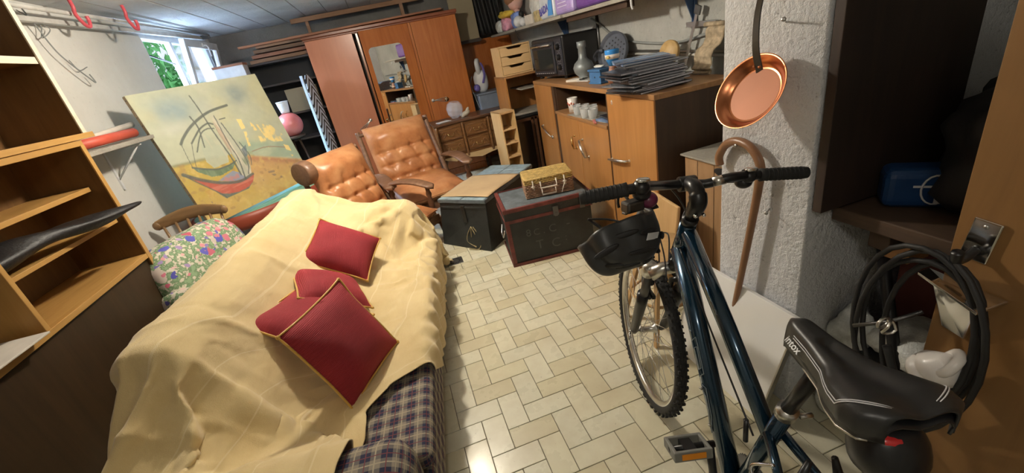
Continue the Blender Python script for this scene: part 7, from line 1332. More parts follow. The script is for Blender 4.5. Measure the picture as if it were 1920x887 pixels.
def wall_things():
    t = thing('try_square', 'long steel rule hung with a dark cross bar on the concrete wall', 'ruler', (1.93, 2.46, 1.15))
    B().box((1.90, 2.462, 1.32), (.004, .022, .37), (R(22), 0, 0)).build('rule', 'steel', t, .001, world=True); B().box((1.925, 2.40, 1.39), (.02, .26, .03), (R(2), 0, 0)).build('cross_bar', 'steel', t, .002, world=True); B().box((1.90, 2.40, 1.47), (.012, .05, .05), (R(20), 0, 0)).build('end_block', 'dark_steel', t, .002, world=True)
    tag(B().tube(bez([(1.935, 3.85, 1.56), (1.935, 3.70, 1.50), (1.935, 3.53, 1.417), (1.935, 3.35, 1.36), (1.935, 3.171, 1.33), (1.935, 2.9, 1.305), (1.935, 2.653, 1.295), (1.935, 2.493, 1.311), (1.935, 2.30, 1.335), (1.935, 1.9, 1.36), (1.935, 1.5, 1.36)]), .009, 8).build('wall_cable', 'cable_grey'), 'thick grey cable sagging along the concrete wall above the pipes', 'cable')
    tag(B().tube([(1.93, 3.45, 1.278), (1.93, 1.36, 1.19)], .009, 8).build('conduit', 'steel'), 'upper of two thin wall pipes above the sideboard', 'pipe')
    tag(B().tube([(1.93, 3.35, 1.252), (1.93, 1.36, 1.172)], .009, 8).build('conduit', 'pipe_white'), 'lower of two thin wall pipes above the sideboard', 'pipe')
    tag(B().tube([(1.94, 3.75, 1.13), (1.94, 3.75, 1.6)], .014, 8).build('conduit', 'dark_steel'), 'upright wall pipe behind the oven', 'pipe')
    # shelf on the right wall
    t = thing('wall_shelf', 'long rough board shelf full of toys and packs high on the right wall', 'shelf', (1.77, 4.2, 1.61))
    B().bb((1.60, 2.40, 1.605), (1.945, 3.70, 1.63)).build('board', 'dusty_top', t, .003, world=True); B().bb((1.58, 3.70, 1.605), (1.945, 6.1, 1.632)).build('board', 'dusty_top', t, .003, world=True)
    B().bb((1.64, 2.75, 1.565), (1.70, 3.72, 1.604)).build('beam', 'dark_brown', t, .003, world=True)
    bl = plain('blue_bracket_paint', (.03, .07, .16), .4)
    for y in (2.475, 4.4): B().bb((1.925, y-.014, 1.40), (1.945, y+.014, 1.604)).hexa([(1.925, y-.004, 1.41), (1.93, y-.004, 1.40), (1.93, y+.004, 1.40), (1.925, y+.004, 1.41), (1.84, y-.004, 1.60), (1.93, y-.004, 1.60), (1.93, y+.004, 1.60), (1.84, y+.004, 1.60)]).build('bracket', bl, t, .001, world=True)
    tag(B().tube(bez([(1.595, 5.0, 1.632), (1.575, 4.97, 1.60), (1.58, 4.93, 1.53), (1.585, 4.9, 1.50)]), .004, 6).build('hanging_strap', 'black_matte'), 'thin dark strap hanging from the toys shelf above the drawer unit', 'strap')
    tag(B().tube([(1.62, 2.66, 1.604), (1.62, 2.66, 1.57), (1.615, 2.64, 1.545)], .007, 8).build('shelf_peg', 'white_plastic'), 'small white peg under the front edge of the wall shelf', 'peg')
    # toys and packs
    def bag(nm, lab, mt, c, d, s=20, cat='bag', k=.25, e=.6):
        o = B().ell(c, d, None, 14, e, lambda p: p*(1+k*noise.noise(p*s+Vector(c)*3))).build(nm, mt); return tag(o, lab, cat)
    z = 1.633
    t = thing('doll', 'pink doll with a purple bow leaning on the toys shelf end', 'doll', (1.80, 5.55, z), R(80)); B().ell((0, 0, .12), (.16, .13, .24), n=10).build('torso', 'doll_pink', t); B().ell((0, -.01, .30), (.20, .19, .20), n=14).build('head', 'doll_pink', t)
    B().ell((0, .02, .34), (.21, .20, .16), n=10).build('hair', plain('doll_brown_hair', (.30, .15, .08), .7), t)
    for s in (-1, 1): B().tube(bez([(s*.07, 0, .2), (s*.13, -.04, .15), (s*.12, -.08, .1)]), [.03]*25, 8).build('arm', 'doll_pink', t); B().ell((s*.035, -.10, .31), (.02, .012, .024), n=6).build('eye', 'purple_pack', t)
    B().ell((.06, -.05, .39), (.07, .03, .04), n=6).build('bow', 'purple_pack', t)
    bag('toy_bag', 'clear bag with pink toys at the far end of the toys shelf', 'pink_bag', (1.69, 5.62, z+.075), (.13, .24, .15), e=.8)
    bag('toy_bag', 'clear crumpled bag at the very end of the toys shelf', 'cloudy', (1.68, 5.86, z+.07), (.12, .20, .14), 26)
    bag('toy_bag', 'yellow knotted bag lying on the pink toy bag', 'yellow_bag', (1.69, 5.62, z+.185), (.13, .25, .07), 22, k=.5)
    bag('toy_bag', 'blue dotted bag beside the black and white toy', 'blue_bag', (1.71, 5.25, z+.08), (.12, .20, .17), 20)
    t = thing('plush_toy', 'black and white plush animal toy at the shelf front', 'toy', (1.66, 5.03, z), R(70)); B().ell((0, .01, .06), (.16, .12, .12), n=10).build('body', 'white_plastic', t); B().ell((-.07, -.04, .045), (.10, .09, .09), n=10).build('head', 'white_plastic', t); B().ell((-.085, -.085, .05), (.03, .02, .035), n=6).build('patch', 'black_matte', t); B().ell((.02, -.03, .13), (.06, .06, .07), n=8).build('patch', 'black_matte', t); B().tube(bez([(.05, 0, .08), (.12, -.03, .13), (.20, -.02, .17)]), .014, 8).build('ear', 'black_matte', t); B().tube(bez([(.06, -.04, .10), (.11, -.06, .06), (.10, -.07, .015)]), .016, 8).build('limb', 'white_plastic', t)
    bag('carrier_bag', 'grey striped carrier bag standing behind the white packs', 'cloudy', (1.78, 4.62, z+.16), (.20, .26, .32), 14)
    tag(B().box((1.68, 4.62, z+.045), (.12, .20, .09), (0, 0, R(4))).build('white_carton', 'paper', bevel=.004), 'small white carton on the toys shelf', 'carton')
    tag(B().box((1.68, 4.40, z+.05), (.11, .16, .10), (0, 0, R(-6))).build('printed_carton', plain('yellowish_print', (.55, .46, .24), .5, var=.5, scale=25), bevel=.004), 'small carton with yellow picture on the toys shelf', 'carton')
    t = thing('paper_roll_pack', 'white and blue wrapped pack of kitchen rolls on the shelf', 'pack', (1.69, 4.08, z), R(0)); B().box((0, 0, .11), (.16, .34, .22)).build('wrap', plain('white_film', (.68, .74, .80), .25, bump=.6), t, .03, 3)
    B().hexa([(-.0825, -.16, .02), (-.0805, -.16, .02), (-.0805, -.04, .02), (-.0825, -.04, .02), (-.0825, -.16, .20), (-.0805, -.16, .20), (-.0805, -.10, .20), (-.0825, -.10, .20)]).build('blue_print', plain('sky_blue_print', (.05, .30, .75), .3), t)
    text('BADA', .085, plain('violet_blue_print', (.06, .06, .42), .3), t, (-.0822, .05, .075), (PI/2, R(-8), -PI/2), 'lettering', .0006, .003)
    t = thing('paper_roll_pack', 'lilac wrapped pack of rolls beside the white and blue pack', 'pack', (1.70, 3.70, z)); B().box((0, 0, .11), (.17, .36, .22)).build('wrap', plain('lilac_film', (.42, .32, .68), .25, bump=.6), t, .03, 3)
    b = B()
    for k in range(5): b.box((-.0862, .02, .06+.028*k), (.001, .20-.02*(k % 3), .006))
    b.build('print_lines', plain('pale_print', (.70, .66, .85), .4), t)
    t = thing('paper_roll_pack', 'deep purple wrapped pack nearest the pillar on the shelf', 'pack', (1.71, 3.22, z)); B().box((0, 0, .11), (.18, .50, .22)).build('wrap', plain('deep_purple_film', (.14, .06, .28), .25, bump=.6), t, .03, 3)
wall_things()

# ------------------------------------------------------------------ right side: pillar things, alcove, bicycle
def nail(p, lab, tip):
    p = Vector(p); d = Vector(tip); t = tag(B().tube([p-d*.15, p+d*.92, p+d], [.0028, .0028, .0028], 8).lathe([(0, -.001), (.0065, -.001), (.0065, .001), (0, .001)], p+d, 10, d.to_track_quat('Z', 'Y').to_matrix()).build('nail', 'steel'), lab, 'nail')
nail((1.172, 1.10, 1.405), 'long nail in the pillar to the upper right of the copper pan', (-.055, -.045, .012))
nail((1.172, 1.11, .805), 'nail in the pillar beside the cane shaft below the handlebar grip', (-.045, -.03, .006))
nail((1.172, 1.225, 1.018), 'nail in the pillar carrying the crook of the cane', (-.05, 0, .008))
nail((1.172, 1.03, 1.66), 'nail high in the pillar from which the copper pan hangs', (-.13, 0, .02))
def pan():
    c = Vector((1.059, 1.111, 1.231)); n = Vector((-math.cos(.063)*math.cos(.547), -math.sin(.063)*math.cos(.547), math.sin(.547)))
    t = thing('copper_pan', 'shallow round copper frying pan hanging by its iron handle on the pillar', 'pan', c)
    q = n.to_track_quat('Z', 'Y').to_matrix()
    b = B(); b.lathe([(0, -.030), (.084, -.030), (.088, -.028), (.094, -.018), (.110, -.003), (.116, 0), (.1175, -.001), (.113, -.006), (.097, -.021), (.090, -.031), (.085, -.033), (0, -.033)], (0, 0, 0), 56, q); b.build('body', 'copper', t)
    B().lathe([(0, -.0296), (.080, -.0296), (.080, -.0294), (0, -.0294)], (0, 0, 0), 56, q, sm=False).build('base_disc', 'copper_in', t)
    # handle: flat iron strip from the rim up to the nail
    a = Vector((.015, -.025, .085)); e = Vector((1.04, 1.03, 1.68))-c; s = Vector((.004, -.022, .012)).normalized()*.0105
    mid = [a-Vector((0, 0, .03)), a+Vector((-.02, -.002, .04)), a+Vector((-.025, -.01, .14)), e+Vector((0, 0, -.10)), e]
    mid = bez(mid, 6); b = B(); vs = []
    for p in mid: vs += [p-s+Vector((.002, 0, 0)), p+s+Vector((.002, 0, 0)), p+s-Vector((.002, 0, 0)), p-s-Vector((.002, 0, 0))]
    fs = [(i*4+k, i*4+(k+1) % 4, (i+1)*4+(k+1) % 4, (i+1)*4+k) for i in range(len(mid)-1) for k in range(4)]+[(0, 1, 2, 3), tuple(len(vs)-4+k for k in range(4))]
    b._add(vs, fs); b.build('handle', 'dark_steel', t)
    b = B()
    for k in (-1, 1): b.ell(a+Vector((-.012, .01*k, -.015)), (.009, .009, .009), n=5)
    b.build('rivet', 'copper', t)
pan()
t = thing('walking_cane', 'brown wooden walking cane hanging by its crook on the pillar', 'cane', (1.14, 1.2, 0))
B().tube(bez([(1.145, 1.325, .93), (1.142, 1.325, .965), (1.14, 1.29, 1.015), (1.138, 1.235, 1.037), (1.136, 1.17, 1.025), (1.134, 1.125, .975), (1.134, 1.125, .90), (1.13, 1.15, .70), (1.12, 1.19, .40), (1.11, 1.225, .13)], 10), [.015]*60+[.0145-.00012*k for k in range(31)], 12).build('shaft', 'cane_wood', t, world=True)
B().tube([(1.11, 1.223, .145), (1.109, 1.226, .118)], [.0125, .011], 12).build('ferrule', 'rubber', t, world=True)
t = thing('white_board', 'white laminate board leaning on the foot of the pillar behind the bicycle', 'board', (1.08, 1.15, 0))
o = Vector((1.005, 0, 0)); B().hexa([(1.02, .955, 0), (1.04, .955, .004), (1.03, 1.47, .004), (1.01, 1.47, 0), (1.135, .925, .455), (1.155, .925, .45), (1.15, 1.44, .45), (1.13, 1.44, .455)]).build('panel', 'marble', t, .001, world=True)
B().hexa([(1.019, .951, 0), (1.041, .951, .004), (1.041, .957, .004), (1.019, .957, 0), (1.134, .921, .456), (1.156, .921, .451), (1.156, .927, .451), (1.134, .927, .456)]).build('edge_strip', 'alu', t, world=True)
def boxcab():
    t = thing('small_cabinet', 'light wooden cabinet with a warped dusty top between sideboard and pillar', 'cabinet', (1.42, 1.40, 0))
    B().bb((1.42, 1.44, 0), (1.80, 1.90, .79)).build('body', 'cabinet_wood', t, .003, world=True); B().hexa([(1.405, 1.40, .79), (1.82, 1.40, .79), (1.82, 1.92, .79), (1.405, 1.92, .79), (1.405, 1.40, .80), (1.82, 1.40, .82), (1.82, 1.92, .805), (1.405, 1.92, .80)]).build('top', 'dusty_top', t, .002, world=True)
    B().ell((1.419, 1.62, .755), (.004, .12, .045), n=8).build('hand_slot', 'black_matte', t, world=True)
    for y in (1.56, 1.68, 1.80): B().bb((1.4185, y-.001, .02), (1.4205, y+.001, .78)).build('joint', 'dark_brown', t, world=True)
boxcab()
def stool():
    t = thing('wooden_stool', 'round beech stool behind the front wheel of the bicycle', 'stool', (1.08, 1.64, 0), R(10))
    B().lathe([(0, .425), (.165, .425), (.172, .435), (.172, .448), (.165, .456), (0, .456)], seg=36).build('seat', 'stool_wood', t)
    for a in (35, 125, 215, 305):
        c, s = math.cos(R(a)), math.sin(R(a)); B().tube([(c*.10, s*.10, .43), (c*.215, s*.215, 0)], [.016, .014], 4, sm=False).build('leg', 'stool_wood', t, .001)
    B().tube([(.155*math.cos(a*.5236), .155*math.sin(a*.5236), .20) for a in range(12)], .008, 6, closed=True).build('ring', 'stool_wood', t)
    B().bb((-.17, -.012, .40), (.17, .012, .425)).build('brace', 'stool_wood', t)
stool()
t = thing('backrest_board', 'rounded beech chair back standing behind the stool', 'board', (1.27, 1.93, 0)); B().box((0, 0, .29), (.02, .34, .58), (0, R(6), R(-8))).build('board', 'stool_wood', t, .04, 4)

def alcove():
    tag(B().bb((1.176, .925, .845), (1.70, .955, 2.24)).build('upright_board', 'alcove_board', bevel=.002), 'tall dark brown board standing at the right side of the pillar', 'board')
    t = thing('plank_shelf', 'thick dark plank shelf beside the pillar carrying blue bag and black bag', 'shelf', (1.6, .75, .80))
    B().bb((1.262, .40, .79), (1.945, .955, .835)).build('board', 'dark_plank', t, .004, world=True); B().bb((1.30, .80, .72), (1.95, .86, .788)).build('bearer', 'dark_plank', t, .003, world=True)
    tag(B().bb((1.38, .79, .655), (1.47, .87, .718)).build('wood_block', 'honey', bevel=.003), 'small sawn wood block under the plank shelf', 'block')
    t = thing('blue_packet', 'glossy dark blue packet with white oval print on the plank shelf', 'packet', (1.44, .85, .836), R(-46))
    B().box((0, -.02, .06), (.17, .10, .12)).build('wrap', plain('dark_blue_film', (.01, .045, .14), .3, bump=.3), t, .025, 3)
    w = M['white_reflect']; m = Matrix.Translation((.03, -.0715, .062)) @ Euler((PI/2, 0, 0)).to_matrix().to_4x4()
    B(m).tube([(.032*math.cos(k*.349), .044*math.sin(k*.349), 0) for k in range(18)], .003, 4, closed=True).box((0, .01, 0), (.10, .006, .002)).build('oval_print', w, t); B(m).box((.015, -.03, 0), (.03, .025, .002)).build('print_block', w, t); B(m).ell((.01, .03, 0), (.014, .014, .002), n=5).build('print_dot', w, t)
    tag(B().ell((1.63, .66, .99), (.48, .40, .40), (0, R(-8), R(10)), 18, .7, lambda p: p*(1+.22*noise.noise(p*9)+.06*noise.noise(p*30))).build('black_bag', 'black_matte'), 'large slack black bag filling the plank shelf beside the blue packet', 'bag')
    t = thing('near_board', 'orange brown upright board with chrome hooks at the right edge', 'board', (1.11, .1, 0)); B().bb((1.10, -.85, 0), (1.125, .556, 1.56)).build('panel', 'near_board', t, .002, world=True)
    # chrome hooks
    t = thing('chrome_hook', 'upper chrome coat hook plate with two screws on the orange brown board', 'hook', (1.097, .51, .94))
    m = Matrix.Translation((1.095, .508, .945)) @ Euler((R(6), 0, 0)).to_matrix().to_4x4()
    B(m).box((0, 0, 0), (.008, .048, .095)).build('plate', 'chrome', t, .003, 3, world=True); 
    for z in (-.03, .034): B(m).lathe([(0, 0), (.005, 0), (.004, .002), (0, .002)], (-.004, 0, z), 10, (0, -PI/2, 0)).build('screw', 'steel', t, world=True)
    B(m).tube(bez([(-.004, 0, -.02), (-.03, 0, -.035), (-.055, 0, -.03), (-.062, 0, -.008)]), [.009]*24+[.011]*13, 10).build('hook_arm', 'black_plastic', t, world=True)
    t = thing('chrome_bracket', 'wide chrome wedge bracket under the coat hook on the orange brown board', 'bracket', (1.07, .5, .80))
    B().hexa([(1.098, .585, .834), (1.098, .44, .822), (1.03, .452, .812), (1.045, .575, .846), (1.098, .585, .842), (1.098, .44, .830), (1.03, .452, .819), (1.045, .575, .853)]).build('top_plate', 'chrome', t, .0015, world=True)
    B().hexa([(1.098, .53, .71), (1.098, .485, .70), (1.09, .485, .70), (1.09, .53, .71), (1.098, .56, .832), (1.098, .46, .822), (1.055, .465, .818), (1.06, .555, .838)]).build('wedge', 'chrome', t, .003, world=True)
    B().box((1.088, .505, .775), (.012, .03, .02)).build('catch', 'black_plastic', t, .002, world=True)
    # hose coil
    t = thing('hose_coil', 'black hose coiled over the chrome hooks', 'hose', (1.04, .54, .7)); r = random.Random(2)
    b = B()
    for k, (cy, cz, ry, rz_, x) in enumerate(((.565, .70, .125, .225, 1.035), (.555, .69, .115, .20, 1.045), (.53, .68, .095, .215, 1.055), (.545, .66, .13, .26, 1.03))):
        b.tube([(x+.008*math.sin(3*a*.2618+k), cy+ry*math.cos(a*.2618)*(1+.06*math.sin(2*a*.2618+k)), cz+rz_*math.sin(a*.2618)) for a in range(24)], .0065, 8, closed=True)
    b.build('coil', 'black_matte', t, world=True)
    B().tube(bez([(1.04, .60, .62), (1.03, .52, .45), (.98, .42, .30), (.93, .30, .22), (.90, .16, .10)]), .0095, 8).build('tail', 'rubber', t, world=True)
    B().tube([(1.07, .56, .74), (1.03, .60, .70), (1.0, .66, .66)], .005, 6).build('coupling', 'dark_steel', t, world=True)
    tag(B().tube([(1.01+.018*math.cos(a*.5236), .60, .705+.014*math.sin(a*.5236)) for a in range(12)], .004, 6, closed=True).tube([(1.01+.018*math.cos(a*.5236), .585+.006*math.sin(a), .70+.02*math.sin(a*.5236)) for a in range(12)], .0035, 6, closed=True).build('wire_ring', 'alu'), 'small pale wire ring hanging among the black hoses', 'ring')
    t = thing('white_nozzle', 'chunky white plastic hose nozzle hanging under the chrome bracket', 'nozzle', (1.03, .495, .625), rot=(R(28), R(-12), R(20)))
    B().lathe([(0, -.02), (.042, -.02), (.046, -.012), (.046, .004), (.041, .006), (.041, .012), (.045, .018), (.036, .035), (.024, .055), (.020, .06), (0, .06)], seg=30).build('cup', 'ceramic_white', t)
    B().tube(bez([(-.022, 0, .03), (-.030, 0, .06), (-.005, 0, .082), (.026, 0, .066), (.03, 0, .03)]), .011, 10).build('loop', 'ceramic_white', t)
    # floor clutter between pillar and board
    tag(B().box((1.55, .72, .15), (.5, .34, .30)).build('dark_crate', 'black_paint', bevel=.006), 'black crate on the floor under the plank shelf', 'crate')
    tag(B().box((1.66, .84, .47), (.30, .12, .34), (0, 0, R(6))).build('red_brown_box', 'darkred_cloth', bevel=.008), 'dark red box standing on the black crate', 'box')
    def bag(c, d, lab, mt='cloudy'): tag(B().ell(c, d, None, 16, .8, lambda p: p*(1+.28*noise.noise(p*16+Vector(c)*5)+.1*noise.noise(p*45))).build('plastic_bag', mt), lab, 'bag')
    bag((1.42, .70, .36), (.22, .30, .13), 'crumpled clear plastic bag behind the saddle on the black crate')
    bag((1.36, .90, .33), (.12, .12, .20), 'white plastic bag peeking out above the saddle nose')
    bag((1.28, .87, .12), (.10, .10, .24), 'white plastic bag on the floor at the corner of the pillar')
    bag((1.17, .52, .13), (.22, .26, .24), 'whitish plastic bag on the floor behind the rear wheel', 'cloudy')
    tag(B().tube([(1.24, .60, .10), (1.44, .95, .82)], .017, 10).build('black_tube', 'black_plastic'), 'slanting black tube behind the hose coil', 'tube')
alcove()

BQ = (.7227, 1.2677, .2217, .081)
def bicycle():
    f = Vector((math.sin(BQ[2]), math.cos(BQ[2]), 0)); r_ = Vector((math.cos(BQ[2]), -math.sin(BQ[2]), 0)); up = Vector((0, 0, 1))*math.cos(BQ[3])+r_*math.sin(BQ[3]); ax = f.cross(up)
    m = Matrix((ax, f, up)).transposed().to_4x4(); m.translation = (BQ[0], BQ[1], 0)
    t = thing('bicycle', 'dark teal mountain bicycle leaning against the pillar', 'bicycle', m.translation, rot=m.to_euler())
    V = lambda u, h, s=0.: Vector((s, u, h))
    def wheel(u):
        R0 = .335; w = B(); c = V(u, .342)
        prof = []
        b = B(Matrix.Translation(c) @ Euler((0, PI/2, 0)).to_matrix().to_4x4())
        tr = .021; n = 72; k = 10; vs = []; fs = []
        for i in range(n):
            a = 2*PI*i/n
            for j in range(k):
                q = 2*PI*j/k; rr = R0-tr+tr*math.cos(q); vs.append((rr*math.cos(a), rr*math.sin(a), tr*math.sin(q)))
        for i in range(n):
            for j in range(k): fs.append((i*k+j, ((i+1) % n)*k+j, ((i+1) % n)*k+(j+1) % k, i*k+(j+1) % k))
        b._add(vs, fs, True); tire = b.build('tire', 'rubber', t)
        b = B(Matrix.Translation(c) @ Euler((0, PI/2, 0)).to_matrix().to_4x4())
        for i in range(96):
            a = 2*PI*i/96
            for z in ((-.014, .005) if i % 2 else (-.005, .014)): b.box(((R0-.0005)*math.cos(a), (R0-.0005)*math.sin(a), z), (.007, .011, .008), (0, 0, a))
            b.box(((R0-.010)*math.cos(a), (R0-.010)*math.sin(a), .0175 if i % 2 else -.0175), (.009, .006, .006), (0, 0, a))
        tag(b.build('tread_knobs', 'rubber', tire), kind='stuff')
        b = B(Matrix.Translation(c) @ Euler((0, PI/2, 0)).to_matrix().to_4x4()); rr = R0-.042
        b.lathe([(rr-.012, -.008), (rr, -.013), (rr+.008, -.013), (rr+.006, -.009), (rr+.002, 0), (rr+.006, .009), (rr+.008, .013), (rr, .013), (rr-.012, .008), (rr-.014, 0), (rr-.012, -.008)], seg=72); b.build('rim', 'alu', t)
        b = B(Matrix.Translation(c) @ Euler((0, PI/2, 0)).to_matrix().to_4x4()); b.lathe([(.0, -.052), (.006, -.052), (.006, -.036), (.024, -.034), (.024, -.030), (.014, -.022), (.012, 0), (.014, .022), (.024, .030), (.024, .034), (.006, .036), (.006, .052), (0, .052)], seg=18); b.build('hub', 'alu', t)
        first = None
        for i in range(32):
            a = 2*PI*i/32; z = .032 if i % 2 else -.032; da = (.9 if (i//2) % 2 else -.9)
            p0 = (0.023*math.cos(a+da), .023*math.sin(a+da), z); p1 = ((rr-.010)*math.cos(a), (rr-.010)*math.sin(a), z*.1)
            B(Matrix.Translation(c) @ Euler((0, PI/2, 0)).to_matrix().to_4x4()).tube([p0, p1], .0011, 4).build('spoke', 'steel', t)
    wheel(0.); wheel(-1.075)
    bb_ = V(-.665, .29); ht, hb = V(-.288, .935), V(-.225, .79); st = V(-.775, .70)
    # frame
    b = B(); b.tube([ht, hb], .024, 16); b.tube([V(-.295, .905), V(-.54, .745), V(-.745, .60)], [.023, .021, .019], 14); b.tube([V(-.245, .835), V(-.40, .635), bb_], [.030, .028, .026], 14)
    b.tube([st, bb_], .018, 14); b.tube([bb_+Vector((-.04, 0, 0)), bb_+Vector((.04, 0, 0))], .026, 14)
    for s in (-1, 1): b.tube([bb_+Vector((s*.03, -.03, 0)), V(-.82, .30, s*.05), V(-1.075, .342, s*.066)], [.013, .012, .010], 10); b.tube([V(-.755, .62, s*.015), V(-.86, .58, s*.045), V(-1.075, .342, s*.066)], [.011, .010, .009], 10)
    fr = b.build('frame', 'bike', t)
    gr = plain('silver_grey_lettering', (.20, .24, .27), .3, .4)
    def deco(A, C, rad, ch, size, sgn):
        d = (C-A).normalized(); x = d; n = Vector((-.82, 0, .57)); n = (n-d*n.dot(d)).normalized(); y = n.cross(x); mm = Matrix((x, y, n)).transposed().to_4x4(); L = (C-A).length
        for i, c_ in enumerate(ch):
            p = A+d*L*(i+.5)/len(ch)+n*(rad+.0012)
            q = mm.copy(); q.translation = p; o = text(c_, size, gr, fr, (0, 0, 0), (0, 0, 0), 'lettering', .0006, .0); o.matrix_local = q
    A_, C_ = V(-.28, .785), V(-.62, .35); d_ = (C_-A_).normalized(); L_ = (C_-A_).length
    def fl_(t_, an, rad=.0285): 
        s1 = Vector((-1, 0, 0)); s2 = d_.cross(s1).normalized(); s2 = s2 if s2.z > 0 else -s2
        return A_+d_*L_*t_+(s1*math.cos(an)+s2*math.sin(an))*rad
    for path in ([(.10, .75), (.16, .15), (.34, .10), (.35, .35), (.18, .40), (.13, .80)], [(.38, .75), (.40, .12), (.44, .10), (.43, .60), (.54, .55), (.55, .10), (.58, .10), (.57, .72)], [(.62, .10), (.64, .60), (.78, .50), (.86, .0), (.82, -.1), (.75, .30), (.68, .35), (.66, .10)]):
        pp = []
        for q0, q1 in zip(path, path[1:]+path[:1]): pp += [fl_(q0[0]+(q1[0]-q0[0])*k/4, q0[1]+(q1[1]-q0[1])*k/4) for k in range(4)]
        B().tube(pp, .0014, 5, closed=True).build('frame_graphic', gr, fr)
    deco(V(-.36, .86), V(-.52, .757), .020, '~~~~~', .03, 1)
    B().tube([V(-.50, .51, -.031)-Vector((0, 0, 0)), V(-.502, .507, -.036)], .005, 8).tube([V(-.56, .43, -.029), V(-.562, .427, -.034)], .005, 8).build('bottle_bolt', 'alu', fr)
    # steering assembly
    B().tube([V(-.222, .788), V(-.203, .745)], .021, 14).build('lower_headset', 'black_plastic', t); B().tube([ht, ht+V(-.012, .022)], .023, 14).build('headset', 'black_plastic', t)
    B().tube([V(-.185, .715, -.068), V(-.195, .738, -.03), V(-.198, .742, .03), V(-.185, .715, .068)], [.024, .022, .022, .024], 12).tube([V(-.175, .745, -.066), V(-.155, .70, -.066)], [.024, .022], 14).tube([V(-.175, .745, .066), V(-.155, .70, .066)], [.024, .022], 14).build('fork_crown', 'alu', t)
    for s in (-1, 1):
        B().tube([V(-.165, .71, s*.066), V(-.115, .57, s*.066)], .0155, 12).build('stanchion', 'dark_steel', t)
        B().tube([V(-.12, .60, s*.066), V(-.105, .555, s*.066), V(-.02, .37, s*.062), V(0, .342, s*.055)], [.022, .021, .018, .013], 12).build('fork_leg', 'black_plastic', t)
    B().tube([V(-.135, .64, -.066), V(-.085, .66, -.05), V(-.07, .665, 0), V(-.085, .66, .05), V(-.135, .64, .066)], .012, 8).build('fork_arch', 'black_plastic', t)
    for s in (-1, 1): B().tube([V(-.15, .66, s*.05), V(-.10, .63, s*.045), V(-.10, .56, s*.035)], [.012, .011, .008], 8).box(V(-.095, .575, s*.026), (.012, .05, .014)).build('brake_arm', 'black_plastic', t)
    B().tube([V(0, .342, -.05), V(0, .342, -.075)], .007, 8).tube([V(0, .342, -.072), V(-.01, .335, -.078), V(-.03, .30, -.085)], [.006, .006, .004], 8).build('skewer', 'chrome', t)
    stem_top = V(-.325, .985)
    B().tube([ht+V(-.01, .02), V(-.318, 1.005)], .019, 14).build('steerer', 'black_plastic', t)
    B().tube(bez([V(-.318, .985), V(-.335, 1.02), V(-.31, 1.052), V(-.262, 1.048)]), [.024]*18+[.021]*19, 14).tube([V(-.262, 1.048, -.024), V(-.262, 1.048, .024)], .022, 14).build('stem', 'black_plastic', t, .001)
    for s in (-.012, .012): B().tube([V(-.345, .985, s), V(-.352, .98, s)], .005, 8).build('bolt', 'chrome', t)
    B().tube(bez([V(-.372, 1.083, -.335), V(-.388, 1.098, -.20), V(-.345, 1.085, -.15), V(-.272, 1.055, -.075), V(-.262, 1.048, 0), V(-.275, 1.045, .05), V(-.295, 1.062, .11), V(-.275, 1.052, .2), V(-.288, 1.046, .335)]), .0135, 12).build('handlebar', 'black_plastic', t)
    tag(B().tube([V(-.286, 1.052, .062), V(-.292, 1.058, .094)], .0142, 14).build('bar_marking', 'alu', t))
    for s, e0, e1 in ((-1, V(-.372, 1.083, -.335), V(-.388, 1.098, -.215)), (1, V(-.288, 1.046, .335), V(-.276, 1.052, .205))):
        g = B().tube([e0, e0.lerp(e1, .1), e0.lerp(e1, .9), e1], [.016, .0175, .0175, .019], 14)
        for k in range(9): g.tube([e0.lerp(e1, .12+.09*k), e0.lerp(e1, .15+.09*k)], .0185, 14)
        g.build('grip', 'rubber', t)
        q = e1+Vector((-s*.035, .0, .002)); B().ell(q, (.045, .05, .042), n=8).ell(q+Vector((-s*.005, .01, -.02)), (.05, .045, .04), n=8).build('shifter', 'black_plastic', t)
        B().ell(q+Vector((0, -.012, .022)), (.036, .022, .012), n=8, e=.7).build('gear_window', 'chrome', t)
        B().tube(bez([q+Vector((0, .02, -.005)), q+Vector((s*.01, .05, -.018)), q+Vector((s*.06, .068, -.03)), q+Vector((s*.13, .062, -.036))]), [.009]*12+[.007]*25, 8).build('brake_lever', 'steel' if s > 0 else 'black_plastic', t)
        B().ell(q+Vector((s*.132, .062, -.036)), (.014, .014, .014), n=6).build('lever_tip', 'alu', t)
    B().ell(V(-.36, 1.052, -.15), (.05, .05, .045), n=10).build('bell', plain('dark_pink_plastic', (.14, .02, .06), .3), t)
    B().box(V(-.37, 1.045, -.195), (.055, .035, .03), (0, 0, R(20))).build('computer', 'dark_steel', t, .006)
    for pts in ([V(-.30, 1.04, -.16), V(-.18, .99, -.12), V(-.14, .90, -.05), V(-.19, .80, -.03), V(-.24, .72, -.035)], [V(-.28, 1.04, .17), V(-.18, 1.0, .10), V(-.19, .92, .03), V(-.30, .87, -.025)], [V(-.34, 1.07, -.17), V(-.20, 1.04, -.05), V(-.18, .95, .03), V(-.27, .86, .03)], [V(-.30, .86, -.026), V(-.5, .72, -.025), V(-.72, .57, -.02)], [V(-.14, .72, -.02), V(-.13, .82, -.02), V(-.2, .86, -.02), V(-.25, .78, -.035)]):
        B().tube(bez(pts), .0026, 6).build('brake_cable', 'black_plastic', t)
    B().tube([V(-.69, .59, -.022), V(-.70, .53, -.022)], .006, 8).build('cable_stop', 'black_plastic', fr)
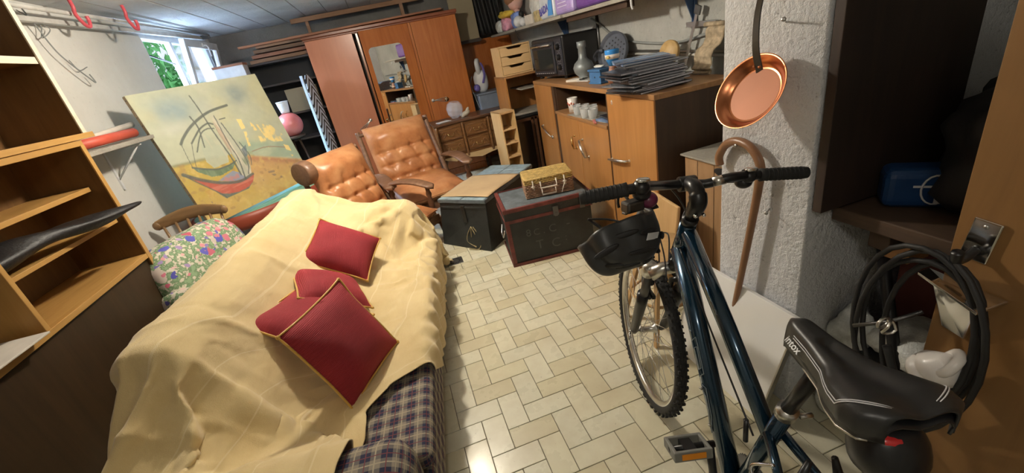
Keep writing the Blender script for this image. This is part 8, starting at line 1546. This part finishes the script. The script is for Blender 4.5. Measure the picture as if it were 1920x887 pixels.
    # drivetrain
    def crank(s, ang):
        e = bb_+Vector((s*.075, .17*math.cos(R(ang)), .17*math.sin(R(ang)))); o = bb_+Vector((s*.055, 0, 0))
        B().tube([o, o.lerp(e, .5), e], [.015, .011, .012], 8).build('crank_arm', 'black_plastic', t)
        pc = e+Vector((s*.058, 0, .0)); mm = Matrix.Translation(pc) @ Euler((R(-16), 0, 0)).to_matrix().to_4x4()
        p = B(mm).bb((-.050, -.036, -.014), (.050, -.026, .014)).bb((-.050, .026, -.014), (.050, .036, .014)).bb((-.050, -.03, -.014), (-.040, .03, .014)).bb((.040, -.03, -.014), (.050, .03, .014)).build('pedal', 'pedal_grey', t, .003)
        B(mm).tube([(-s*.07, 0, 0), (s*.05, 0, 0)], .009, 10).box((0, 0, 0), (.03, .05, .018)).build('pedal_axle', 'black_plastic', p)
        for y in (-.0365, .0365): B(mm).box((0, y, 0), (.062, .003, .015)).build('reflector', 'orange', p)
    crank(-1, 82); crank(1, 262)
    b = B(Matrix.Translation(bb_+Vector((.048, 0, 0))) @ Euler((0, PI/2, 0)).to_matrix().to_4x4()); n = 42; P = [((.088 if k % 2 else .082)*math.cos(2*PI*k/(2*n)), (.088 if k % 2 else .082)*math.sin(2*PI*k/(2*n))) for k in range(2*n)]; b.prism(P, .003); b.build('chainring', 'dark_steel', t)
    B(Matrix.Translation(V(-1.075, .342, .045)) @ Euler((0, PI/2, 0)).to_matrix().to_4x4()).lathe([(0, -.02), (.052, -.02), (.052, -.017), (.044, -.014), (.044, -.008), (.036, -.005), (.036, .003), (.026, .006), (.026, .010), (0, .010)], seg=28).build('cassette', 'steel', t)
    B().tube([bb_+Vector((.05, .0, .085)), V(-1.07, .385, .045)], .004, 6).tube([bb_+Vector((.05, 0, -.085)), V(-1.05, .27, .045), V(-1.09, .22, .045)], .004, 6).build('chain', 'dark_steel', t)
    B().tube([V(-1.085, .33, .055), V(-1.10, .27, .05), V(-1.06, .20, .05)], [.014, .012, .012], 8).build('derailleur', 'black_plastic', t)
    for s in (-1, 1): B().tube([V(-.865, .60, s*.05), V(-.885, .64, s*.04), V(-.88, .69, s*.025)], [.011, .010, .006], 8).build('brake_arm', 'black_plastic', t)
    B().tube(bez([V(-.83, .62, -.05), V(-.80, .58, -.075), V(-.86, .55, -.07), V(-.90, .62, -.04)]), .004, 6).build('brake_noodle', 'chrome', t)
    # seatpost and saddle
    B().tube([st+V(.008, -.02)-V(0, 0), V(-.832, .875)], .0145, 14).build('seat_post', 'black_plastic', t); B().tube([V(-.773, .69), V(-.779, .715)], .021, 14).tube([V(-.79, .70, .02), V(-.79, .70, .045)], .006, 8).build('seat_clamp', 'alu', t)
    for s in (-1, 1): B().tube(bez([V(-.77, .905, 0), V(-.80, .885, s*.018), V(-.86, .880, s*.022), V(-.95, .895, s*.035), V(-.99, .92, s*.04)]), .0035, 6).build('saddle_rail', 'steel', t)
    def hw(k): return np.interp(k, [0, .04, .12, .3, .5, .68, .82, .93, 1], [.004, .016, .022, .027, .040, .066, .080, .077, .050])
    def tp(k): return np.interp(k, [0, .08, .3, .6, .85, 1], [.915, .928, .926, .928, .946, .944])
    def sad(k, v, lift=0.):
        x = (2*v-1); w = hw(k); e = abs(x); sg = 1 if x > 0 else -1
        if e < .6: q = e/.6; s_ = w*math.sin(q*PI/2*.92); z = tp(k)-.016*q**3-.010*math.exp(-(q/.28)**2)*(1 if k > .3 else 0)
        else: q = (e-.6)/.4; s_ = w*(math.sin(PI/2*.92)+.05*math.sin(PI*q*.7)-.10*q*q); z = tp(k)-.016-.046*q*(1 if k < .85 else 1-.3*(k-.85)/.15)
        return Vector((sg*(s_+lift*.8), -.742-.265*k, z+lift*.5))
    sd = B().grid(lambda k, v: sad(k, v), 44, 36).build('saddle', plain('black_saddle_vinyl', (.022, .022, .022), .38, bump=.06), t, solid=.004, auto=True)
    B().grid(lambda k, v: sad(k, .14+.72*v)-Vector((0, 0, .02)), 30, 12).build('saddle_base', 'black_plastic', sd, solid=.004)
    for s in (.19, .81, .165, .835): B().tube([sad(.16+.78*k/40, s+(0 if k < 32 else (k-32)*.030*(1 if s < .5 else -1)), .0035) for k in range(41)], .0010, 5).build('stitching', 'white_reflect', sd)
    B().tube([sad(.30+.66*k/24, .02)-Vector((0, 0, .003)) for k in range(25)], .0026, 6).build('rim_piping', 'alu', sd)
    p = sad(.12, .11, .004); p2 = sad(.24, .11, .004); x = (p2-p).normalized(); nn = Vector((-.80, 0, .60)); y = nn.cross(x).normalized(); nn = x.cross(y); q = Matrix((x, y, nn)).transposed().to_4x4(); q.translation = (p+p2)/2+nn*.002
    o = text('intox', .020, 'white_plastic', sd, (0, 0, 0), (0, 0, 0), 'lettering', .0004, .0003); o.matrix_local = q
    B().ell(V(-.975, .84, -.0), (.10, .09, .10), (R(-20), 0, 0), 12, .8).build('rear_light', 'black_plastic', t); B().ell(V(-.985, .878, -.012), (.055, .035, .018), n=8).build('red_reflector', 'red_refl', t); B().tube(bez([V(-.99, .80, -.045), V(-1.03, .80, 0), V(-.99, .80, .045)]), .008, 8).build('chrome_rim', 'chrome', t)
    return t, m
bike, BM = bicycle()
def helmet():
    c = BM @ Vector((-.232, -.33, .968))
    t = thing('bicycle_helmet', 'black bicycle helmet hanging by its straps from the left handlebar grip', 'helmet', c, rot=(R(-38), R(4), R(6))); t.scale = (.92, .92, .92)
    def sh(u, v):   # u around, v from rim (0) to crown bottom (1)
        a = 2*PI*u; t_ = v*PI/2; rx, ry, rz = .122, .098, .125
        x = rx*math.cos(a)*math.cos(t_)**.55; y = ry*math.sin(a)*math.cos(t_)**.55; z = -rz*math.sin(t_)
        ridge = .009*math.cos(y/.098*3*PI)*math.sin(t_*2)+.004*math.sin(x*60)*math.cos(t_)+.005*math.sin(7*a)*(1-v)
        z += .040*(1-v)**2*(math.exp(-((a-PI*.02)/.5)**2)+math.exp(-((a-2*PI)/.5)**2))-.02*(1-v)**2*math.exp(-((a-PI)/.7)**2)
        p = Vector((x, y, z)); return p+p.normalized()*ridge
    sh_m = plain('helmet_shell_black', (.035, .037, .038), .42, bump=.02)
    b = B().grid(sh, 64, 22).build('shell', sh_m, t, solid=.014, auto=True)
    for k, (u, v, L, w) in enumerate([(.62, .30, .09, .016), (.70, .22, .10, .014), (.80, .26, .09, .016), (.75, .52, .10, .013), (.60, .62, .07, .014), (.88, .35, .07, .018), (.90, .62, .06, .014), (.66, .80, .08, .014), (.82, .80, .07, .014)]):
        p = sh(u, v); q = sh(u+.02, v); d = (q-p).normalized(); n = p.normalized(); y = n.cross(d).normalized(); mm = Matrix((d, y, n)).transposed().to_4x4(); mm.translation = p+n*.007
        B(mm).ell((0, 0, .003), (L*.9, w*1.25, .010), n=8, e=.9).build('vent', 'black_matte', t)
    p = sh(.80, .34); p2 = sh(.825, .34); d = (p2-p).normalized(); n = ((p+p2)/2).normalized(); y = n.cross(d).normalized(); mm = Matrix((d, y, n)).transposed().to_4x4(); mm.translation = (p+p2)/2+n*.012
    B(mm).prism([(-.026, -.009), (.024, -.011), (.029, .008), (-.021, .011)], .002).build('reflective_sticker', 'white_plastic', t)
    B().grid(lambda u, v: sh(.0+.14*u-.07, -.0+.0*v)+Vector((.004+.03*v, 0, .05*v*math.sin(PI*u))), 10, 4).build('visor', 'black_plastic', t, solid=.004)
    b = B(); up = Vector((0, 0, .17))
    for a in (.1, .2): b.tube(bez([sh(a, .02), sh(a, .02)*.6+Vector((0, .07, .05)), Vector((0, .13, .08))]), .004, 6)
    b.build('strap', 'black_matte', t)
    B().tube([(.05+.0*k, -.02+.03*math.cos(k*.5), .06+.03*math.sin(k*.5)) for k in range(12)], .005, 6).build('fit_dial', 'dark_steel', t)
helmet()
